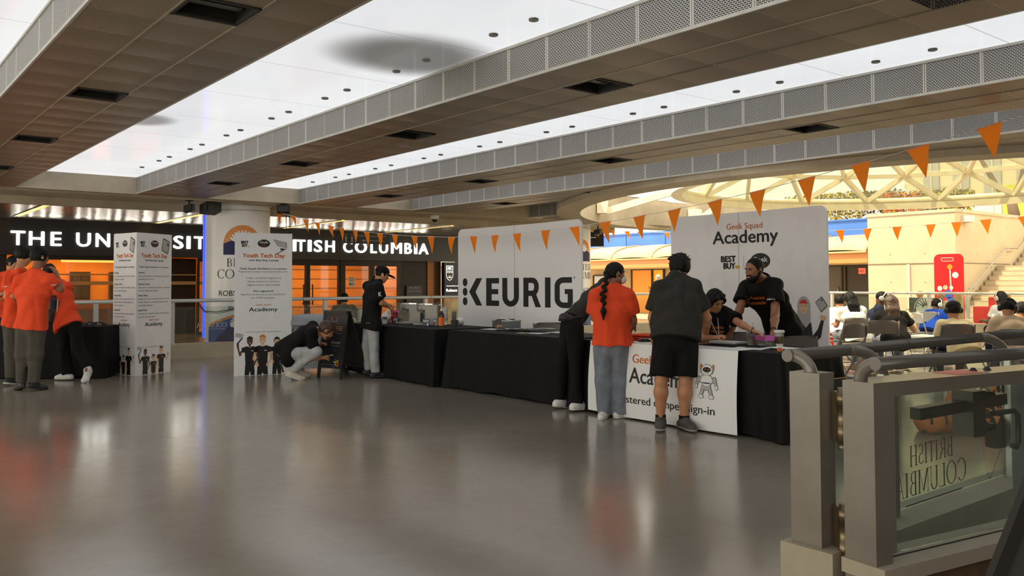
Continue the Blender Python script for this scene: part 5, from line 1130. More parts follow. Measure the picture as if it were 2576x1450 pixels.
# ------------------------------------------------------------------ tables under black cloths
M_cloth = mat('black_tablecloth', (0.008, 0.008, 0.0085), 0.75, bump=.25, bscale=9, spec=.3)
def folded_cloth(nm='black_tablecloth_creased'):
    m_, nt, bs = newmat(nm); bs.inputs['Base Color'].default_value = (0.005, 0.005, 0.0052, 1); bs.inputs['Roughness'].default_value = .7
    bs.inputs['Specular IOR Level'].default_value = .2
    tc = nd(nt, 'ShaderNodeTexCoord'); n1 = nd(nt, 'ShaderNodeTexNoise', i_Scale=2.2, i_Detail=5.0); nt.links.new(tc.outputs['Object'], n1.inputs['Vector'])
    bp = nd(nt, 'ShaderNodeBump', i_Strength=.5, i_Distance=.05); nt.links.new(n1.outputs[0], bp.inputs['Height']); nt.links.new(bp.outputs[0], bs.inputs['Normal']); return m_
M_cloth2 = folded_cloth()
def table(lb, c, ax, L, W, cloth_lb, h=.745, drop=.02, seed=1):
    """c = centre, ax = unit direction of the length"""
    c = Vector((*c, 0)); ax = Vector((*ax, 0)).normalized(); ay = Vector((-ax.y, ax.x, 0)); rr = random.Random(seed)
    t = thing('folding_table', lb, 'table', tuple(c))
    b = MB(); b.obox(c+Vector((0, 0, h-.035)), ax*L/2, ay*W/2, (0, 0, .02)); obj('tabletop', b, M_railw, t)
    for sx in (-1, 1):
        for sy in (-1, 1):
            p = c+ax*sx*(L/2-.15)+ay*sy*(W/2-.08); b = MB(); b.tube([p, p+Vector((0, 0, h-.05))], .015, 10); obj('leg', b, M_steel, t)
    # cloth: perimeter loop, flaring and pleated towards the floor
    b = MB(); per = []
    hx, hy = L/2+.012, W/2+.012
    def side(p0, p1, n):
        for i in range(n): f = i/n; per.append((p0[0]+(p1[0]-p0[0])*f, p0[1]+(p1[1]-p0[1])*f))
    C4 = [(-hx, -hy), (hx, -hy), (hx, hy), (-hx, hy)]
    for i in range(4): side(C4[i], C4[(i+1) % 4], int(2*(hx if i % 2 == 0 else hy)/.03))
    N_ = len(per); rows = 10; ph = [rr.random()*6 for _ in range(6)]
    vs_ = []
    for r_ in range(rows+1):
        f = r_/rows
        for i, (x, y) in enumerate(per):
            # distance to nearest corner: pleats gather there
            dc = min(math.hypot(x-q[0], y-q[1]) for q in C4)
            cr = math.exp(-(dc/.16)**2)
            nx = (1 if x > hx-.005 else (-1 if x < -hx+.005 else 0)); ny = (1 if y > hy-.005 else (-1 if y < -hy+.005 else 0))
            dx, dy = x/hx, y/hy
            out = f*(.012 + .02*math.sin(x*5+y*7+ph[0])+.012*math.sin(x*13+ph[1])+.012*math.sin(y*11+ph[2])) + f*cr*(.10+.035*math.sin(40*dc+ph[3]))
            if cr > .3: ox, oy = (dx/abs(dx) if dx else 0), (dy/abs(dy) if dy else 0); ln = math.hypot(ox, oy); ox /= ln; oy /= ln
            else: ox, oy = nx, ny
            z = (h+.004)*(1-f)+drop*f + (.010*math.sin(x*9+y*8+ph[4])*f if f > .5 else 0)
            vs_.append(c+ax*(x+ox*max(out, -.004))+ay*(y+oy*max(out, -.004))+Vector((0, 0, max(z, .004))))
    fs = [(r_*N_+i, r_*N_+(i+1) % N_, (r_+1)*N_+(i+1) % N_, (r_+1)*N_+i) for r_ in range(rows) for i in range(N_)]
    fs = [tuple(reversed(f)) for f in fs]
    b.add(vs_, fs, True); b.add([vs_[i] for i in range(N_)], [tuple(range(N_))], False)
    o = obj('tablecloth', b, M_cloth2); tag(o, cloth_lb, 'tablecloth', 'black floor-length tablecloths'); return t
Yv = (0, -1)
table('folding table under the black cloth with the coffee machines', (6.76, 10.66), (-.03, -1), 2.5, .96, 'black cloth to the floor on the table carrying the coffee machines', seed=3)
table('folding table under the black cloth in front of the big lettered backdrop', (6.76, 8.05), (.0, -1), 2.3, .86, 'black cloth to the floor on the middle table with loose leaflets', seed=4)
table('folding table under the black cloth used for sign-in', (6.77, 5.50), (0, -1), 2.5, .90, 'black cloth to the floor on the sign-in table, partly behind the white front banner', seed=5)
ltd = Vector((-.80, .60, 0)).normalized(); lc = Vector((3.16, 13.42, 0))+ltd*1.25+Vector((.6, .8, 0))*.30
table('folding table under the black cloth on the left, behind the people in orange shirts', (lc.x, lc.y), (ltd.x, ltd.y), 2.46, .72, 'black cloth to the floor on the left table behind the orange shirts', seed=8)

# white front banner of the sign-in table
t = thing('table_banner', 'white printed banner hanging down the front of the sign-in table', 'banner', (6.25, 5.55, 0))
b = MB()
def bf(u, v):
    y = 6.50-1.86*u; z = .752-.735*v
    cx = 0
    if v > .75 and u < .12: z += .0
    return (6.262-.02*math.sin(PI*v)*.8-.035*v-.012*math.sin(u*9+1)*v, y, z+.02*v*(1-u)*(1 if u < .1 else 0))
b.grid(bf, 40, 12); b.grid(lambda u, v: (6.262+.28*v, 6.50-1.86*u, .7535), 30, 3); obj('fabric', b, mat('white_banner_vinyl', (0.82, 0.82, 0.82), .5), t)
b = MB()
def bm(X, Y, d):
    u = X/1.86; v = (.752-Y)/.735; p = bf(min(max(u, 0), 1), min(max(v, 0), 1)); return Vector((p[0]-.003-d, p[1], p[2]))
put_text(b, 'Geek Squad', .92, .565, .085, None, 'C', .01, .62, .001, 1, bm); obj('lettering', b, [I_black, I_orange], t); b = MB(); put_text(b, 'Academy', .965, .37, .150, None, 'C', .02, .78, .001, 0, bm); obj('lettering', b, [I_black, I_orange], t); b = MB()
put_text(b, 'Preregistered camper sign-in', .90, .165, .075, None, 'C', .01, 1.46, .001, 0, bm)
obj('lettering', b, [I_black, I_orange], t)
b = MB()      # printed robot
def ell(cx, cy, rx, ry, mi, d, n=18, a0=0, a1=2*PI): b.add([bm(cx+rx*math.cos(a0+(a1-a0)*k/n), cy+ry*math.sin(a0+(a1-a0)*k/n), d) for k in range(n)], [tuple(range(n))], mi=mi)
def outl(cx, cy, rx, ry, mi, d): ell(cx, cy, rx+.004, ry+.004, 0, d-.0003); ell(cx, cy, rx, ry, mi, d)
rx_ = 1.535
for sg in (-1, 1):
    outl(rx_+sg*.068, .585, .008, .026, 1, .002); outl(rx_+sg*.058, .56, .012, .022, 2, .0022)
    outl(rx_+sg*.085, .475, .022, .026, 2, .002); outl(rx_+sg*.105, .44, .012, .02, 2, .0022); outl(rx_+sg*.112, .41, .014, .018, 3, .0024)
    outl(rx_+sg*.045, .372, .018, .024, 2, .002); outl(rx_+sg*.055, .345, .014, .02, 2, .0022); outl(rx_+sg*.058, .322, .028, .014, 3, .0024)
outl(rx_, .56, .060, .052, 3, .0026); ell(rx_, .565, .046, .024, 0, .003); outl(rx_, .47, .066, .050, 3, .0024); ell(rx_, .445, .055, .006, 4, .003); outl(rx_, .41, .05, .028, 2, .0022); ell(rx_, .524, .034, .012, 0, .0034); ell(rx_, .524, .030, .009, 3, .0038)
for sg in (-1, 1): ell(rx_+sg*.02, .565, .010, .006, 1, .0034, a0=0, a1=PI)
obj('printed_robot', b, [I_black, I_orange, I_lgrey, I_white, I_navy], t)

# ------------------------------------------------------------------ fabric backdrops
def backdrop(name, lb, X0, ya, yb, H_, sag):
    """face plane X = X0 seen from -X; ya (left, larger Y) to yb (right)"""
    t = thing(name, lb, 'backdrop', (X0, (ya+yb)/2, 0)); L = ya-yb; r = .10; T_ = .035
    def sx(s): return X0+sag*(1-(2*s/L-1)**2)
    out = []
    for (cx, cz, a0) in ((L-r, H_-r, 0), (r, H_-r, 90), (r, r, 180), (L-r, r, 270)):
        for k in range(7): a = math.radians(a0+90*k/6); out.append((cx+r*math.cos(a), cz+r*math.sin(a)))
    # dense grid face clipped by the rounded outline
    n = 48; b = MB()
    def rad(s):
        e = min(s, L-s)
        return (r-math.sqrt(max(r*r-(r-e)**2, 0))) if e < r else 0
    ss = sorted(set([r*(1-math.cos(PI/2*k/8)) for k in range(9)]+[L-r*(1-math.cos(PI/2*k/8)) for k in range(9)]+[L*k/n for k in range(1, n) if r < L*k/n < L-r]))
    vf = []; vb = []
    for s in ss:
        q = rad(s)
        for z in (q, H_-q): vf.append((sx(s), ya-s, z)); vb.append((sx(s)+T_, ya-s, z))
    m_ = len(ss)
    b.add(vf, [(2*i, 2*i+2, 2*i+3, 2*i+1) for i in range(m_-1)], True); b.add(vb, [(2*i+1, 2*i+3, 2*i+2, 2*i) for i in range(m_-1)], True)
    for i in range(m_-1):
        for q in (0, 1): b.add([vf[2*i+q], vf[2*i+2+q], vb[2*i+2+q], vb[2*i+q]], [(0, 1, 2, 3)], True)
    for e in (0, m_-1): b.add([vf[2*e], vf[2*e+1], vb[2*e+1], vb[2*e]], [(0, 1, 2, 3)])
    obj('fabric', b, mat('stretch_fabric', (0.90, 0.89, 0.89), .7, vary=.03, bump=.05, bscale=4), t)
    f = MB(); f.tube([(sx(L*k/20)+T_*.5, ya-L*k/20, .012 if False else .03) for k in range(21)], .016, 8); f.tube([(sx(L/2)+T_+.01, ya-L/2, .02), (sx(L/2)+T_+.01, ya-L/2, H_-.05)], .014, 8)
    for s in (.3, L-.3): f.tube([(sx(s)-.05, ya-s, .012), (sx(s)+.4, ya-s, .012)], .012, 6)
    obj('frame_tube', f, M_steel, t)
    sm_ = MB(); s0 = L*.46
    sm_.add([(sx(s0)-.001, ya-s0+.006, .02), (sx(s0)-.001, ya-s0-.006, .02), (sx(s0)-.001, ya-s0-.006, H_-.01), (sx(s0)-.001, ya-s0+.006, H_-.01)], [(0, 1, 2, 3)]); obj('seam', sm_, I_faint, t)
    return t, (lambda X, Y, d: Vector((sx(X)-.0015-d, ya-X, Y)))
KA, KB = 11.60, 8.64
tk, km = backdrop('lettered_backdrop', 'large white fabric backdrop with huge black lettering behind the middle table', 8.15, KA, KB, 2.25, .10)
b = MB()
def kp(pts, mi=0): b.add([km(KA-y, z, .002) for y, z in pts], [tuple(range(len(pts)))], mi=mi)
def kband(outer, inner):
    for i in range(len(outer)-1): kp([outer[i], outer[i+1], inner[i+1], inner[i]])
z0, z1 = 1.00, 1.44
for k in range(3):
    cz = z1-.065-.155*k; kp([(11.43+.055*math.cos(2*PI*i/20), cz+.066*math.sin(2*PI*i/20)) for i in range(20)])
kp([(11.16, z1), (11.02, z1), (11.18, 1.22), (11.33, 1.22)]); kp([(11.33, 1.22), (11.18, 1.22), (11.02, z0), (11.16, z0)])
# E
kp([(10.92, z1), (10.79, z1), (10.79, z0), (10.92, z0)]); kp([(10.80, z1), (10.61, z1), (10.61, z1-.085), (10.80, z1-.085)]); kp([(10.80, 1.265), (10.63, 1.265), (10.63, 1.185), (10.80, 1.185)]); kp([(10.80, z0+.085), (10.61, z0+.085), (10.61, z0), (10.80, z0)])
# U
def arcpts(cy, cz, ry, rz, a0, a1, n=12): return [(cy-ry*math.cos(math.radians(a0+(a1-a0)*k/n)), cz+rz*math.sin(math.radians(a0+(a1-a0)*k/n))) for k in range(n+1)]
kp([(10.53, z1), (10.41, z1), (10.41, 1.14), (10.53, 1.14)]); kp([(10.25, z1), (10.13, z1), (10.13, 1.14), (10.25, 1.14)])
kband(arcpts(10.33, 1.15, .20, .155, 180, 360), arcpts(10.33, 1.15, .08, .07, 180, 360))
# R
kp([(10.02, z1), (9.90, z1), (9.90, z0), (10.02, z0)]); kp([(9.90, z1), (9.80, z1), (9.80, z1-.08), (9.90, z1-.08)]); kp([(9.90, 1.245), (9.80, 1.245), (9.80, 1.165), (9.90, 1.165)])
kband(arcpts(9.80, 1.302, .15, .138, -90, 90), arcpts(9.80, 1.302, .04, .055, -90, 90)); kp([(9.84, 1.20), (9.72, 1.20), (9.60, z0), (9.73, z0)])
# I
kp([(9.50, z1), (9.37, z1), (9.37, z0), (9.50, z0)])
# G
kp([(9.27, 1.33), (9.15, 1.33), (9.15, 1.11), (9.27, 1.11)]); kband(arcpts(9.06, 1.31, .21, .13, 180, 90), arcpts(9.06, 1.31, .09, .05, 180, 90)); kband(arcpts(9.06, 1.13, .21, .13, 180, 270), arcpts(9.06, 1.13, .09, .05, 180, 270))
kp([(9.06, z1), (8.86, z1), (8.86, z1-.08), (9.06, z1-.08)]); kp([(9.06, z0+.08), (8.96, z0+.08), (8.96, z0), (9.06, z0)]); kband(arcpts(8.96, 1.10, .12, .10, 270, 360), arcpts(8.96, 1.10, .0, .02, 270, 360)); kp([(8.96, 1.27), (8.84, 1.27), (8.84, 1.10), (8.96, 1.10)]); kp([(9.03, 1.27), (8.96, 1.27), (8.96, 1.20), (9.03, 1.20)])
put_text(b, '®', KA-8.80, 1.415, .035, None, 'C', 0, .035, .002, 0, km)
obj('lettering', b, [mat('charcoal_ink', (0.014, 0.014, 0.016), .6)], tk)
AA, AB = 7.84, 5.48
ta, am = backdrop('academy_backdrop', 'white fabric backdrop printed with Academy behind the sign-in table', 9.10, AA, AB, 2.26, .05)
b = MB(); X_ = lambda y: AA-y
put_text(b, 'Geek Squad', X_(6.665), 2.045, .075, None, 'C', .012, .55, .001, 1, am); put_text(b, 'Academy', X_(6.66), 1.865, .165, None, 'C', .035, 1.0, .001, 0, am)
obj('lettering', b, [I_black, I_orange], ta); b = MB(); put_text(b, 'BEST', X_(6.915), 1.625, .075, None, 'C', .11, .235, .001, 0, am); put_text(b, 'BUY', X_(6.90), 1.535, .075, None, 'C', .11, .19, .001, 0, am); LI = [I_black, I_orange, I_yellow, I_grey, P('ghost_grey', (229, 228, 229)), I_skin2, I_red, I_lgrey, I_grey, I_white]
def ap(pts, mi, d=.001): b.add([am(x, z, d) for x, z in pts], [tuple(range(len(pts)))], mi=mi)
ap([(X_(6.80), 1.575), (X_(6.795)-.02, 1.56), (X_(6.80), 1.535), (X_(6.74), 1.535), (X_(6.74), 1.575)][::-1], 2); obj('printed_logo', b, LI, ta); b = MB(); ap([(X_(6.68), 1.53), (X_(6.677), 1.53), (X_(6.677), 1.70), (X_(6.68), 1.70)], 3)
obj('printed_divider', b, LI, ta); b = MB(); ap([(X_(6.43)+.15*math.cos(2*PI*k/28), 1.625+.10*math.sin(2*PI*k/28)) for k in range(28)], 0); put_text(b, 'Geek', X_(6.43), 1.615, .062, None, 'C', .05, .23, .003, 9, am); put_text(b, 'SQUAD', X_(6.43), 1.555, .03, None, 'C', .02, .13, .003, 1, am)
obj('printed_logo', b, LI, ta); b = MB()
for (cy, cz) in ((7.55, 1.75), (7.55, 1.15), (7.12, 2.06), (7.08, 1.35), (6.78, 1.98), (6.8, 1.2), (6.1, 1.72), (6.1, 1.2), (6.4, 2.1), (5.72, 2.05), (5.62, 1.5), (7.2, .8), (6.3, .75)):
    for sc_ in (1, .8, .62):
        pts = [(-.13, .12), (-.07, .15), (0, .17), (.07, .15), (.13, .12), (.145, 0), (.12, -.10), (.06, -.18), (0, -.22), (-.06, -.18), (-.12, -.10), (-.145, 0)]
        for i in range(12):
            p, q = pts[i], pts[(i+1) % 12]; w = .006
            ap([(X_(cy)+p[0]*sc_, cz+p[1]*sc_), (X_(cy)+q[0]*sc_, cz+q[1]*sc_), (X_(cy)+q[0]*(sc_-.03), cz+q[1]*(sc_-.03)), (X_(cy)+p[0]*(sc_-.03), cz+p[1]*(sc_-.03))], 4, .0005)
obj('printed_pattern', b, LI, ta)
b = MB(); fx_, fz = X_(5.81), 1.06   # printed woman in a grey head scarf tossing a tablet
ap([(fx_-.07, .87), (fx_+.02, .92), (fx_+.10, .87), (fx_+.12, .72), (fx_+.19, .80), (fx_+.24, .92), (fx_+.275, .91), (fx_+.23, .71), (fx_+.14, .64), (fx_+.10, .70), (fx_+.08, .60), (fx_+.14, .30), (fx_+.16, .04), (fx_-.10, .04), (fx_-.10, .35), (fx_-.06, .60), (fx_-.10, .72)][::-1], 0, .002)
ap([(fx_+.09*math.cos(2*PI*k/16), 1.07+.12*math.sin(2*PI*k/16)) for k in range(16)], 7, .003); ap([(fx_-.09, 1.02), (fx_-.09, .88), (fx_, .78), (fx_+.09, .88), (fx_+.09, 1.02)], 7, .0028)
ap([(fx_+.052*math.cos(2*PI*k/16), 1.055+.075*math.sin(2*PI*k/16)) for k in range(16)], 5, .004); ap([(fx_+.055*math.cos(PI*k/8), 1.10+.05*math.sin(PI*k/8)) for k in range(9)], 6, .0045)
for sg in (-1, 1): ap([(fx_+sg*.022-.011, 1.062), (fx_+sg*.022+.011, 1.062), (fx_+sg*.022+.011, 1.068), (fx_+sg*.022-.011, 1.068)], 0, .005); ap([(fx_+sg*.024-.013, 1.082), (fx_+sg*.024+.013, 1.082), (fx_+sg*.024+.013, 1.086), (fx_+sg*.024-.013, 1.086)], 0, .005)
ap([(fx_-.018, 1.017), (fx_+.018, 1.017), (fx_+.009, 1.009), (fx_-.009, 1.009)], 6, .005)
ap([(fx_+.235, .91), (fx_+.215, .955), (fx_+.235, .96), (fx_+.245, .985), (fx_+.26, .96), (fx_+.30, .975), (fx_+.285, .945), (fx_+.32, .945), (fx_+.28, .905)][::-1], 5, .003)
ap([(fx_+.16, 1.12), (fx_+.25, 1.19), (fx_+.33, 1.08), (fx_+.24, 1.0)], 0, .002); ap([(fx_+.168, 1.118), (fx_+.248, 1.178), (fx_+.32, 1.082), (fx_+.242, 1.012)], 7, .003); ap([(fx_+.235, 1.15), (fx_+.25, 1.16), (fx_+.262, 1.143), (fx_+.247, 1.133)], 0, .004)
ap([(fx_+.0+.02*math.cos(2*PI*k/8), .52+.03*math.sin(2*PI*k/8)) for k in range(8)], 7, .004)
obj('printed_figure', b, [I_black, I_orange, I_yellow, I_grey, I_faint, I_skin2, I_red, I_lgrey], ta)
# ------------------------------------------------------------------ bodies: smooth blended volumes turned into one skin
A_ = lambda v: np.array(v, dtype=float)
def nrm(v): v = A_(v); n = np.linalg.norm(v); return v/n if n > 1e-9 else v
class SDF:
    def __init__(s, k=0.03): s.p = []; s.k = k; s.cuts = []; s.sub = []
    def cone(s, a, b, ra, rb, flat=None, sf=1.0, cap=False, cap0=False, k=None): s.p.append(('c', A_(a), A_(b), ra, rb, None if flat is None else nrm(flat), sf, cap, cap0, k)); return s
    def ell(s, c, axes, radii, k=None): s.p.append(('e', A_(c), [nrm(q) for q in axes], radii, k)); return s
    def bounds(s):
        lo = A_([1e9]*3); hi = -lo
        for q in s.p:
            if q[0] == 'c':
                r = max(q[3], q[4])*max(1, q[6])+.01
                lo = np.minimum(lo, np.minimum(q[1], q[2])-r); hi = np.maximum(hi, np.maximum(q[1], q[2])+r)
            else:
                r = max(q[3])+.01; lo = np.minimum(lo, q[1]-r); hi = np.maximum(hi, q[1]+r)
        return lo-.02, hi+.02
    def _d(s, q, X, Y, Z_):
        if q[0] == 'c':
            _, a, b, ra, rb, fl, sf, cap, cap0, _k = q
            px, py, pz = X-a[0], Y-a[1], Z_-a[2]
            if fl is not None and sf != 1.0:
                t = px*fl[0]+py*fl[1]+pz*fl[2]; w = t*(1-1/sf)
                px, py, pz = px-fl[0]*w, py-fl[1]*w, pz-fl[2]*w
            d = b-a; L2 = max(d@d, 1e-9); L = math.sqrt(L2)
            t0 = (px*d[0]+py*d[1]+pz*d[2])/L2; t = np.clip(t0, 0, 1)
            dist = np.sqrt((px-d[0]*t)**2+(py-d[1]*t)**2+(pz-d[2]*t)**2)-(ra+(rb-ra)*t)
            if cap: dist = np.maximum(dist, (t0-1)*L)
            if cap0: dist = np.maximum(dist, -t0*L)
            return dist
        _, c, ax, r, _k = q
        px, py, pz = X-c[0], Y-c[1], Z_-c[2]
        u = [(px*a[0]+py*a[1]+pz*a[2])/r[i] for i, a in enumerate(ax)]
        n = np.sqrt(u[0]**2+u[1]**2+u[2]**2)
        return (n-1)*min(r)*.85+ (n-1)*.15*max(r)
    def mesh(s, h, fold=None):
        lo, hi = s.bounds(); n = np.maximum(((hi-lo)/h).astype(int)+2, 4)
        F = np.full(n, .2, dtype=np.float32)
        ax = [lo[i]+h*np.arange(n[i]) for i in range(3)]
        def blk(q, m=.07):
            if q[0] == 'c': r = max(q[3], q[4])*max(1, q[6])+m; l = np.minimum(q[1], q[2])-r; g = np.maximum(q[1], q[2])+r
            else: r = max(q[3])+m; l = q[1]-r; g = q[1]+r
            i0 = np.clip(((l-lo)/h).astype(int), 0, n-1); i1 = np.clip(((g-lo)/h).astype(int)+2, 1, n)
            return tuple(slice(a, b) for a, b in zip(i0, i1))
        def coords(sl): return (ax[0][sl[0]][:, None, None], ax[1][sl[1]][None, :, None], ax[2][sl[2]][None, None, :])
        for q in s.p:
            sl = blk(q); D = s._d(q, *coords(sl)).astype(np.float32); k = q[-1] if q[-1] else s.k
            a = F[sl]; hh = np.clip(.5+.5*(D-a)/k, 0, 1); F[sl] = D*(1-hh)+a*hh-k*hh*(1-hh)
        for q in s.sub:
            sl = blk(q); D = -s._d(q, *coords(sl)).astype(np.float32); k = q[-1] if q[-1] else .008
            a = F[sl]; hh = np.clip(.5-.5*(D-a)/k, 0, 1); F[sl] = D*(1-hh)+a*hh+k*hh*(1-hh)
        X, Y, Z_ = coords((slice(0, n[0]), slice(0, n[1]), slice(0, n[2])))
        for (p, nn) in s.cuts:
            F = np.maximum(F, ((X-p[0])*nn[0]+(Y-p[1])*nn[1]+(Z_-p[2])*nn[2]).astype(np.float32))
        if fold:
            amp, fr, sd = fold
            w = 1.7*np.sin(X*3.1*fr/10+sd)+1.3*np.sin(Y*3.7*fr/10+sd*2)+1.2*np.sin(Z_*2.3*fr/10+1)
            F = F + (amp*(np.sin(fr*(.9*X+.3*Y+.25*Z_)+2.2*w+sd)*.6+np.sin(fr*1.7*(-.4*X+.7*Y+.5*Z_)+1.6*w)*.4)).astype(np.float32)
        F[0], F[-1] = .1, .1; F[:, 0], F[:, -1] = .1, .1; F[:, :, 0], F[:, :, -1] = .1, .1
        return nets(F, lo, h)
def nets(F, lo, h):
    nx, ny, nz = F.shape; ins = F < 0
    acc = np.zeros((nx-1, ny-1, nz-1, 3), np.float32); cnt = np.zeros((nx-1, ny-1, nz-1), np.float32)
    c = ins[:-1, :-1, :-1].astype(np.int8)
    S = lambda i, j, k: (slice(i, nx-1+i), slice(j, ny-1+j), slice(k, nz-1+k))
    for d in range(3):
        o1, o2 = [q for q in range(3) if q != d]
        for u in (0, 1):
            for v in (0, 1):
                a = [0, 0, 0]; a[o1] = u; a[o2] = v; b_ = list(a); b_[d] = 1
                fa, fb = F[S(*a)], F[S(*b_)]
                m_ = (fa < 0) != (fb < 0)
                t = np.where(m_, fa/(fa-fb+1e-12), 0)
                for e in range(3): acc[..., e] += np.where(m_, (t if e == d else a[e]), 0)
                cnt += m_
    act = cnt > 0
    idx = -np.ones(act.shape, np.int64); idx[act] = np.arange(act.sum())
    ii = np.argwhere(act); P3 = (ii+acc[act]/cnt[act][:, None])*h+lo
    faces = []
    for d in range(3):
        o1, o2 = [(1, 2), (2, 0), (0, 1)][d]
        sa = [slice(1, -1)]*3; sa[d] = slice(0, -1); sb = list(sa); sb[d] = slice(1, None)
        A0 = ins[tuple(sa)]; B0 = ins[tuple(sb)]
        for flip, M_ in ((False, A0 & ~B0), (True, ~A0 & B0)):
            e = np.argwhere(M_)
            if not len(e): continue
            off = np.ones(3, int); off[d] = 0; e = e+off
            def g(u, v): q = e.copy(); q[:, o1] -= u; q[:, o2] -= v; return idx[q[:, 0], q[:, 1], q[:, 2]]
            Q = np.stack([g(1, 1), g(0, 1), g(0, 0), g(1, 0)], 1)
            faces.append(Q[:, ::-1] if flip else Q)
    Fq = np.concatenate(faces) if faces else np.zeros((0, 4), int)
    return P3, Fq
def relax(P3, Fq, it=2):
    for _ in range(it):
        acc = np.zeros_like(P3); c = np.zeros(len(P3))
        for a, b_ in ((0, 1), (1, 2), (2, 3), (3, 0)):
            np.add.at(acc, Fq[:, a], P3[Fq[:, b_]]); np.add.at(acc, Fq[:, b_], P3[Fq[:, a]]); np.add.at(c, Fq[:, a], 1); np.add.at(c, Fq[:, b_], 1)
        P3 = P3*.5+.5*acc/np.maximum(c, 1)[:, None]
    return P3
def sobj(name, sdf, h, m_, parent, fold=None, it=2):
    P3, Fq = sdf.mesh(h, fold)
    P3 = relax(P3, Fq, it)
    off = Vector((0, 0, 0)); p = parent
    while p is not None: off += p.location; p = p.parent
    P3 = P3-np.array(off)
    me = bpy.data.meshes.new(name)
    me.vertices.add(len(P3)); me.vertices.foreach_set('co', P3.astype(np.float32).ravel())
    me.loops.add(Fq.size); me.loops.foreach_set('vertex_index', Fq.astype(np.int32).ravel())
    me.polygons.add(len(Fq)); me.polygons.foreach_set('loop_start', np.arange(0, Fq.size, 4, dtype=np.int32)); me.polygons.foreach_set('loop_total', np.full(len(Fq), 4, np.int32))
    me.polygons.foreach_set('use_smooth', np.ones(len(Fq), bool))
    me.materials.append(m_); me.update(calc_edges=True); me.validate()
    o = bpy.data.objects.new(name, me); COL.objects.link(o)
    if parent: o.parent = parent
    return o
def skinmat(n, c): return mat('skin_'+n, srgb(*c), .5, bump=.04, bscale=120, vary=.05)
SK = {'brown': skinmat('brown', (150, 100, 70)), 'dark': skinmat('dark', (96, 62, 44)), 'tan': skinmat('tan', (190, 134, 96)), 'pale': skinmat('pale', (218, 166, 128))}
def fab(n, c, r=.85, **k): return mat('cloth_'+n, srgb(*c), r, bump=k.get('bump', .25), bscale=k.get('bs', 30), vary=k.get('vary', .08), spec=.2)
FB_ = {'orange': fab('orange', (234, 80, 44)), 'black': fab('black', (22, 21, 20)), 'char': fab('charcoal', (52, 50, 46)), 'grey': fab('grey_sweat', (84, 80, 74)), 'denim': fab('denim', (122, 128, 138), bs=60, vary=.18), 'ljean': fab('light_denim', (172, 174, 176), bs=40, vary=.16),
       'white': fab('white', (226, 224, 218)), 'cream': fab('cream', (226, 208, 160)), 'tan': fab('tan', (196, 172, 140)), 'blue': fab('blue', (40, 84, 200)), 'red': fab('red', (214, 30, 24)), 'green': fab('green', (104, 112, 90)), 'navy': fab('navy', (34, 40, 60))}
for _f in FB_.values(): wrinkle(_f)
M_hair = mat('black_hair', (0.006, 0.005, 0.0045), .6, bump=.6, bscale=90, stretch=(1, 1, .25), spec=.25); M_hairb = mat('brown_hair', (0.055, 0.028, 0.014), .45, bump=.5, bscale=90, stretch=(1, 1, .2)); M_hairf = mat('fair_hair', (0.5, 0.33, 0.15), .5, bump=.5, bscale=90); M_hairg = mat('grey_hair', (0.35, 0.34, 0.33), .5, bump=.5, bscale=90)
M_eye = mat('eye_white', (0.75, 0.73, 0.70), .25); M_lips = mat('lips', (0.30, 0.10, 0.08), .4); M_teeth = mat('teeth', (0.8, 0.78, 0.72), .3)

def hand(S, w, tip, pn, side, s=1.0, curl=.35):
    """palm at w pointing to tip; pn = palm normal; side = +1/-1 where the thumb leaves"""
    w, tip = A_(w), A_(tip); d = nrm(tip-w); pn = A_(pn); pn = nrm(pn-d*(pn@d)); lat = np.cross(d, pn)*side
    pc = w+d*.045*s
    S.cone(w-d*.005, w+d*.075*s, .017*s, .017*s, lat, 2.0, k=.012)
    lens = [.062, .074, .070, .055]
    for i in range(4):
        o_ = (i-1.5)*.0215*s*-1
        a = w+d*.080*s-lat*o_*1.0; dd = nrm(d-lat*o_*1.5); L = lens[i]*s; cu = curl*(1+.2*i); q = a
        for sg, f in ((0, .45), (1, .32), (2, .23)):
            ang = cu*(sg+.6); e = q+(dd*math.cos(ang)+pn*math.sin(ang))*L*f; S.cone(q, e, .0095*s-.0006*sg, .009*s-.0006*sg, k=.005); q = e
    a = w+d*.028*s+lat*.026*s; b_ = a+nrm(lat*.8+d*.7+pn*.4)*.036*s; c_ = b_+nrm(lat*.15+d+pn*.5)*.032*s
    S.cone(a, b_, .013*s, .011*s, k=.01); S.cone(b_, c_, .0105*s, .009*s, k=.006)
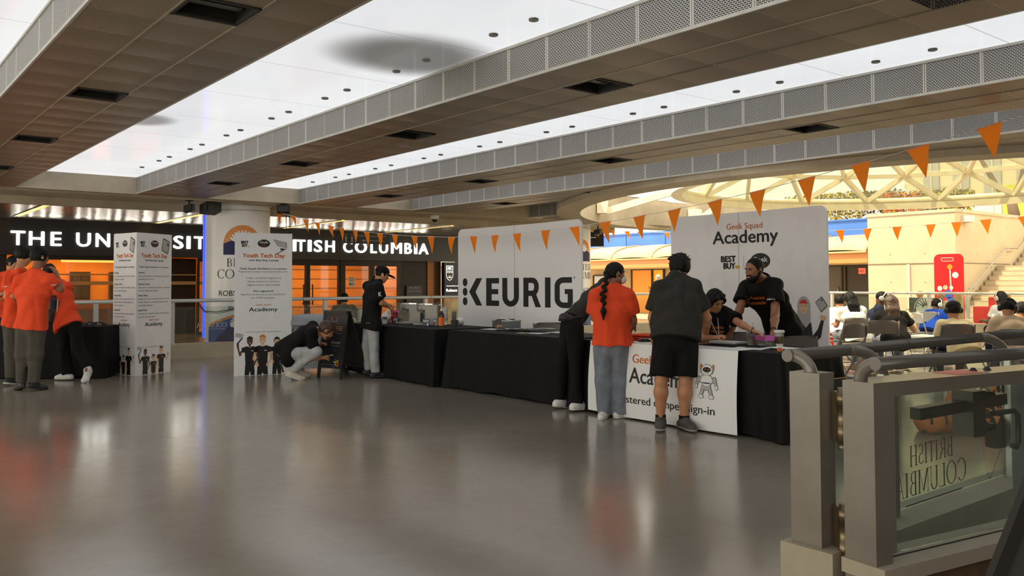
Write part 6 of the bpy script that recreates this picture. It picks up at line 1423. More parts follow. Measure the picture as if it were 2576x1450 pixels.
def shoe(parent, an, toe, col, sole, s=1.0, high=False, h=.009):
    an, toe = A_(an), A_(toe); d = toe-an; d[2] = 0; d = nrm(d); up = A_((0, 0, 1)); dz = toe[2]-an[2]
    # the foot's pitch follows the heel height
    base = an[2]-.085*s
    heel = an-d*.045*s; heel[2] = max(base, 0)+.035*s
    ball = an+d*.11*s; ball[2] = .033*s if base > .02 else max(base, 0)+.033*s
    tip = an+d*.165*s; tip[2] = ball[2]-.006*s
    lat = np.cross(up, d)
    S = SDF(.02)
    S.cone(heel, an+d*.03*s-up*.03*s, .040*s, .044*s); S.cone(heel, ball, .040*s, .040*s, lat, 1.12); S.cone(ball, tip, .040*s, .030*s, lat, 1.2); S.cone(an-up*.05*s, an+up*(.03 if high else -.005)*s, .044*s, .044*s, cap=True); S.cone(an+up*-.01, ball, .042*s, .03*s)
    fn = nrm(np.cross(lat, ball-heel)*1.0); 
    if fn[2] < 0: fn = -fn
    zc = heel-fn*.020*s
    S.cuts.append((zc, -fn))
    t = sobj('shoe', S, h, col, parent)
    S2 = SDF(.012); S2.cone(heel-fn*.012*s, ball-fn*.012*s, .046*s, .045*s, lat, 1.05); S2.cone(ball-fn*.012*s, tip-fn*.008*s, .045*s, .034*s, lat, 1.15)
    S2.cuts.append((heel-fn*.012*s, fn)); S2.cuts.append((heel-fn*.034*s, -fn))
    sobj('sole', S2, h, sole, t)
    if sole is S_sole:
        b = MB()
        for q in range(4):
            p = an+(ball-an)*(.35+.16*q)+fn*(.036-.003*q)*s; b.tube([tuple(p-lat*.022*s), tuple(p+fn*.006*s), tuple(p+lat*.022*s)], .0028*s, 5)
        obj('laces', b, S_white, t)
    return t
def head_frame(f, tilt=0.0):
    f = nrm(f); up = A_((0, 0, 1)); l = nrm(np.cross(up, f)); u = np.cross(f, l)   # l = the person's left
    if tilt: l, u = l*math.cos(tilt)+u*math.sin(tilt), u*math.cos(tilt)-l*math.sin(tilt)
    return f, l, u
def add_head(S, c, f, l, u, s, ears=True, nose=True):
    c = A_(c)
    S.ell(c+u*.022*s-f*.012*s, (l, f, u), (.074*s, .093*s, .092*s)); S.ell(c-u*.035*s+f*.022*s, (l, f, u), (.060*s, .070*s, .078*s), k=.03)
    S.ell(c-u*.085*s+f*.048*s, (l, f, u), (.036*s, .034*s, .030*s), k=.025)                       # chin
    for sg in (-1, 1): S.ell(c-u*.012*s+f*.062*s+l*.034*s*sg, (l, f, u), (.022*s, .018*s, .018*s), k=.015)   # cheeks
    if nose:
        S.cone(c+u*.020*s+f*.082*s, c-u*.022*s+f*.104*s, .008*s, .0125*s, k=.010); 
        for sg in (-1, 1): S.ell(c-u*.026*s+f*.094*s+l*.012*s*sg, (l, f, u), (.009*s, .010*s, .008*s), k=.006)
        S.cone(c+u*.034*s+f*.078*s+l*.038*s, c+u*.034*s+f*.078*s-l*.038*s, .010*s, .010*s, k=.012)    # brow
        S.cone(c-u*.050*s+f*.088*s+l*.018*s, c-u*.050*s+f*.088*s-l*.018*s, .0075*s, .0075*s, k=.008)  # upper lip
        S.cone(c-u*.062*s+f*.086*s+l*.014*s, c-u*.062*s+f*.086*s-l*.014*s, .0075*s, .0075*s, k=.008)
        for sg in (-1, 1): S.sub.append(('e', c+u*.014*s+f*.096*s+l*.030*s*sg, [l, f, u], (.017*s, .018*s, .011*s), .010))
    if ears:
        for sg in (-1, 1): S.ell(c+l*.074*s*sg-f*.012*s+u*.0*s, (l, f, u), (.011*s, .020*s, .032*s), k=.008)
def face_parts(t, c, f, l, u, s, hairm, smile=False, lids=False):
    c = A_(c); b = MB()
    if not lids:
        for sg in (-1, 1):
            b = MB(); b.ball(tuple(c+u*.014*s+f*.0665*s+l*.030*s*sg), .0112*s, 12); e_ = obj('eye', b, M_eye, t)
            b = MB(); b.ball(tuple(c+u*.013*s+f*.0738*s+l*.031*s*sg), .0055*s, 10); obj('iris', b, M_hair, e_)
            b = MB(); b.tube([tuple(c+u*(.022+.003*math.sin(q))*s+f*(.081-.004*q)*s+l*(.018+.009*q)*s*sg) for q in (0, 1, 2, 3)], [.001*s, .003*s, .003*s, .001*s], 5); obj('eyelid', b, M_hair, t)
    for sg in (-1, 1):
        b = MB()
        b.tube([tuple(c+u*(.030+.004*math.sin(q))*s+f*(.093-.010*q/3)*s+l*(.014+.011*q)*s*sg) for q in (0, 1, 2, 3)], [.003*s, .0045*s, .004*s, .0015*s], 6)
        if lids: b.tube([tuple(c+u*.010*s+f*(.088-.004*q)*s+l*(.018+.009*q)*s*sg) for q in (0, 1, 2, 3)], [.001*s, .0022*s, .0022*s, .001*s], 5)
        obj('eyebrow', b, hairm, t)
    b = MB(); b.tube([tuple(c-u*(.055-.004*abs(q))*s+f*(.094-.004*abs(q))*s+l*.009*q*s) for q in (-2.4, -1.2, 0, 1.2, 2.4)], [.0015*s, .005*s, .006*s, .005*s, .0015*s], 8); obj('lips', b, M_lips, t)
    if smile: b = MB(); b.tube([tuple(c-u*(.055-.003*abs(q))*s+f*(.099-.005*abs(q))*s+l*.009*q*s) for q in (-1.6, -.8, 0, .8, 1.6)], [.001*s, .0032*s, .0036*s, .0032*s, .001*s], 6); obj('teeth', b, M_teeth, t)
def hair(t, c, f, l, u, s, style, hm, h=.008):
    c = A_(c); S = SDF(.02)
    def cap(th, back=0.0, hl=0.0):
        S.ell(c+u*.026*s-f*.016*s, (l, f, u), (.078*s+th, .097*s+th, .092*s+th*1.3))
        S.sub.append(('e', c-u*(.050-hl)*s+f*.105*s, [l, f, u], (.096*s, .10*s, .125*s), .012))
        S.sub.append(('e', c-u*.16*s-f*.0*s, [l, f, u], (.20*s, .13*s, .115*s), .012))
        if style in ('short', 'crop', 'thick', 'tied', 'messy'):
            for sg in (-1, 1): S.sub.append(('e', c+l*sg*.092*s-u*.012*s-f*.008*s, [l, f, u], (.022*s, .030*s, .042*s), .006))
    if style == 'short': cap(.010); 
    elif style == 'crop': cap(.003, hl=.024)
    elif style == 'thick': cap(.020); S.ell(c+u*.075*s-f*.0*s, (l, f, u), (.07*s, .085*s, .045*s))
    elif style == 'messy':
        cap(.024); rr = random.Random(5)
        for k in range(60):
            a = rr.random()*2*PI; e = rr.random(); p = c+u*(.05+.055*e)*s+(l*math.cos(a)*.075+f*(math.sin(a)*.08-.015))*s*math.sqrt(1-e*e*.8)
            S.cone(p, p+(u*.050*rr.random()+nrm(l*math.cos(a+.6)+f*math.sin(a+.6))*.050)*s, .014*s, .003*s, k=.004)
    elif style == 'afro':
        S.ell(c+u*.045*s-f*.020*s, (l, f, u), (.108*s, .118*s, .105*s)); S.sub.append(('e', c-u*.050*s+f*.115*s, [l, f, u], (.10*s, .10*s, .105*s), .012))
    elif style in ('long', 'curly'):
        cap(.012); S.sub.pop(); ln = .33 if style == 'long' else .30
        for q in (-2, -1, 0, 1, 2):
            p = c-f*.060*s+l*.030*q*s; ng = A_((0, 0, -1))-nrm(A_((f[0], f[1], 0)))*.28
            S.cone(p+u*.02*s, p+ng*(.12)*s-f*.03*s, .040*s, .038*s, k=.03); S.cone(p+ng*.12*s-f*.03*s, p+ng*(ln-.03*abs(q))*s-f*.035*s+l*.006*q, .037*s, .018*s, k=.03)
    elif style == 'tied':
        cap(.008)
    elif style == 'bun':
        cap(.014)
        for sg in (-1, 1):
            S.cone(c+u*.07*s+f*.045*s+l*sg*.045*s, c+u*.01*s+f*.035*s+l*sg*.082*s, .020*s, .022*s, k=.02); S.cone(c+u*.01*s+f*.030*s+l*sg*.082*s, c-u*.09*s-f*.01*s+l*sg*.075*s, .024*s, .026*s, k=.02)
        S.cone(c-f*.07*s, c-u*.10*s-f*.06*s, .06*s, .05*s)
    o = sobj('hair', S, h, hm, t, fold=(.0035, 130, 1.0), it=1)
    return o
def bodyline(P_, s): return {k: A_(v) for k, v in P_.items()}
def person(key, lb, group=None, s=1.0, skin='brown', hd=(1, 0, 0), tilt=0.0, g=1.0, shirt='orange', sleeve=.62, hem=.10, loose=.018, belly=0.0, pants='grey', plen=1.0, pw=1.0, shoes=(None, None), high=False, hairst='short', hm=None, voxel=.009, palms=((0, 0, -1), (0, 0, -1)), curl=(.35, .35), face=False, smile=False, lids=False, J=None, female=False, legs=True, fsc=1.0):
    J = bodyline(J or PEO[key], s); hm = hm or M_hair
    base = (float((J['anL'][0]+J['anR'][0])/2), float((J['anL'][1]+J['anR'][1])/2), 0.0)
    t = thing('person', lb, 'person', base, group)
    lat = nrm(J['shL']-J['shR']); spine = nrm(J['neck']-J['pelvis']); hlat = nrm(J['hipL']-J['hipR']); front = nrm(np.cross(lat, spine))*1.0
    f, l, u = head_frame(hd, tilt)
    mid = (J['shL']+J['shR'])/2
    chest = J['pelvis']+(mid-J['pelvis'])*.72; waist = J['pelvis']+(mid-J['pelvis'])*.34; ps = J['pelvis']
    sw = np.linalg.norm(J['shL']-J['shR'])/2
    def torso(S, e, gg):
        S.cone(ps, waist, (.105+e)*gg, (.098+e+belly*.5)*gg, lat, 1.42, k=.010); S.cone(waist, chest, (.098+e+belly*.5)*gg, (.108+e)*gg, lat, 1.45, k=.010)
        up_ = mid+spine*.0
        S.cone(chest, mid-spine*.045, (.108+e)*gg, (.078+e), lat, min(1.75, max(1.3, sw/.105)), k=.012)
        S.cone(mid-spine*.02, J['neck']+spine*.02, .066+e, .056+e*.7)
        for q in ('shL', 'shR'): S.cone(mid-spine*.02, J[q]-spine*.005, .055+e, .052+e*.8, k=.02); S.cone(J['neck']+spine*.0, J[q]+spine*.012, .045+e*.8, .040+e*.8, k=.03)
        if female: S.ell(chest+front*.07+lat*.07, (lat, front, spine), (.06+e, .05+e, .06+e)); S.ell(chest+front*.07-lat*.07, (lat, front, spine), (.06+e, .05+e, .06+e))
    S = SDF(.03)
    torso(S, -.012, g)
    S.cone(J['neck']-spine*.02, J['head']-u*.04*s-f*.01*s, .056*s*g**.3, .048*s)
    add_head(S, J['head'], f, l, u, s)
    for sd in ('L', 'R'):
        sh, el, wr = J['sh'+sd], J['el'+sd], J['wr'+sd]
        S.cone(sh, el, .050*g**.5*s, .041*g**.4*s); dw = wr-el; S.cone(el, el+dw*.35, .040*g**.4*s, .040*g**.4*s, k=.02); S.cone(el+dw*.3, wr, .040*g**.4*s, .026*s, k=.02)
        i = 0 if sd == 'L' else 1
        hand(S, wr, J['ha'+sd], palms[i], (1 if sd == 'L' else -1)*1, s, curl[i])
        if legs:
            hp, kn, an = J['hip'+sd], J['kn'+sd], J['an'+sd]; dk = an-kn
            S.cone(hp, kn, .078*g**.6, .050*g**.4); S.cone(kn, kn+dk*.3, .050*g**.4, .058*g**.6, k=.03); S.cone(kn+dk*.28, an, .057*g**.6, .036, k=.03)
            fd = J['toe'+sd]-an; fd[2] = 0; S.cone(an, an+nrm(fd)*.085-A_((0, 0, .035)), .034, .019)
    sobj('body', S, voxel, SK[skin], t)
    # shirt
    S = SDF(.035); torso(S, loose, g)
    S.cone(ps-spine*(hem+.05), waist, (.124+loose)*g, (.100+loose+belly*.6)*g, lat, 1.42, k=.008)
    if hem >= 0.0:
        for sd in ('L', 'R'): S.cone(J['hip'+sd]+spine*.02, J['hip'+sd]-A_((0, 0, .06)), .100*g**.6+.018, .100*g**.6+.018, k=.03)
    for sd in ('L', 'R'):
        sh, el = J['sh'+sd], J['el'+sd]
        S.cone(sh, sh+(el-sh)*sleeve, .062*g**.4+loose*.7, .066*g**.4+loose*.8, cap=True)
    S.cuts.append((ps-spine*hem, -spine)); S.sub.append(('c', J['neck']+spine*.045+front*.01, J['head'], .066, .10, None, 1.0, False, False, .008))
    so_ = sobj('shirt', S, voxel, FB_[shirt] if isinstance(shirt, str) else shirt, t, fold=(.0085, 19, len(lb)*.7), it=2)
    # trousers
    if pants:
        S = SDF(.035); S.cone(ps+spine*(.03 if hem < .02 else .0), ps-A_((0, 0, .02)), .100*g+.006, .108*g+.006, hlat, 1.32)
        for sd in ('L', 'R'):
            hp, kn, an = J['hip'+sd], J['kn'+sd], J['an'+sd]; e = .012
            if plen >= .99:
                S.cone(hp, kn, .088*g**.6+e, (.062*g**.5+e)*pw); S.cone(kn, an+(an-kn)*.03, (.062*g**.5+e)*pw, (.050+e)*pw, cap=True)
            else:
                S.cone(hp, hp+(kn-hp)*plen, .092*g**.6+e, (.083*g**.5+e)*pw, cap=True)
            bt = nrm(-np.cross(hlat, A_((0, 0, 1)))) if False else None
        sobj('trousers' if plen >= .99 else 'shorts', S, voxel, FB_[pants], t, fold=(.0075, 20, 3.1+len(lb)), it=2)
    if legs and shoes[0]:
        for sd in ('L', 'R'): shoe(t, J['an'+sd], J['toe'+sd], shoes[0], shoes[1], fsc, high)
    hair(t, J['head'], f, l, u, s, hairst, hm)
    if face: face_parts(t, J['head'], f, l, u, s, hm, smile, lids)
    return t, so_, J, (f, l, u)
# ------------------------------------------------------------------ the people
fwx, fwy = math.sin(YAW), math.cos(YAW)
AW = A_((fwx, fwy, 0)); RT = A_((fwy, -fwx, 0))         # away from and to the right of the view
def dirn(r, a, z=0.0): return RT*r+AW*a+A_((0, 0, z))
S_white = mat('white_leather', (0.72, 0.71, 0.69), .45, vary=.05); S_sole = mat('white_rubber', (0.66, 0.65, 0.62), .6); S_blk = mat('black_shoe', (0.02, 0.02, 0.022), .5); S_bsole = mat('black_sole', (0.03, 0.03, 0.03), .7); S_grey = mat('grey_mesh_shoe', (0.07, 0.065, 0.06), .7, vary=.3, bscale=60); S_gsole = mat('grey_sole', (0.30, 0.29, 0.27), .6)
def patch(so_, origin, right, up, build, mats, name='printed_emblem', parent=None):
    """flat print pressed onto cloth: projected along right x up"""
    bv = bvh_of(so_); r, u = Vector(nrm(right)), Vector(nrm(up)); n = r.cross(u).normalized(); b = MB(); o = Vector(origin)
    def mp(x, y, d):
        p = o+r*x+u*y+n*.35
        h = bv.ray_cast(p, -n)
        return (h[0]+n*(.0035+d)) if h[0] else (o+r*x+u*y+n*.1)
    build(b, mp); return obj(name, b, mats, parent or so_)
G4 = 'people in orange shirts at the left table'
t, sh, J, fr_ = person('m1', 'person in orange shirt and grey sweatpants, back turned, hand raised to the ear', s=1.02, g=1.12, skin='brown', hd=dirn(.55, .75, -.25), shirt='orange', hem=.05, pants='grey', pw=1.1, shoes=(S_blk, S_bsole), hairst='thick', palms=(dirn(0, 0, -1), dirn(-.8, .2, 0)), curl=(.4, .5), voxel=.009)
patch(sh, J['shR']+(J['elR']-J['shR'])*.45+A_((0, 0, .0)), RT, (0, 0, 1), lambda b, mp: put_text(b, 'ACADEMY', .03, -.02, .016, None, 'C', .05, .06, .001, 0, mp), [I_white])
b = MB(); c = J['neck']; b.tube([tuple(c+(RT*math.cos(a)*.072+AW*math.sin(a)*.06)+A_((0, 0, .018+.01*math.cos(a)))) for a in [PI+PI*k/10 for k in range(11)]], .006, 6); obj('lanyard', b, I_lgrey, t)
b = MB(); f, l, u = fr_; b.tube([tuple(J['head']-l*.085-f*.01+u*.0), tuple(J['head']-l*.088+f*.0-u*.02)], .008, 8); obj('earbud', b, S_white, t)
t, sh, J, fr_ = person('m2', 'person in orange shirt with big curly black hair behind the raised-hand person', s=1.0, g=1.0, skin='tan', hd=dirn(.8, .3, -.35), shirt='orange', hem=.05, pants='grey', pw=1.05, shoes=(S_blk, S_white), hairst='afro', palms=(dirn(0, 0, -1), dirn(0, 0, -1)))
patch(sh, J['shL']+(J['elL']-J['shL'])*.45, RT, (0, 0, 1), lambda b, mp: put_text(b, 'ACADEMY', .0, -.02, .016, None, 'C', .05, .06, .001, 0, mp), [I_white])
b = MB(); c = J['neck']; b.tube([tuple(c+(RT*math.cos(a)*.070+AW*math.sin(a)*.06)+A_((0, 0, .018))) for a in [PI+PI*k/10 for k in range(11)]], .006, 6); obj('lanyard', b, I_lgrey, t)
person('m3', 'person in orange shirt cut by the left edge of the view, behind the table', s=.95, skin='tan', hd=dirn(.9, -.2, -.3), shirt='orange', hem=.05, pants='navy', shoes=(S_blk, S_bsole), hairst='short')
t, sh, J, fr_ = person('m4', 'person in orange shirt, black trousers and white high tops leaning over the table', s=.98, g=.98, skin='brown', hd=dirn(-.6, .6, -.6), shirt='orange', hem=.09, pants='black', pw=1.15, shoes=(S_white, S_sole), high=True, hairst='short')
S = SDF(.02)
for q in ('L', 'R'):
    a, c = J['sh'+q], J['el'+q]; S.cone(a+(c-a)*.6, c, .048, .052); S.cone(c, c+(J['wr'+q]-c)*.5, .052, .046, cap=True)
sobj('undersleeves', S, .01, FB_['black'], t)
# black bag held against the front of the group
t = thing('backpack', 'black and grey backpack held between the orange-shirted people', 'bag', tuple(np.append((PEO['m4']['pelvis'][0]-.22, PEO['m4']['pelvis'][1]+.10), 0.0)))
c = A_(PEO['m4']['pelvis'])+RT*-.20+AW*-.02+A_((0, 0, .12)); S = SDF(.03); S.cone(c+A_((0, 0, .16)), c-A_((0, 0, .12)), .07, .08, RT, .8); S.cone(c-AW*.06+A_((0, 0, .0)), c-AW*.06-A_((0, 0, .1)), .05, .05); sobj('bag_body', S, .01, mat('black_nylon', (.02, .02, .022), .5), t, fold=(.004, 40, 1))
b = MB(); b.tube([tuple(c+RT*.07-AW*.03+A_((0, 0, .2))), tuple(c+RT*.075-AW*.05+A_((0, 0, .0))), tuple(c+RT*.05-AW*.05-A_((0, 0, .17)))], .010, 8); obj('strap', b, M_frame, t)
b = MB(); b.tube([tuple(c+A_((0, 0, .22))+RT*.03*math.cos(a)+A_((0, 0, .03*math.sin(a)))) for a in [PI*k/8 for k in range(9)]], .008, 6); obj('handle', b, M_dark, t)

t, sh, J, fr_ = person('crouch', 'person in black polo and pale jeans crouching to write on the chalkboard', s=1.0, g=1.0, skin='tan', hd=dirn(.85, .15, -.62), shirt='black', hem=.075, pants='ljean', pw=.95, shoes=(mat('cream_canvas', (0.60, 0.52, 0.42), .7, vary=.1), S_sole), hairst='thick', hm=M_hairb, palms=(dirn(0, 0, -1), dirn(0, .6, -.6)), curl=(.5, .8), face=True, voxel=.008)
S = SDF(.015); f, l, u = fr_; c = J['head']; S.ell(c-u*.068+f*.050, (l, f, u), (.052, .050, .040)); S.sub.append(('e', c-u*.02+f*.08, [l, f, u], (.06, .05, .035), .01)); sobj('beard', S, .007, M_hairb, t)
b = MB(); c = A_(J['pelvis'])+A_((0, 0, -.02)); b.tube([tuple(c+RT*.0-AW*.12+A_((0, 0, -.05))), tuple(c-RT*.02-AW*.14+A_((0, 0, -.16))), tuple(c+RT*.02-AW*.14+A_((0, 0, -.30)))], .014, 6); obj('belt_strap', b, FB_['grey'], t)
b = MB(); b.tube([tuple(A_(J['haR'])+RT*-.02), tuple(A_(J['haR'])+RT*.05+A_((0, 0, .015)))], .006, 8); obj('chalk_marker', b, S_white, t)

t, sh, J, fr_ = person('cap', 'person in black polo, black cap and pale jeans standing at the coffee table', s=.98, g=1.03, skin='tan', hd=dirn(.85, .35, -.38), shirt='black', hem=.09, pants='ljean', pw=.98, shoes=(S_blk, S_bsole), hairst='crop', palms=(dirn(0, 0, -1), dirn(0, .3, -1)), curl=(.5, .5), voxel=.008)
f, l, u = fr_; c = J['head']; S = SDF(.015); S.ell(c+u*.050-f*.014, (l, f, u), (.092, .108, .085)); S.cuts.append((c+u*.035, -(u+f*-.18)/np.linalg.norm(u+f*-.18)*1.0)); co = sobj('cap', S, .007, FB_['black'], t)
S = SDF(.01); S.ell(c+u*.030+f*.115, (l, f, u), (.070, .085, .020)); S.sub.append(('e', c+u*.012+f*.115, [l, f, u], (.075, .09, .018), .006)); sobj('cap_brim', S, .006, FB_['black'], co)
S = SDF(.012); S.cone(J['neck']+A_((0, 0, .0)), J['neck']+A_((0, 0, .035)), .068, .060, cap=True); sobj('collar', S, .008, FB_['black'], t)
b = MB(); b.tube([tuple(c-l*.086-f*.01), tuple(c-l*.09+f*.002-u*.03)], .007, 8); obj('earbud', b, S_white, t)
patch(sh, J['shR']+(J['elR']-J['shR'])*.40, RT, (0, 0, 1), lambda b, mp: (put_text(b, 'K', .015, -.035, .06, None, 'C', .06, .045, .001, 0, mp)), [I_white])
patch(sh, J['pelvis']+A_((0, 0, .0))+RT*-.02, RT, (0, 0, 1), lambda b, mp: b.add([mp(-.02, 0, 0), mp(.03, 0, 0), mp(.03, .006, 0), mp(-.02, .008, 0)], [(0, 1, 2, 3)]), [I_white], 'hem_tag')

t, sh, J, fr_ = person('lean', 'person in black with white sneakers and a waist pouch bending over the table, head hidden', s=.97, g=.92, skin='tan', hd=dirn(.9, .5, -.4), shirt='char', hem=-.03, loose=.012, pants='black', pw=1.0, shoes=(S_white, S_sole), hairst='short', voxel=.009)
c = A_(J['pelvis'])+A_((0, 0, .06))-RT*.06-AW*.11; S = SDF(.02); S.cone(c-AW*.01+RT*-.02, c+RT*.05-AW*.02-A_((0, 0, .01)), .042, .036); S.ell(c-RT*.02-AW*.02, (RT, AW, (0, 0, 1)), (.055, .04, .048)); po = sobj('waist_pouch', S, .009, mat('black_nylon', (.02, .02, .022), .5), t, fold=(.003, 50, 1))
b = MB(); pc = A_(J['pelvis'])+A_((0, 0, .05)); b.tube([tuple(pc+RT*.120*math.cos(a)+AW*.135*math.sin(a)+A_((0, 0, .02*math.cos(a)))) for a in [2*PI*k/24 for k in range(24)]], .016, 8, closed=True); obj('belt', b, M_dark, po)

t, sh, J, fr_ = person('wom', 'person in orange shirt and blue jeans with a long black braid and face mask', s=.95, g=1.04, skin='brown', hd=dirn(.92, .30, -.12), shirt='orange', hem=.0, sleeve=.80, loose=.028, pants='denim', pw=1.22, shoes=(S_white, S_sole), hairst='tied', palms=(dirn(0, 0, -1), dirn(0, 0, -1)), voxel=.008, fsc=.95)
f, l, u = fr_; c = A_(J['head']); pts = [c-f*.08+u*.045, c-RT*.095-AW*.05+u*.01, c-RT*.100-AW*.09-u*.06, c-RT*.112-AW*.125-u*.13, c-RT*.125-AW*.155-u*.20]
pts = [tuple(p) for p in pts]; S = SDF(.006)
P0 = A_(pts[0]); path = [A_(p) for p in pts]+[A_(pts[-1])+A_((0, 0, -.06))-AW*.03, A_(pts[-1])+A_((0, 0, -.12))-AW*.035]
k = 0
for i in range(len(path)-1):
    for q in (0, .5):
        p = path[i]*(1-q)+path[i+1]*q; sd = RT*.011*(1 if k % 2 else -1); S.ell(p+sd, (RT, AW, (0, 0, 1)), (.029-.0006*k, .026-.0006*k, .027)); k += 1
br = sobj('braid', S, .006, M_hair, t, it=1)
S = SDF(.01); e = path[-1]; S.cone(e, e-A_((0, 0, .05)), .014, .026); S.cone(e-A_((0, 0, .05)), e-A_((0, 0, .14)), .028, .006); sobj('braid_tail', S, .006, M_hair, br, fold=(.003, 140, 1))
S = SDF(.012); S.ell(c-u*.045+f*.070, (l, f, u), (.058, .050, .050)); S.sub.append(('e', c-u*.03-f*.02, [l, f, u], (.09, .075, .09), .005)); mk = sobj('face_mask', S, .006, FB_['white'], t)
b = MB(); b.tube([tuple(c-l*.066-u*.02+f*.04), tuple(c-l*.08+f*.0+u*.01), tuple(c-l*.078-f*.012+u*.025)], .002, 5); b.tube([tuple(c-l*.066-u*.06+f*.04), tuple(c-l*.078-u*.03+f*.0)], .002, 5); obj('ear_loop', b, S_white, mk)
b = MB(); b.tube([tuple(c-l*.088-f*.012-u*(.035+.014)+f*.014*math.cos(a)+u*.014*math.sin(a)) for a in [2*PI*k/12 for k in range(12)]], .0022, 6, closed=True); obj('earring', b, M_steel, t)
b = MB(); cn = A_(J['neck']); b.tube([tuple(cn+(RT*math.cos(a)*.070+AW*math.sin(a)*.06)+A_((0, 0, .02+.01*math.cos(a)))) for a in [PI+PI*k/10 for k in range(11)]], .007, 6); obj('lanyard', b, I_lgrey, t)

t, sh, J, fr_ = person('shorts', 'person in charcoal T-shirt and black shorts leaning on the sign-in table, back turned', s=1.0, g=1.16, skin='tan', hd=dirn(.05, .9, -.35), shirt='char', hem=-.005, sleeve=.72, loose=.024, belly=.03, pants='black', plen=.86, pw=1.12, shoes=(S_grey, S_gsole), hairst='messy', palms=(dirn(0, 0, -1), dirn(-.3, 0, -1)), curl=(.9, 1.15), voxel=.008, fsc=1.05)
b = MB()
for q in ('L', 'R'): a = A_(J['an'+q]); b.lathe(tuple(a-A_((0, 0, .02))), [(.047, 0), (.049, .03), (.047, .052)], 16, caps=False)
obj('socks', b, FB_['black'], t)

t, sh, J, fr_ = person('seated', 'seated person in black shirt with sunglasses on the head, reaching across the sign-in table', s=.93, g=.86, skin='tan', hd=dirn(.36, -.75, -.55), tilt=.22, shirt='black', hem=.06, sleeve=.66, pants='black', shoes=(S_blk, S_bsole), hairst='bun', palms=(dirn(0, 0, -1), dirn(.5, 0, -.5)), curl=(.5, .9), face=True, lids=True, smile=True, voxel=.007, female=True)
f, l, u = fr_; c = A_(J['head']); S = SDF(.03)
S.cone(c-f*.06+l*.02-u*.01, c-f*.07+l*.045-u*.11, .055, .05); S.cone(c-f*.07+l*.045-u*.11, c-f*.01+l*.085-u*.19, .045, .030); S.cone(c+l*.07+u*.0, c+l*.078-u*.07, .022, .018); S.ell(A_(J['shL'])+A_((0, 0, .055))-RT*.03, (RT, AW, (0, 0, 1)), (.05, .045, .035))
sobj('ponytail', S, .008, M_hair, t, fold=(.003, 90, 2))
b = MB()
for sg in (-1, 1):
    b.add([tuple(c+u*(.098+.020*math.sin(2*PI*k/14))+f*(.062-.016*math.sin(2*PI*k/14))+l*(sg*.030+.023*math.cos(2*PI*k/14))) for k in range(14)], [tuple(range(14))]); b.add([tuple(c+u*(.102+.020*math.sin(2*PI*k/14))+f*(.068-.016*math.sin(2*PI*k/14))+l*(sg*.030+.023*math.cos(2*PI*k/14))) for k in range(14)], [tuple(range(14))])
    b.tube([tuple(c+u*(.100+.021*math.sin(2*PI*k/14))+f*(.065-.016*math.sin(2*PI*k/14))+l*(sg*.030+.024*math.cos(2*PI*k/14))) for k in range(14)], .0022, 6, closed=True)
    b.tube([tuple(c+u*.10+f*.06+l*sg*.062), tuple(c+u*.07-f*.0+l*sg*.088), tuple(c+u*.04-f*.06+l*sg*.088)], .0025, 6)
obj('sunglasses', b, M_black, t)
patch(sh, (J['shL']+J['shR'])/2-AW*.0+A_((0, 0, -.16))+RT*.02, RT, (0, 0, 1), lambda b, mp: (put_text(b, 'District', .0, .02, .03, None, 'C', .02, .11, .001, 0, mp), put_text(b, 'Manager', .0, -.02, .03, None, 'C', .02, .12, .001, 0, mp)), [I_orange])
b = MB(); cn = A_(J['neck']); b.tube([tuple(cn-RT*.05-AW*.06), tuple(cn-RT*.01-AW*.16-A_((0, 0, .16))), tuple(cn+RT*.03-AW*.20-A_((0, 0, .26)))], .005, 6); b.tube([tuple(cn+RT*.05-AW*.06), tuple(cn+RT*.04-AW*.16-A_((0, 0, .16))), tuple(cn+RT*.03-AW*.20-A_((0, 0, .26)))], .005, 6); obj('lanyard', b, M_frame, t)
b = MB(); w = A_(J['wrL']); d_ = nrm(A_(J['haL'])-w); e1 = nrm(np.cross(d_, (0, 0, 1))); e2 = np.cross(d_, e1); b.tube([tuple(w+(e1*math.cos(a)+e2*math.sin(a))*.031) for a in [2*PI*k/16 for k in range(16)]], .004, 6, closed=True); obj('bracelet', b, M_dark, t)
b = MB(); h_ = A_(J['haR']); b.tube([tuple(h_+A_((0, 0, .045))+RT*.02), tuple(h_-A_((0, 0, .03))-RT*.03)], .004, 6); obj('pen', b, M_black, t)

t, sh, J, fr_ = person('beard', 'bearded person in black T-shirt with orange lettering, both hands on the sign-in table', s=1.02, g=1.06, skin='brown', hd=dirn(-.85, -.50, -.22), shirt='black', hem=.05, sleeve=.62, loose=.026, pants='black', shoes=(S_blk, S_bsole), hairst='crop', palms=(dirn(0, 0, -1), dirn(0, 0, -1)), curl=(.2, .3), face=True, smile=True, voxel=.007)
f, l, u = fr_; c = A_(J['head']); S = SDF(.015)
S.ell(c-u*.075+f*.045, (l, f, u), (.060, .058, .052)); S.cone(c-u*.038+f*.093+l*.022, c-u*.038+f*.093-l*.022, .009, .009); S.cone(c-u*.02+f*.0+l*.072, c-u*.07+f*.03+l*.055, .016, .018); S.cone(c-u*.02+f*.0-l*.072, c-u*.07+f*.03-l*.055, .016, .018)
S.sub.append(('e', c-u*.054+f*.102, [l, f, u], (.024, .022, .010), .006)); sobj('beard', S, .006, M_hair, t, fold=(.0012, 220, 1), it=1)
cc = (J['shL']+J['shR'])/2; rr_ = nrm(-(A_(J['shR'])-A_(J['shL']))*1.0)
rv = nrm(J['shL']-J['shR']); upv_ = nrm(np.cross(np.cross(rv, (0, 0, 1)), rv))
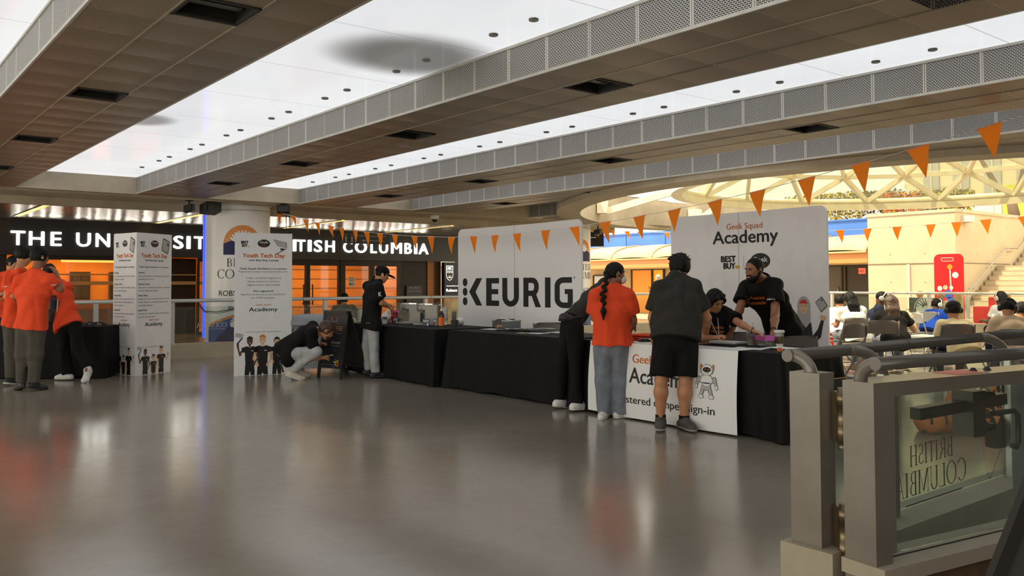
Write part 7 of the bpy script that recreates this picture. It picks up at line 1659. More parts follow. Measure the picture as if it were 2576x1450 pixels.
patch(sh, cc-A_((0, 0, .15))-rv*.005, rv, (0, 0, 1), lambda b, mp: (put_text(b, 'Lieutenant', 0, .02, .036, None, 'C', .02, .155, .001, 0, mp), put_text(b, 'Commander', 0, -.033, .036, None, 'C', .02, .165, .001, 0, mp)), [I_orange])
patch(sh, J['shL']+(J['elL']-J['shL'])*.42, rv, (0, 0, 1), lambda b, mp: (put_text(b, 'Academy', .01, -.02, .02, None, 'C', .04, .10, .001, 0, mp)), [I_white])
b = MB(); w = A_(J['wrL'])+(A_(J['elL'])-A_(J['wrL']))*.12; d_ = nrm(A_(J['elL'])-w); e1 = nrm(np.cross(d_, AW)); e2 = np.cross(d_, e1)
b.lathe(tuple(w), [(.036, -.012), (.038, 0), (.036, .012)], 18, axis=tuple(d_), caps=False); b.obox(tuple(w-AW*.036), tuple(RT*.018), tuple(AW*.006), tuple(d_*.018)); obj('wristwatch', b, M_black, t)
# ------------------------------------------------------------------ bunting
M_flag = mat('orange_nylon', srgb(255, 138, 16), .6); M_string = mat('white_string', (0.75, 0.73, 0.70), .7)
def translucent(m_):
    nt = m_.node_tree; b = nt.nodes['Principled BSDF']; tr = nd(nt, 'ShaderNodeBsdfTranslucent'); tr.inputs[0].default_value = b.inputs['Base Color'].default_value
    mx = nd(nt, 'ShaderNodeMixShader'); mx.inputs[0].default_value = .5; nt.links.new(b.outputs[0], mx.inputs[1]); nt.links.new(tr.outputs[0], mx.inputs[2]); nt.links.new(mx.outputs[0], nt.nodes['Material Output'].inputs[0])
translucent(M_flag)
def bunting(lb, data, r):
    t = thing('bunting', lb, 'bunting', tuple(data[0][0][:2])+(0,))
    pts = []
    for a, c, _ in data: pts += [tuple(a), tuple(c)]
    b = MB(); b.tube(pts, r, 6); obj('string', b, M_string, t)
    for a, c, tip in data:
        a, c, tip = Vector(a), Vector(c), Vector(tip); n = (c-a).cross(tip-a).normalized(); b = MB()
        cv = random.uniform(-.02, .02)
        def fn(u, v):
            p = a.lerp(c, u); p = p.lerp(tip, v); return p+n*cv*math.sin(PI*v)+(c-a)*(.10*math.sin(PI*v)*(u-.5)*0)
        b.grid(fn, 4, 8); b.bar(a, c, .004, .012); obj('flag', b, M_flag, t)
bunting('string of orange triangular flags sagging across both big backdrops to the upper right', B1, .0035)
bunting('smaller far string of orange triangular flags against the sunlit plaza wall', B2, .004)

# ------------------------------------------------------------------ chalkboard easel, cooler
t = thing('chalkboard_easel', 'black A-frame chalkboard with coloured chalk writing beside the crouching man', 'chalkboard', (5.80, 11.3, 0))
wv = Vector((.172, -.984, 0)).normalized(); nh = Vector((-.984, -.172, 0)).normalized(); top = Vector((5.725, 11.56, .965)); bot = Vector((5.60, 11.535, 0)); upb = (top-bot).normalized(); Lh = (top-bot).length; W_ = .57
M_easel = mat('black_stained_wood', (0.018, 0.015, 0.013), .45, bump=.1)
nb = wv.cross(upb).normalized()
for s0 in (0, W_-.05): b = MB(); b.obox(bot+wv*(s0+.025)+upb*Lh/2, wv*.025, nb*.012, upb*Lh/2); obj('leg', b, M_easel, t)
b = MB()
b.obox(bot+wv*W_/2+upb*(Lh-.025), wv*W_/2, nb*.012, upb*.025); b.obox(bot+wv*W_/2+upb*(.17), wv*W_/2, nb*.012, upb*.025); obj('frame', b, M_easel, t)
b = MB(); b.obox(bot+wv*W_/2+upb*(Lh/2+.08), wv*(W_/2-.04), nb*.006, upb*(Lh/2-.12)); bd = obj('board', b, mat('slate', (0.022, 0.021, 0.021), .5, vary=.3, bscale=40), t)
bk = bot-nh*.50+Vector((0, 0, 0)); tb = top-nh*.02; ub = (tb-bk).normalized(); Lb = (tb-bk).length; nb2 = wv.cross(ub)
for s0 in (0, W_-.05): b = MB(); b.obox(bk+wv*(s0+.025)+ub*Lb/2, wv*.025, nb2*.012, ub*Lb/2); obj('leg', b, M_easel, t)
b = MB(); b.obox(bk+wv*W_/2+ub*(Lb/2+.08), wv*(W_/2-.04), nb2*.006, ub*(Lb/2-.12)); b.obox(bk+wv*W_/2+ub*.17, wv*W_/2, nb2*.012, ub*.025); obj('board', b, M_easel, t)
fe = (bot+nb*(.008 if nb.dot(nh) > 0 else -.008), wv, upb); b = MB()
sgn = 1
put_text(b, 'I', .22, .83, .05, fe, 'C', .02, .03, .004, 0); put_text(b, 'C', .28, .83, .05, fe, 'C', .02, .04, .004, 1); put_text(b, 'E', .34, .83, .05, fe, 'C', .02, .035, .004, 2)
def ln(x0, y0, x1, y1, mi, w=.004):
    o, r, u = fe; n = r.cross(u); b.add([o+r*x0+u*y0+n*.004, o+r*x1+u*y1+n*.004, o+r*x1+u*(y1+w)+n*.004, o+r*x0+u*(y0+w)+n*.004], [(0, 1, 2, 3)], mi=mi)
ln(.18, .81, .36, .822, 3)
put_text(b, 'COFFEE', .33, .685, .065, fe, 'C', -.01, .32, .004, 2, shear=.1); ln(.24, .665, .48, .64, 3)
put_text(b, 'is', .22, .56, .04, fe, 'C', -.01, None, .004, 3); put_text(b, 'always', .36, .50, .04, fe, 'C', -.01, .22, .004, 3, shear=.3); ln(.25, .465, .47, .462, 3)
put_text(b, 'GOOD', .28, .385, .045, fe, 'C', -.015, .24, .004, 4); put_text(b, 'IDEA', .29, .30, .045, fe, 'C', -.015, .20, .004, 4)
obj('chalk_writing', b, [P('chalk_orange', (226, 130, 100)), P('chalk_pink', (200, 80, 140)), P('chalk_amber', (206, 150, 100)), P('chalk_white', (170, 170, 172)), P('chalk_faint', (84, 80, 78))], bd)
o, r, u = fe; n = r.cross(u)
MG = [P('magnet_blue', (50, 80, 210)), P('magnet_yellow', (230, 190, 40)), P('magnet_red', (220, 70, 40)), P('magnet_green', (190, 190, 60))]
for k, (x, y, c) in enumerate(((.40, .265, 0), (.38, .235, 1), (.42, .235, 1), (.455, .255, 3), (.47, .225, 2), (.46, .19, 2), (.42, .20, 3), (.37, .175, 0))):
    p = o+r*x+u*y+n*.006; b = MB(); b.lathe(tuple(p), [(.013, 0), (.013, .008), (.009, .012), (.001, .012)], 12, axis=tuple(n)); tag(obj('round_magnet', b, MG[c]), ('%s round magnet in the cluster on the chalkboard, %s' % (['blue', 'yellow', 'red', 'olive'][c], ['top of the group', 'left end of the middle row', 'centre of the middle row', 'upper right', 'right edge', 'lower right edge', 'lower middle', 'lowest'][k])), 'magnet', 'round magnets on the chalkboard')
t = thing('cooler_cart', 'big grey lidded cooler behind the crouching man and the chalkboard', 'cooler', (5.98, 12.2, 0))
r_ = Vector((.78, -.625, 0)); a_ = Vector((.625, .78, 0)); c = Vector((5.98, 12.2, 0))
M_cool = mat('grey_cooler_plastic', (0.22, 0.24, 0.27), .4, vary=.06)
b = MB(); b.obox(c+Vector((0, 0, .40)), r_*.44, a_*.22, (0, 0, .33)); o_ = obj('tub', b, M_cool, t)
b = MB()
b.grid(lambda u, v: c+r_*(.50*(2*u-1))+a_*(.27*(2*v-1))+Vector((0, 0, .80+.09*(1-(2*v-1)**4)*(1-(2*u-1)**8))), 20, 12); b.obox(c+Vector((0, 0, .765)), r_*.50, a_*.27, (0, 0, .035)); obj('lid', b, M_cool, t)
b = MB(); b.obox(c-a_*.24+Vector((0, 0, .70)), r_*.4, a_*.02, (0, 0, .02)); obj('handle', b, mat('dark_grey_plastic', (.1, .11, .12), .5), t)
for sx in (-1, 1):
    for sy in (-1, 1): b = MB(); p = c+r_*.38*sx+a_*.17*sy+Vector((0, 0, .04)); b.lathe(tuple(p-a_*.015), [(.038, 0), (.038, .03)], 16, axis=tuple(a_)); obj('wheel', b, M_black, t)

# ------------------------------------------------------------------ things on the tables
TZ = .752
M_cupw = mat('white_paper_cup', (0.74, 0.72, 0.68), .55); M_clear = glass('clear_plastic', (0.95, 0.95, 0.95, 1), a=0.22); M_coffee = mat('iced_coffee', (0.10, 0.035, 0.015), .3)
def cup(x, y, r, h, m_, lb, nm='paper_cup', group=None, z=TZ, lid=None, sleeve=None, fill=None, n=1, straw=False):
    t = thing(nm, lb, 'cup', (x, y, z), group)
    b = MB()
    for k in range(n): zz = z+.010*k; b.lathe((x, y, zz), [(r*.72, 0), (r*.98, h), (r*1.05, h), (r*1.05, h+.004), (r*.95, h+.004), (r*.68, .006)], 20)
    obj('cup_body', b, m_, t)
    if lid: b = MB(); b.lathe((x, y, z+h), [(r*1.10, -.004), (r*1.10, .008), (r*.98, .016), (r*.92, .016), (r*.90, .008)], 20); obj('lid', b, lid, t)
    if sleeve: b = MB(); b.lathe((x, y, z+h*.18), [(r*.80, 0), (r*.95, h*.52)], 20, caps=False); obj('sleeve', b, sleeve, t)
    if fill: b = MB(); b.lathe((x, y, z+.005), [(r*.70, 0), (r*.88, h*.66), (0.001, h*.66)], 20); obj('drink', b, fill, t)
    if straw: b = MB(); b.tube([(x, y, z+.02), (x+.01, y-.01, z+h+.10)], .0035, 8); obj('straw', b, mat('tan_straw', (.5, .3, .15), .5), t)
    return t
def brewer(x, y, lb):
    """single-cup machine facing the camera's left; local axes along the view"""
    t = thing('coffee_machine', lb, 'coffee machine', (x, y, TZ), 'grey coffee machines')
    c = Vector((x, y, TZ)); R_ = Vector((.78, -.625, 0)); A2 = Vector((.625, .78, 0)); g = mat('grey_appliance', (0.30, 0.285, 0.26), .35, .2)
    b = MB(); b.obox(c+R_*.07+Vector((0, 0, .145)), R_*.085, A2*.09, (0, 0, .145)); obj('water_tower', b, g, t)
    b = MB(); pts = [(-.17+.03*math.cos(a)*1-.0, .075*math.sin(a)) for a in [PI/2+PI*k/10 for k in range(11)]]+[(.17, -.09), (.17, .09)]
    b.prism(pts, (c+Vector((0, 0, 0)), R_, A2), .0, .022); obj('drip_base', b, g, t)
    b = MB(); b.lathe(tuple(c-R_*.075+Vector((0, 0, .20))), [(.045, -.02), (.060, 0), (.072, .02), (.074, .085), (.070, .09)], 24); b.obox(c-R_*.02+Vector((0, 0, .255)), R_*.07, A2*.07, (0, 0, .035)); obj('brew_head', b, g, t)
    b = MB(); b.lathe(tuple(c-R_*.075+Vector((0, 0, .29))), [(.075, 0), (.077, .008), (.070, .016), (.001, .018)], 24); b.obox(c-R_*.0+Vector((0, 0, .300)), R_*.09, A2*.05, (0, 0, .008)); obj('chrome_lid', b, mat('chrome', (.6, .59, .57), .18, .9), t)
    b = MB(); put_text(b, 'KEURIG', 0, 0, .016, (c+R_*.0-A2*.091+Vector((0, 0, .13)), Vector((0, 0, 1)), -R_), 'C', .02, .085); obj('lettering', b, I_lgrey, t)
brewer(6.93, 11.12, 'grey single-cup coffee machine nearest the man in the cap'); brewer(6.88, 10.60, 'grey single-cup coffee machine next to the orange bottle')
cup(6.60, 11.33, .042, .10, M_cupw, 'white paper cup at the table edge by the man in the cap')
cup(6.80, 11.20, .040, .11, M_clear, 'clear plastic cup with dark coffee under the first machine', 'plastic_cup', fill=M_coffee, z=TZ+.002)
cup(7.08, 11.02, .036, .10, M_clear, 'stack of clear plastic cups between the two coffee machines', 'cup_stack', n=9)
cup(7.10, 10.78, .036, .10, M_cupw, 'tall stack of white cups left of the second machine', 'cup_stack', n=14)
cup(7.05, 10.36, .036, .10, M_cupw, 'tallest stack of white cups behind the orange bottle', 'cup_stack', n=16); cup(7.12, 10.24, .036, .10, M_clear, 'stack of translucent cups right of the orange bottle', 'cup_stack', n=11)
t = thing('plastic_bag', 'white crumpled plastic bag behind the paper cup', 'bag', (6.72, 11.55, TZ)); S = SDF(.03); S.ell((6.74, 11.52, TZ+.07), ((1, 0, 0), (0, 1, 0), (0, 0, 1)), (.07, .10, .08)); S.cone((6.74, 11.5, TZ+.1), (6.75, 11.48, TZ+.2), .06, .02); sobj('bag_body', S, .01, mat('white_plastic_film', (.72, .71, .70), .4), t, fold=(.008, 45, 2))
S = SDF(.03); S.ell((7.14, 10.12, TZ+.055), ((1, 0, 0), (0, 1, 0), (0, 0, 1)), (.05, .08, .06)); tag(sobj('plastic_bag', S, .01, M_.get('x') if False else mat('white_plastic_film', (.72, .71, .70), .4), None, fold=(.008, 45, 1)), 'small clear-white plastic bag behind the black bin', 'bag')
t = thing('snack_bag', 'red and pink printed snack bag left of the first coffee machine', 'bag', (6.80, 11.42, TZ))
S = SDF(.02); S.ell((6.82, 11.40, TZ+.085), (RT, AW, (0, 0, 1)), (.060, .035, .09)); S.cone(A_((6.82, 11.40, TZ+.16)), A_((6.82, 11.40, TZ+.17)), .03, .03, RT, 1.8); sobj('bag_body', S, .008, mat('crimson_foil', srgb(170, 20, 46), .35), t, fold=(.004, 60, 1))
b = MB(); b.obox((6.805, 11.372, TZ+.175), tuple(RT*.06), tuple(AW*.028), (0, 0, .012)); obj('pink_top', b, mat('magenta_foil', srgb(220, 50, 150), .4), t)
def podbox(x, y, w, h, lb, s=1):
    t = thing('pod_box', lb, 'box', (x, y, TZ), 'small printed boxes of coffee pods'); b = MB(); b.obox((x, y, TZ+h/2), tuple(RT*w/2), tuple(AW*.03), (0, 0, h/2)); obj('carton', b, mat('slate_blue_carton', srgb(60, 74, 104), .5), t)
    b = MB(); fr_ = (Vector((x, y, TZ))-Vector(AW)*.031, Vector(RT), Vector((0, 0, 1)))
    b.prism([(-w*.45, h*.55), (w*.45, h*.55), (w*.45, h*.9), (-w*.45, h*.9)], fr_, 0, .001, 0); b.prism([(-w*.3, h*.12), (w*.1, h*.12), (w*.1, h*.45), (-w*.3, h*.45)], fr_, 0, .001, 1); b.prism([(w*.15, h*.1), (w*.4, h*.1), (w*.4, h*.4), (w*.15, h*.4)], fr_, 0, .001, 2); obj('print', b, [I_lgrey, P('brown_print', (120, 74, 50)), I_white], t)
podbox(6.74, 11.23, .07, .085, 'dark blue pod box in front of the snack bag'); podbox(6.66, 10.27, .09, .10, 'blue and white pod box left of the orange bottle'); podbox(6.78, 10.22, .05, .10, 'narrow pod box tight against the orange bottle')
podbox(7.06, 10.93, .06, .07, 'pod box at the foot of the clear cup stack')
t = thing('syrup_bottle', 'tall bottle with orange label and white pump on the coffee table', 'bottle', (6.80, 10.09, TZ)); x, y = 6.80, 10.09
b = MB(); b.lathe((x, y, TZ), [(.040, 0), (.042, .01), (.042, .15), (.036, .175), (.016, .205), (.015, .22)], 24); obj('glass', b, mat('dark_syrup', (0.03, 0.012, 0.006), .15), t)
b = MB(); b.lathe((x, y, TZ), [(.0425, .008), (.0425, .125)], 24, caps=False); obj('orange_label', b, mat('orange_label', srgb(240, 120, 20), .5), t)
b = MB(); fb = (Vector((x, y, TZ))-Vector(AW)*.0435, Vector(RT), Vector((0, 0, 1)))
for k in range(5): put_text(b, ['CARAMEL', 'SYRUP', 'SAUCE', 'CAFE', 'FLAVOUR'][k] if False else 'nnnn', 0, .10-.02*k, .007, fb, 'C', 0, .045) if False else b.prism([(-.022+.002*k, .105-.02*k), (.02-.003*k, .105-.02*k), (.02-.003*k, .110-.02*k), (-.022+.002*k, .110-.02*k)], fb, 0, .0008)
b.prism([(-.028, .132), (.028, .132), (.028, .168), (-.028, .168)], fb, 0, .0008, 1); b.prism([(-.02, .145), (.02, .145), (.02, .150), (-.02, .150)], fb, .0008, .0014, 2)
obj('label_print', b, [P('brick_print', (190, 50, 20)), I_black, I_lgrey], t)
b = MB(); b.lathe((x, y, TZ+.215), [(.017, 0), (.017, .02), (.012, .025), (.008, .03), (.006, .075), (.012, .078), (.012, .088)], 16); b.tube([(x, y, TZ+.30), tuple(A_((x, y, TZ+.30))-RT*.035), tuple(A_((x, y, TZ+.29))-RT*.045)], .005, 8); obj('pump', b, M_white, t)
b = MB(); b.lathe((6.95, 9.98, TZ), [(.05, 0), (.056, .085), (.052, .085), (.047, .005)], 20); tag(obj('black_bin', b, M_black), 'short black round bin right of the orange bottle', 'bin')
# middle table
t = thing('snack_packet', 'brown packet lying at the back of the middle table', 'packet', (7.10, 9.05, TZ)); S = SDF(.02); S.cone(A_((7.08, 9.06, TZ+.022))-RT*.05, A_((7.08, 9.06, TZ+.022))+RT*.05, .022, .022, AW, 1.4); S.cuts.append(((0, 0, TZ+.001), (0, 0, -1))); sobj('packet', S, .007, mat('tan_packet', (.45, .24, .13), .5), t, fold=(.004, 90, 1))
t = thing('wire_basket', 'grey basket holding papers at the back of the middle table', 'basket', (7.10, 8.93, TZ)); c = Vector((7.10, 8.88, TZ)); R_ = Vector(RT); A2 = Vector(AW)
b = MB(); b.obox(c+Vector((0, 0, .05)), R_*.12, A2*.004, (0, 0, .05)); b.obox(c+A2*.13+Vector((0, 0, .05)), R_*.12, A2*.004, (0, 0, .05)); b.obox(c+A2*.065+R_*.12+Vector((0, 0, .05)), R_*.004, A2*.065, (0, 0, .05)); b.obox(c+A2*.065-R_*.12+Vector((0, 0, .05)), R_*.004, A2*.065, (0, 0, .05)); b.obox(c+A2*.065+Vector((0, 0, .004)), R_*.12, A2*.065, (0, 0, .003)); obj('tray', b, mat('dark_grey_plastic', (.1, .11, .12), .5), t)
b = MB(); b.tube([tuple(c+R_*.13*sx+A2*(.065+.075*sy)+Vector((0, 0, .102))) for sx, sy in ((-1, -1), (1, -1), (1, 1), (-1, 1))], .006, 6, closed=True); obj('rim', b, M_frame, t)
b = MB(); b.obox(c+A2*.06+Vector((0, 0, .12))-R_*.05, R_*.10+Vector((0, 0, -.03)), A2*.05, (0, 0, .004)); tag(obj('folded_papers', b, M_white), 'white folded papers sticking out of the grey basket', 'paper')
def paper(x, y, a, w, h, lb, z=TZ, m_=None, group=None, n=1, cat='paper', nm='paper_sheet'):
    b = MB(); ca, sa = math.cos(a), math.sin(a)
    for k in range(n): dx = .006*math.sin(k*2.1); b.obox((x+dx, y-dx, z+.0016+.0022*k), (ca*w/2, sa*w/2, 0), (-sa*h/2, ca*h/2, 0), (0, 0, .0009))
    return tag(obj(nm, b, m_ or M_white), lb, cat, group)
paper(6.84, 8.92, .3, .22, .30, 'large white sheet at the left of the leaflet spread'); paper(6.66, 7.86, .2, .21, .28, 'white sheet at the near right of the leaflet spread'); paper(6.58, 8.0, .5, .2, .12, 'sheet with tan print beside the leaflets', m_=mat('tan_paper', (.6, .45, .28), .6)); paper(6.95, 7.75, .1, .2, .28, 'thin stack of white sheets at the far right of the leaflets', n=3)
rr = random.Random(3)
MP = [mat('grey_leaflet', (.30, .29, .28), .5), mat('pale_leaflet', (.55, .54, .52), .5), mat('dark_leaflet', (.10, .10, .10), .5)]
for k in range(26):
    b = MB(); x = 6.70+.28*rr.random(); y = 8.72-.035*k*1.0+.04*rr.random()-.0; a = rr.random()*PI; z = TZ+.003+.0016*k; ca, sa = math.cos(a), math.sin(a)
    tl = rr.uniform(-.10, .10); b.obox((x, y, z+.008), (ca*.065, sa*.065, tl*.06), (-sa*.035, ca*.035, 0), (0, 0, .0012)); tag(obj('leaflet', b, MP[k % 3]), 'small grey folded leaflet in the loose pile on the middle table', 'leaflet', 'grey leaflets in the pile')
# sign-in table
t = thing('folded_shirts', 'pile of folded orange shirts on the sign-in table between the two standing backs', 'clothes', (6.80, 6.15, TZ))
for k in range(3): b = MB(); b.grid(lambda u, v: (6.62+.32*v, 6.32-.36*u+.01*k, TZ+.012+.022*k+.010*math.sin(PI*u)*math.sin(PI*v)+.004*math.sin(9*u+k)), 12, 10); b.box(6.62, 6.94, 5.96+.01*k, 6.32+.01*k, TZ+.002+.022*k, TZ+.014+.022*k); obj('folded_shirt', b, FB_['orange'], t)
t = thing('lanyard_pile', 'small tangle of black and white lanyards beside the orange shirts', 'lanyards', (6.56, 5.98, TZ)); b = MB()
for k in range(7): a0 = k*.9; b.tube([(6.52+.05*math.cos(a0+q)+.02*math.sin(2*q+k), 5.98+.05*math.sin(a0+q), TZ+.008+.004*k) for q in [i*.5 for i in range(13)]], .0035, 6)
obj('cords', b, M_dark, t); b = MB(); [b.obox((6.50+.02*k, 6.0-.03*k, TZ+.03), (.015, .01, .003), (-.01, .02, 0), (0, 0, .002)) for k in range(3)]; obj('clips', b, M_frame, t)
paper(6.98, 5.33, .05, .22, .36, 'stack of white forms in front of the seated person', n=9); paper(6.56, 4.74, .25, .21, .30, 'white form at the near edge of the sign-in table', n=2); paper(6.80, 4.55, -.2, .2, .28, 'white sheet near the pink-lidded tub', n=1, z=TZ+.005)
b = MB(); b.tube([(6.58, 4.80, TZ+.012), (6.62, 4.66, TZ+.012)], .005, 8); tag(obj('pen', b, M_black), 'black pen lying on the white form', 'pen')
cup(6.98, 5.02, .046, .115, M_clear, 'clear cup of iced coffee with a straw in front of the bearded man', 'iced_coffee_cup', fill=M_coffee, straw=True, lid=M_clear)
t = cup(7.03, 4.74, .044, .135, M_cupw, 'white lidded hot-drink cup with a brown patterned sleeve', 'coffee_cup', lid=M_cupw, sleeve=mat('brown_sleeve', (.16, .10, .055), .6, vary=.3, bscale=60))
b = MB(); [b.tube([(7.03-.041*.78-.004, 4.74+.02-.012*k, TZ+.03), (7.03-.045, 4.74+.02-.012*k, TZ+.08)], .0022, 5) for k in range(4)]; obj('sleeve_print', b, I_black, t)
t = thing('plastic_tub', 'clear round tub with a purple-pink lid behind the coffee cup', 'tub', (7.07, 4.86, TZ))
b = MB(); b.lathe((7.06, 4.88, TZ), [(.11, 0), (.125, .05), (.12, .05), (.105, .004)], 32); obj('tub', b, M_clear, t)
b = MB(); b.lathe((7.06, 4.88, TZ+.05), [(.132, 0), (.132, .035), (.125, .042), (.001, .042)], 36); obj('lid', b, mat('magenta_lid', srgb(186, 84, 160), .4), t)
b = MB(); b.lathe((6.50, 4.38, TZ), [(.022, 0), (.026, .018), (.018, .03), (.002, .034)], 14); tag(obj('wrapped_candy', b, mat('amber_wrapper', srgb(200, 100, 40), .4)), 'small amber wrapped sweet at the near end of the sign-in table', 'candy')
# headphones and gear on the left table
def headphones(x, y, z, rz, lb=None, tilt=0):
    t = thing('headphones', lb or 'black over-ear headphones lying on the left black-clothed table', 'headphones', (x, y, z), 'black headphones on the left table'); c, s_ = math.cos(rz), math.sin(rz)
    b = MB(); b.tube([(x+c*.085*math.cos(a), y+s_*.085*math.cos(a), z+.018+.085*math.sin(a)*.35) for a in [PI*k/12 for k in range(13)]], .009, 8); obj('headband', b, M_black, t)
    for sg in (-1, 1): b = MB(); p = (x+c*.085*sg, y+s_*.085*sg, z+.0); b.lathe(p, [(.034, .001), (.038, .012), (.034, .034), (.02, .036)], 16); obj('ear_cup', b, M_black, t)
    return t
for k in range(6):
    p = lc+ltd*(-1.08+.16*k)+Vector((-.6, -.8, 0))*(.12-.09*(k % 3)); headphones(p.x, p.y, TZ, .6*k)
t = thing('laptop', 'dark laptop on the left table in front of the group', 'laptop', tuple(lc+ltd*-.42+Vector((0, 0, TZ)))); p = lc+ltd*-.42; b = MB(); b.obox(tuple(p+Vector((0, 0, TZ+.012))), tuple(ltd*.17), (.07, .09, 0), (0, 0, .01)); obj('keyboard', b, M_black, t); b = MB(); b.obox(tuple(p+Vector((.09, .11, TZ+.12))), tuple(ltd*.17), (.03, .04, .10), (.004, .005, -.004)); obj('screen', b, M_dark, t)

# ------------------------------------------------------------------ folding chairs and the seated group
def chair(m_, lb):
    t = thing('folding_chair', lb, 'chair', (0, 0, 0), 'grey metal folding chairs')
    b = MB()
    def back(u, v):
        x = -.215+.43*u; zz = .62+.19*v; e = 1-max(0, (v-.6)/.4)**2.2*.0
        r = .07; dz = 0
        if v > .7: lim = .215-r*(1-math.sqrt(max(0, 1-((v-.7)/.3)**2))); x = -lim+2*lim*u
        return (x, -.20-.035*(1-(2*u-1)**2)-.04*(zz-.44)/.36, zz)
    b.grid(back, 16, 10); b.grid(lambda u, v: tuple(A_(back(u, v))+A_((0, .012, 0))), 16, 10)
    for u in (0, 1): b.grid(lambda s_, v: tuple(A_(back(u, v))+A_((0, .012*s_, 0))), 1, 10)
    b.grid(lambda u, s_: tuple(A_(back(u, 1))+A_((0, .012*s_, 0))), 16, 1); b.grid(lambda u, s_: tuple(A_(back(u, 0))+A_((0, .012*s_, 0))), 16, 1); obj('backrest', b, m_, t)
    b = MB(); b.grid(lambda u, v: (-.20+.40*u, -.17+.38*v, .445-.012*math.sin(PI*u)*math.sin(PI*v)), 10, 8); b.box(-.20, .20, -.17, .21, .425, .432); obj('seat', b, m_, t)
    for sx in (-1, 1):
        b = MB(); b.tube([(sx*.215, -.255, .80), (sx*.222, -.23, .66), (sx*.222, -.10, .42), (sx*.222, .20, .0)], .011, 8); obj('leg', b, m_, t)
        b = MB(); b.tube([(sx*.205, .18, .43), (sx*.205, .02, .30), (sx*.205, -.26, .0)], .010, 8); obj('leg', b, m_, t)
    b = MB(); b.tube([(-.222, .14, .09), (.222, .14, .09)], .008, 8); obj('stretcher', b, m_, t); b = MB(); b.tube([(-.205, -.2, .07), (.205, -.2, .07)], .008, 8); obj('stretcher', b, m_, t)
    return t
M_chair = mat('taupe_chair_metal', (0.17, 0.15, 0.13), .4, .15, vary=.05); M_chairp = mat('pale_chair_metal', (0.42, 0.42, 0.40), .4, .15)
ch0 = chair(M_chair, ''); chp = chair(M_chairp, '')
az = lambda r, a: math.atan2((RT*r+AW*a)[1], (RT*r+AW*a)[0])-PI/2
def place(ch, x, y, rz, lb, z=0):
    global _u
    if ch.name not in _used: ch.location = (x, y, z); ch.rotation_euler = (0, 0, rz); ch['label'] = lb; _used.add(ch.name); return ch
    return dup(ch, (x, y, z), rz, lb)
_used = set()
place(ch0, 12.45, 7.18, az(-.25, 1), 'folding chair under the long-haired person in white'); place(ch0, 11.95, 6.40, az(.15, 1), 'folding chair under the person in the black T-shirt'); place(ch0, 11.62, 5.25, az(0, 1), 'folding chair under the person in the cream T-shirt'); place(ch0, 10.85, 4.25, az(.1, 1), 'folding chair at the far right under the person in tan')
place(ch0, 10.6, 6.2, az(-.5, 1), 'folding chair half hidden behind the edge of the Academy backdrop')
place(ch0, 8.05, 10.05, az(.4, -1), 'folding chair behind the middle table, its back showing beside the basket', 0); place(ch0, 7.70, 8.75, az(.1, -1), 'folding chair between the middle table and the lettered backdrop'); place(ch0, 7.72, 5.62, az(-.2, -1), 'folding chair of the seated person behind the sign-in table'); place(ch0, 7.62, 4.75, az(.3, -1), 'folding chair behind the hot-drink cup on the sign-in table')
place(chp, 16.1, 7.75, az(.2, 1), 'empty pale folding chair left of the boy in blue'); place(chp, 15.5, 7.55, az(.8, .6), 'pale folding chair under the person in the blue hoodie'); place(chp, 15.75, 6.55, az(-.7, .7), 'empty pale folding chair left of the person with curly hair'); place(chp, 15.9, 6.1, az(-.2, 1), 'pale folding chair under the person with curly hair')
place(chp, 14.3, 7.7, az(.7, -.5), 'folding chair under the person in the dark hoodie')
def seatJ(hp, f, lean=.10, armL=None, armR=None, seat=.47, s=1.0):
    hp = A_(hp); f = nrm(A_((f[0], f[1], 0))); l = nrm(np.cross((0, 0, 1), f)); up = A_((0, 0, 1))
    nk = hp-up*.15*s-f*.045*s; pv = A_((nk[0], nk[1], seat+.07))-f*(lean+.12)*s
    J = dict(head=hp, neck=nk, shL=nk+l*.175*s-up*.04, shR=nk-l*.175*s-up*.04, pelvis=pv, hipL=pv+l*.095-up*.02, hipR=pv-l*.095-up*.02)
    for sd, sg in (('L', 1), ('R', -1)):
        J['kn'+sd] = J['hip'+sd]+f*.40*s+l*sg*.05; J['an'+sd] = J['kn'+sd]*A_((1, 1, 0))+up*.09-f*.02; J['toe'+sd] = J['an'+sd]+f*.14-up*.05
        J['el'+sd] = J['sh'+sd]-up*.24*s+f*.08+l*sg*.05; J['wr'+sd] = J['el'+sd]+f*.22*s-l*sg*.09+up*.02; J['ha'+sd] = J['wr'+sd]+f*.08-l*sg*.03
    if armL: J['elL'], J['wrL'] = (J['shL']+sum((A_(q)*c for q, c in zip((f, l, up), v)), A_((0, 0, 0))) for v in armL); J['haL'] = J['wrL']+up*.07+f*.03
    if armR: J['elR'], J['wrR'] = (J['shR']+sum((A_(q)*c for q, c in zip((f, l, up), v)), A_((0, 0, 0))) for v in armR); J['haR'] = J['wrR']+up*.07+f*.03
    return J
def cans(t, J, fr_, m_=None, s=1.0):
    f, l, u = fr_; c = A_(J['head']); m_ = m_ or M_black
    h_ = None
    b = MB(); b.tube([tuple(c+l*math.cos(a)*.104*s+u*(math.sin(a)*.125*s+.005)-f*.012) for a in [PI*k/14 for k in range(15)]], .010, 8); h_ = obj('headphones', b, m_, t)
    for sg in (-1, 1): b = MB(); b.lathe(tuple(c+l*sg*.078*s-f*.01), [(.040, 0), (.044, .012), (.040, .032), (.020, .036)], 16, axis=tuple(l*sg)); obj('ear_cup', b, m_, h_)
GK = None
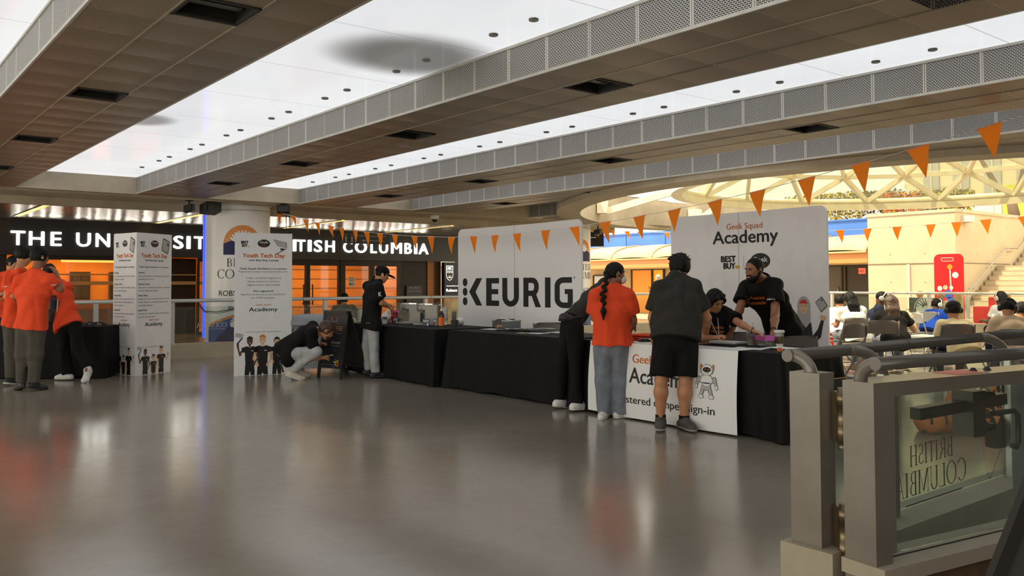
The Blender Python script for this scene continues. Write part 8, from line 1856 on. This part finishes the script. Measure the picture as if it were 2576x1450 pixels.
def seated(key, lb, f, **k):
    J = seatJ(SEATW[key], f, k.pop('lean', .10), k.pop('armL', None), k.pop('armR', None), s=k.get('s', .95)); hdv = k.pop('hd', None)
    k.setdefault('hd', (hdv if hdv is not None else A_((f[0], f[1], -.35)))); k.setdefault('voxel', .011); k.setdefault('shoes', (S_white, S_sole)); cc = k.pop('cans', None)
    r = person(None, lb, J=J, **k)
    if cc: cans(r[0], r[2], r[3], cc)
    return r
seated('k1', 'seated person in pale T-shirt with long straight black hair holding a camera up', dirn(-.1, 1), shirt='white', hem=.13, pants='denim', hairst='long', skin='tan', female=True, s=.95, armR=((.10, -.03, -.24), (.20, .02, .02)))
kj = seatJ(SEATW['k1'], dirn(-.1, 1), .1, None, ((.10, -.03, -.24), (.20, .02, .02)), s=.95); p = kj['haR']+A_((0, 0, .03)); t = thing('camera', 'small black camera held up by the long-haired person in white', 'camera', tuple(p)); b = MB(); b.obox(tuple(p), tuple(RT*.05), tuple(AW*.02), (0, 0, .03)); obj('camera_body', b, M_black, t); b = MB(); b.lathe(tuple(p-AW*.02), [(.024, 0), (.024, .02), (.018, .022)], 16, axis=tuple(-AW)); obj('lens', b, M_dark, t)
seated('k0', 'seated person in white T-shirt mostly hidden behind the long black hair', dirn(.4, .8), shirt='white', pants='red', hairst='short', skin='tan', lean=.05)
seated('k2', 'seated person in dark hoodie and headphones looking down, facing right', dirn(.8, -.35), shirt='navy', sleeve=1.0, pants='denim', hairst='crop', skin='dark', hd=dirn(.85, -.3, -.7), cans=M_frame)
seated('k3', 'seated person in black T-shirt with long brown hair', dirn(.15, 1), shirt='black', hem=.13, pants='denim', hairst='long', hm=M_hairb, skin='pale', female=True, armR=((.04, -.16, -.20), (.22, -.16, -.06)))
seated('k4', 'seated person in bright blue hoodie and white headphones, seen from the side', dirn(.8, .5), shirt='blue', sleeve=1.0, pants='navy', hairst='messy', skin='brown', hd=dirn(.85, .3, -.6), cans=S_white, s=.80)
seated('k5', 'seated person in cream T-shirt, black cap and headphones, back turned', dirn(0, 1), shirt='cream', hem=.13, pants='navy', hairst='short', skin='tan', g=1.02, cans=M_black, s=1.0)
seated('k6', 'seated person with long curly black hair and headphones in a white top', dirn(-.3, 1), shirt='white', pants='navy', hairst='curly', skin='dark', female=True, cans=M_frame)
seated('k7', 'seated person in tan T-shirt, black cap and headphones at the right edge', dirn(.1, 1), shirt='tan', hem=.13, pants='navy', hairst='short', skin='tan', g=1.05, cans=M_black, hd=dirn(.55, .6, -.6))
seated('k8', 'seated person in dark clothes at the extreme right edge of the view', dirn(.8, .2), shirt='char', pants='navy', hairst='short', skin='tan', cans=M_frame)
for key, f in (('k5', dirn(0, 1, -.35)), ('k7', dirn(.55, .6, -.6))):
    f, l, u = head_frame(f); c = A_(SEATW[key]); S = SDF(.015); S.ell(c+u*.045-f*.014, (l, f, u), (.094, .108, .088)); S.cuts.append((c+u*.028, -u)); S2 = S
    o = sobj('cap', S, .01, FB_['black'], None); own = [q for q in bpy.data.objects if q.get('label', '').startswith('seated person in '+('cream' if key == 'k5' else 'tan'))][0]; o.parent = own; o.location = -own.location
    S = SDF(.01); S.ell(c+u*.035+f*.115, (l, f, u), (.068, .075, .016)); o2 = sobj('cap_brim', S, .008, FB_['black'], None); o2.parent = o
# person behind the far railing and people in the plaza
def standing(key, lb, f, H_=1.70, **k):
    hp = A_(FARP[key]); f = nrm(A_((f[0], f[1], 0))); l = nrm(np.cross((0, 0, 1), f)); up = A_((0, 0, 1)); z0 = k.pop('z0', None)
    g = hp[2]-H_+.10 if z0 is None else z0
    s = (hp[2]-g)/(H_-.10)
    nk = hp-up*.16; pv = A_((hp[0], hp[1], g+.93*s))-f*.02; J = dict(head=hp, neck=nk, shL=nk+l*.18-up*.04, shR=nk-l*.18-up*.04, pelvis=pv, hipL=pv+l*.09, hipR=pv-l*.09)
    for sd, sg in (('L', 1), ('R', -1)):
        J['kn'+sd] = J['hip'+sd]-up*.42*s; J['an'+sd] = J['kn'+sd]-up*.40*s; J['toe'+sd] = J['an'+sd]+f*.14-up*.06; J['el'+sd] = J['sh'+sd]-up*.27+l*sg*.05; J['wr'+sd] = J['el'+sd]-up*.10+f*.2; J['ha'+sd] = J['wr'+sd]+f*.08-up*.02
    return person(None, lb, J=J, voxel=.014, shoes=(S_blk, S_bsole), **k)
standing('f1', 'older person with grey hair and green jacket walking beyond the rink under the canopy', dirn(-.8, -.3), 1.72, shirt='green', sleeve=1.0, hd=dirn(-.9, -.2, -.1), hm=M_hairg, skin='pale', pants='grey', z0=-.0)
FARP['f2'] = [24.6, 11.9, .98]
kk = seatJ(FARP['f2'], dirn(-.8, .0), .30, s=1.0, seat=.62); person(None, 'person in red T-shirt bending forward beyond the right railing', J=kk, voxel=.014, shirt='red', hd=dirn(-.8, 0, -.8), hm=M_hairf, skin='pale', pants='navy', shoes=(S_blk, S_bsole), hairst='short')
FARP['f3'] = [24.7, 11.35, .93]
kk = seatJ(FARP['f3'], dirn(-.3, -.8), .0, s=1.0, seat=.45); person(None, 'fair-haired person seated beyond the railing behind the boy in blue', J=kk, voxel=.014, shirt='cream', hd=dirn(-.3, -.8, -.3), hm=M_hairf, skin='pale', pants='denim', shoes=(S_blk, S_bsole), hairst='messy')
FARP['b1'] = [8.75, 16.75, 1.02]
kk = seatJ(FARP['b1'], dirn(-.3, .9), .05, s=1.05, seat=.45); person(None, 'person in dark cap and grey jacket sitting behind the far railing', J=kk, voxel=.012, shirt='grey', sleeve=1.0, hd=dirn(-.4, .9, -.2), skin='tan', pants='black', shoes=(S_blk, S_bsole), hairst='thick')
FARP['b2'] = [9.35, 16.75, .92]
kk = seatJ(FARP['b2'], dirn(.5, -.8), .05, s=1.0, seat=.43); person(None, 'person in white top sitting behind the far railing beside the man in the cap', J=kk, voxel=.012, shirt='white', sleeve=1.0, hd=dirn(.5, -.8, -.4), skin='tan', pants='black', shoes=(S_blk, S_bsole), hairst='short')
place(ch0, 8.72, 16.78, az(-.3, .9), 'folding chair behind the far railing under the person in grey'); place(ch0, 9.30, 16.85, az(.5, -.8), 'folding chair behind the far railing under the person in white')

# ------------------------------------------------------------------ plaza furniture, bag pile, bin
t = thing('red_banner', 'tall red banner with rounded top standing before the plaza wall', 'banner', (25.6, 11.52, 0))
pts = []
r = .16
for cy, cz, a0 in ((.42-r, 2.18-r, 0), (-.42+r, 2.18-r, 90), (-.42+r, .02+r, 180), (.42-r, .02+r, 270)):
    for k in range(7): a = math.radians(a0+90*k/6); pts.append((cy+r*math.cos(a), cz+r*math.sin(a)))
fr5 = ((25.6, 11.53, 0), (0, -1, 0), (0, 0, 1))
b = MB(); b.prism(pts, fr5, -.03, .0); obj('fabric', b, mat('bright_red_fabric', srgb(226, 14, 22), .6, emit=None), t)
b = MB()
def pr(p, mi, d=.004): 
    o, r_, u_ = (Vector(q) for q in fr5); n_ = r_.cross(u_); b.add([o+r_*x+u_*z+n_*d for x, z in p], [tuple(range(len(p)))], mi=mi)
pill = lambda cx, cz, w, h: [(cx+w/2-h/2+h/2*math.cos(a), cz+h/2*math.sin(a)) for a in [-PI/2+PI*k/8 for k in range(9)]]+[(cx-w/2+h/2+h/2*math.cos(a), cz+h/2*math.sin(a)) for a in [PI/2+PI*k/8 for k in range(9)]]
pr(pill(-.03, 2.02, .36, .11), 0); pr(pill(-.03, 2.02, .33, .085), 1, .005); put_text(b, 'Nintendo', -.03, 1.995, .05, fr5, 'C', .02, .27, .007, 0)
for k in range(6): pr([(-.36+.05*k, 2.12-.02*k), (-.02+.05*k, 2.04-.02*k), (-.02+.05*k, 2.045-.02*k), (-.36+.05*k, 2.125-.02*k)], 2, .003)
pr([(.02, 1.72), (.06, 1.72), (.10, .55), (.06, .55)][::-1], 3, .006); pr([(.04+.075*math.cos(2*PI*k/20), 1.80+.075*math.sin(2*PI*k/20)) for k in range(20)], 4, .008)
pr([(.19+.09*math.cos(2*PI*k/20), 1.56+.09*math.sin(2*PI*k/20)) for k in range(20)], 0, .006)
for cx, cz, rx_, rz_, mi in ((-.26, 1.17, .07, .075, 0), (-.10, 1.20, .07, .07, 5), (.07, 1.19, .055, .06, 0), (-.02, 1.0, .13, .12, 6), (.05, .86, .12, .06, 6)): pr([(cx+rx_*math.cos(2*PI*k/16), cz+rz_*math.sin(2*PI*k/16)) for k in range(16)], mi, .009)
obj('print', b, [I_white, mat('bright_red_fabric', srgb(226, 14, 22), .6), P('pale_red_ink', (240, 90, 90)), P('silver_ink', (200, 200, 205)), P('amber_ball', (240, 150, 40)), P('peach_ink', (230, 180, 140)), P('overall_blue', (50, 90, 190))], t)
b = MB(); b.box(25.5, 25.75, 11.2, 11.86, 0, .02); obj('foot', b, M_steel, t)
b = MB(); b.box(25.3, 26.0, 8.0, 10.74, .02, .66); tag(obj('red_table', b, mat('bright_red_fabric', srgb(226, 14, 22), .6)), 'long table covered with bright red cloth at the foot of the stairs', 'table')
b = MB(); b.obox((25.4, 10.2, .80), (0, .16, 0), (.02, 0, 0), (0, 0, .13)); tag(obj('red_box', b, mat('bright_red_fabric', srgb(226, 14, 22), .6)), 'small red display box standing on the red table', 'box')
b = MB(); b.obox((25.37, 9.85, .84), (0, .07, 0), (.01, 0, 0), (0, 0, .16)); tag(obj('poster_stand', b, mat('amber_poster', srgb(220, 150, 80), .6)), 'small amber poster beside the red box', 'poster')
t = thing('display_stand', 'dark stand with a white sunrise emblem against the right railing', 'stand', (23.9, 11.4, 0))
b = MB(); b.box(23.85, 23.95, 10.95, 11.85, .02, .92); obj('panel', b, mat('grey_board', (.08, .08, .075), .6, vary=.3, bscale=40), t)
b = MB(); f6 = lambda x, y, d: Vector((23.848-d, 11.35-x, y))
fan(b, 0, .62, .30, f6, .002, 0, 0)
for k in range(20): 
    a0, a1 = PI*k/20, PI*(k+1)/20; b.add([f6(.34*math.cos(a0), .60+.34*math.sin(a0), .002), f6(.34*math.cos(a1), .60+.34*math.sin(a1), .002), f6(.36*math.cos(a1), .60+.36*math.sin(a1), .002), f6(.36*math.cos(a0), .60+.36*math.sin(a0), .002)], [(0, 1, 2, 3)])
obj('emblem', b, I_white, t)
b = MB(); b.box(24.6, 24.75, 10.75, 10.95, .02, 1.0); tag(obj('wooden_post', b, mat('tan_timber', (.5, .32, .15), .6)), 'tan wooden post beside the foot of the red banner', 'post')
t = thing('side_table', 'small low folding table beside the seated group', 'table', (13.4, 6.3, 0)); b = MB(); b.box(13.1, 13.7, 6.0, 6.6, .50, .52); obj('tabletop', b, M_chairp, t)
for sx in (0, 1):
    for sy in (0, 1): b = MB(); b.tube([(13.14+.52*sx, 6.04+.52*sy, 0), (13.14+.52*sx, 6.04+.52*sy, .5)], .012, 8); obj('leg', b, M_chairp, t)
# bags of orange gear on the floor beyond the gate
t = thing('gear_bag', 'heap of orange and black bags with grey stripes on the floor beyond the gate', 'bag', (8.1, 3.6, 0))
M_ob = mat('orange_ripstop', srgb(226, 120, 44), .6, vary=.1); M_st = mat('grey_white_stripe', (.45, .45, .45), .6)
c0 = A_((8.02, 3.52, 0))
for k, (r_, a_, z, rx_, ry_, rz_) in enumerate(((-.25, .0, .10, .20, .18, .10), (.05, .1, .12, .26, .2, .13), (.35, -.05, .10, .22, .2, .10), (.10, .15, .26, .18, .12, .10), (.42, .15, .22, .13, .12, .16))):
    S = SDF(.04); S.ell(c0+RT*r_+AW*a_+A_((0, 0, z)), (RT, AW, (0, 0, 1)), (rx_, ry_, rz_)); S.cuts.append(((0, 0, .004), (0, 0, -1))); o = sobj('orange_sack', S, .014, M_ob, t, fold=(.024, 17, k*1.3), it=1)
    bv = bvh_of(o); b = MB()
    for q in (-.5, .1): 
        pts = [A_(c0+RT*(r_+rx_*q+.012*math.sin(i))+AW*(a_-ry_*1.1*math.cos(i/9*PI))+A_((0, 0, z+rz_*1.2*math.sin(i/9*PI)))) for i in range(10)]
        ctr = Vector(tuple(c0+RT*(r_+rx_*q)+AW*a_+A_((0, 0, z*.6))))
        out = []
        for p in pts:
            d = (ctr-Vector(tuple(p))).normalized(); h_ = bv.ray_cast(Vector(tuple(p))-d*.3, d)
            if h_[0]: out.append(h_[0]-d*.004)
        if len(out) > 3: b.tube(out, .022 if k % 2 else .012, 6)
    if b.v: obj('stripe', b, M_st if k in (1, 3) else M_black, o)
b = MB()
for k in range(8): p = c0+RT*(-.42+.02*k)+AW*(-.1+.03*(k % 3)); b.tube([tuple(p+A_((0, 0, .01))), tuple(p+RT*.08+A_((0, 0, .05+.01*k))), tuple(p+RT*.2+A_((0, 0, .02+.02*(k % 4))))], .008, 6)
obj('straps', b, M_black, t)
t = thing('grey_tote', 'grey box with a number label on the floor beyond the gate', 'box', (9.0, 4.75, 0)); c = A_((9.05, 4.95, 0)); b = MB(); b.obox(tuple(c+A_((0, 0, .16))), tuple(RT*.22), tuple(AW*.15), (0, 0, .15)); obj('tote_body', b, mat('blue_grey_plastic', (.22, .24, .26), .5), t)
b = MB(); f7 = (Vector(tuple(c-AW*.152)), Vector(tuple(RT)), Vector((0, 0, 1))); put_text(b, '5676', .10, .16, .05, f7, 'C', .02, .13); [b.prism([(.04+.012*k, .09), (.046+.012*k, .09), (.046+.012*k, .13), (.04+.012*k, .13)], f7, 0, .001) for k in range(10)]; obj('printed_number', b, I_black, t)
t = thing('cardboard_box', 'open brown cardboard box standing between the railing and the folding chairs', 'box', (7.9, 4.2, 0)); c = A_((7.95, 4.25, 0)); b = MB(); M_card = mat('cardboard', (.34, .22, .11), .75, vary=.1)
b.obox(tuple(c+A_((0, 0, .25))), tuple(RT*.14), tuple(AW*.14), (0, 0, .25)); b.obox(tuple(c+A_((0, 0, .55))-RT*.18), tuple(RT*.06+A_((0, 0, .05))), tuple(AW*.14), (.0, .0, .003)); b.obox(tuple(c+A_((0, 0, .55))+RT*.18), tuple(RT*.06-A_((0, 0, .05))), tuple(AW*.14), (0, 0, .003)); obj('carton', b, M_card, t)
# rows for the report: every chair shares one group
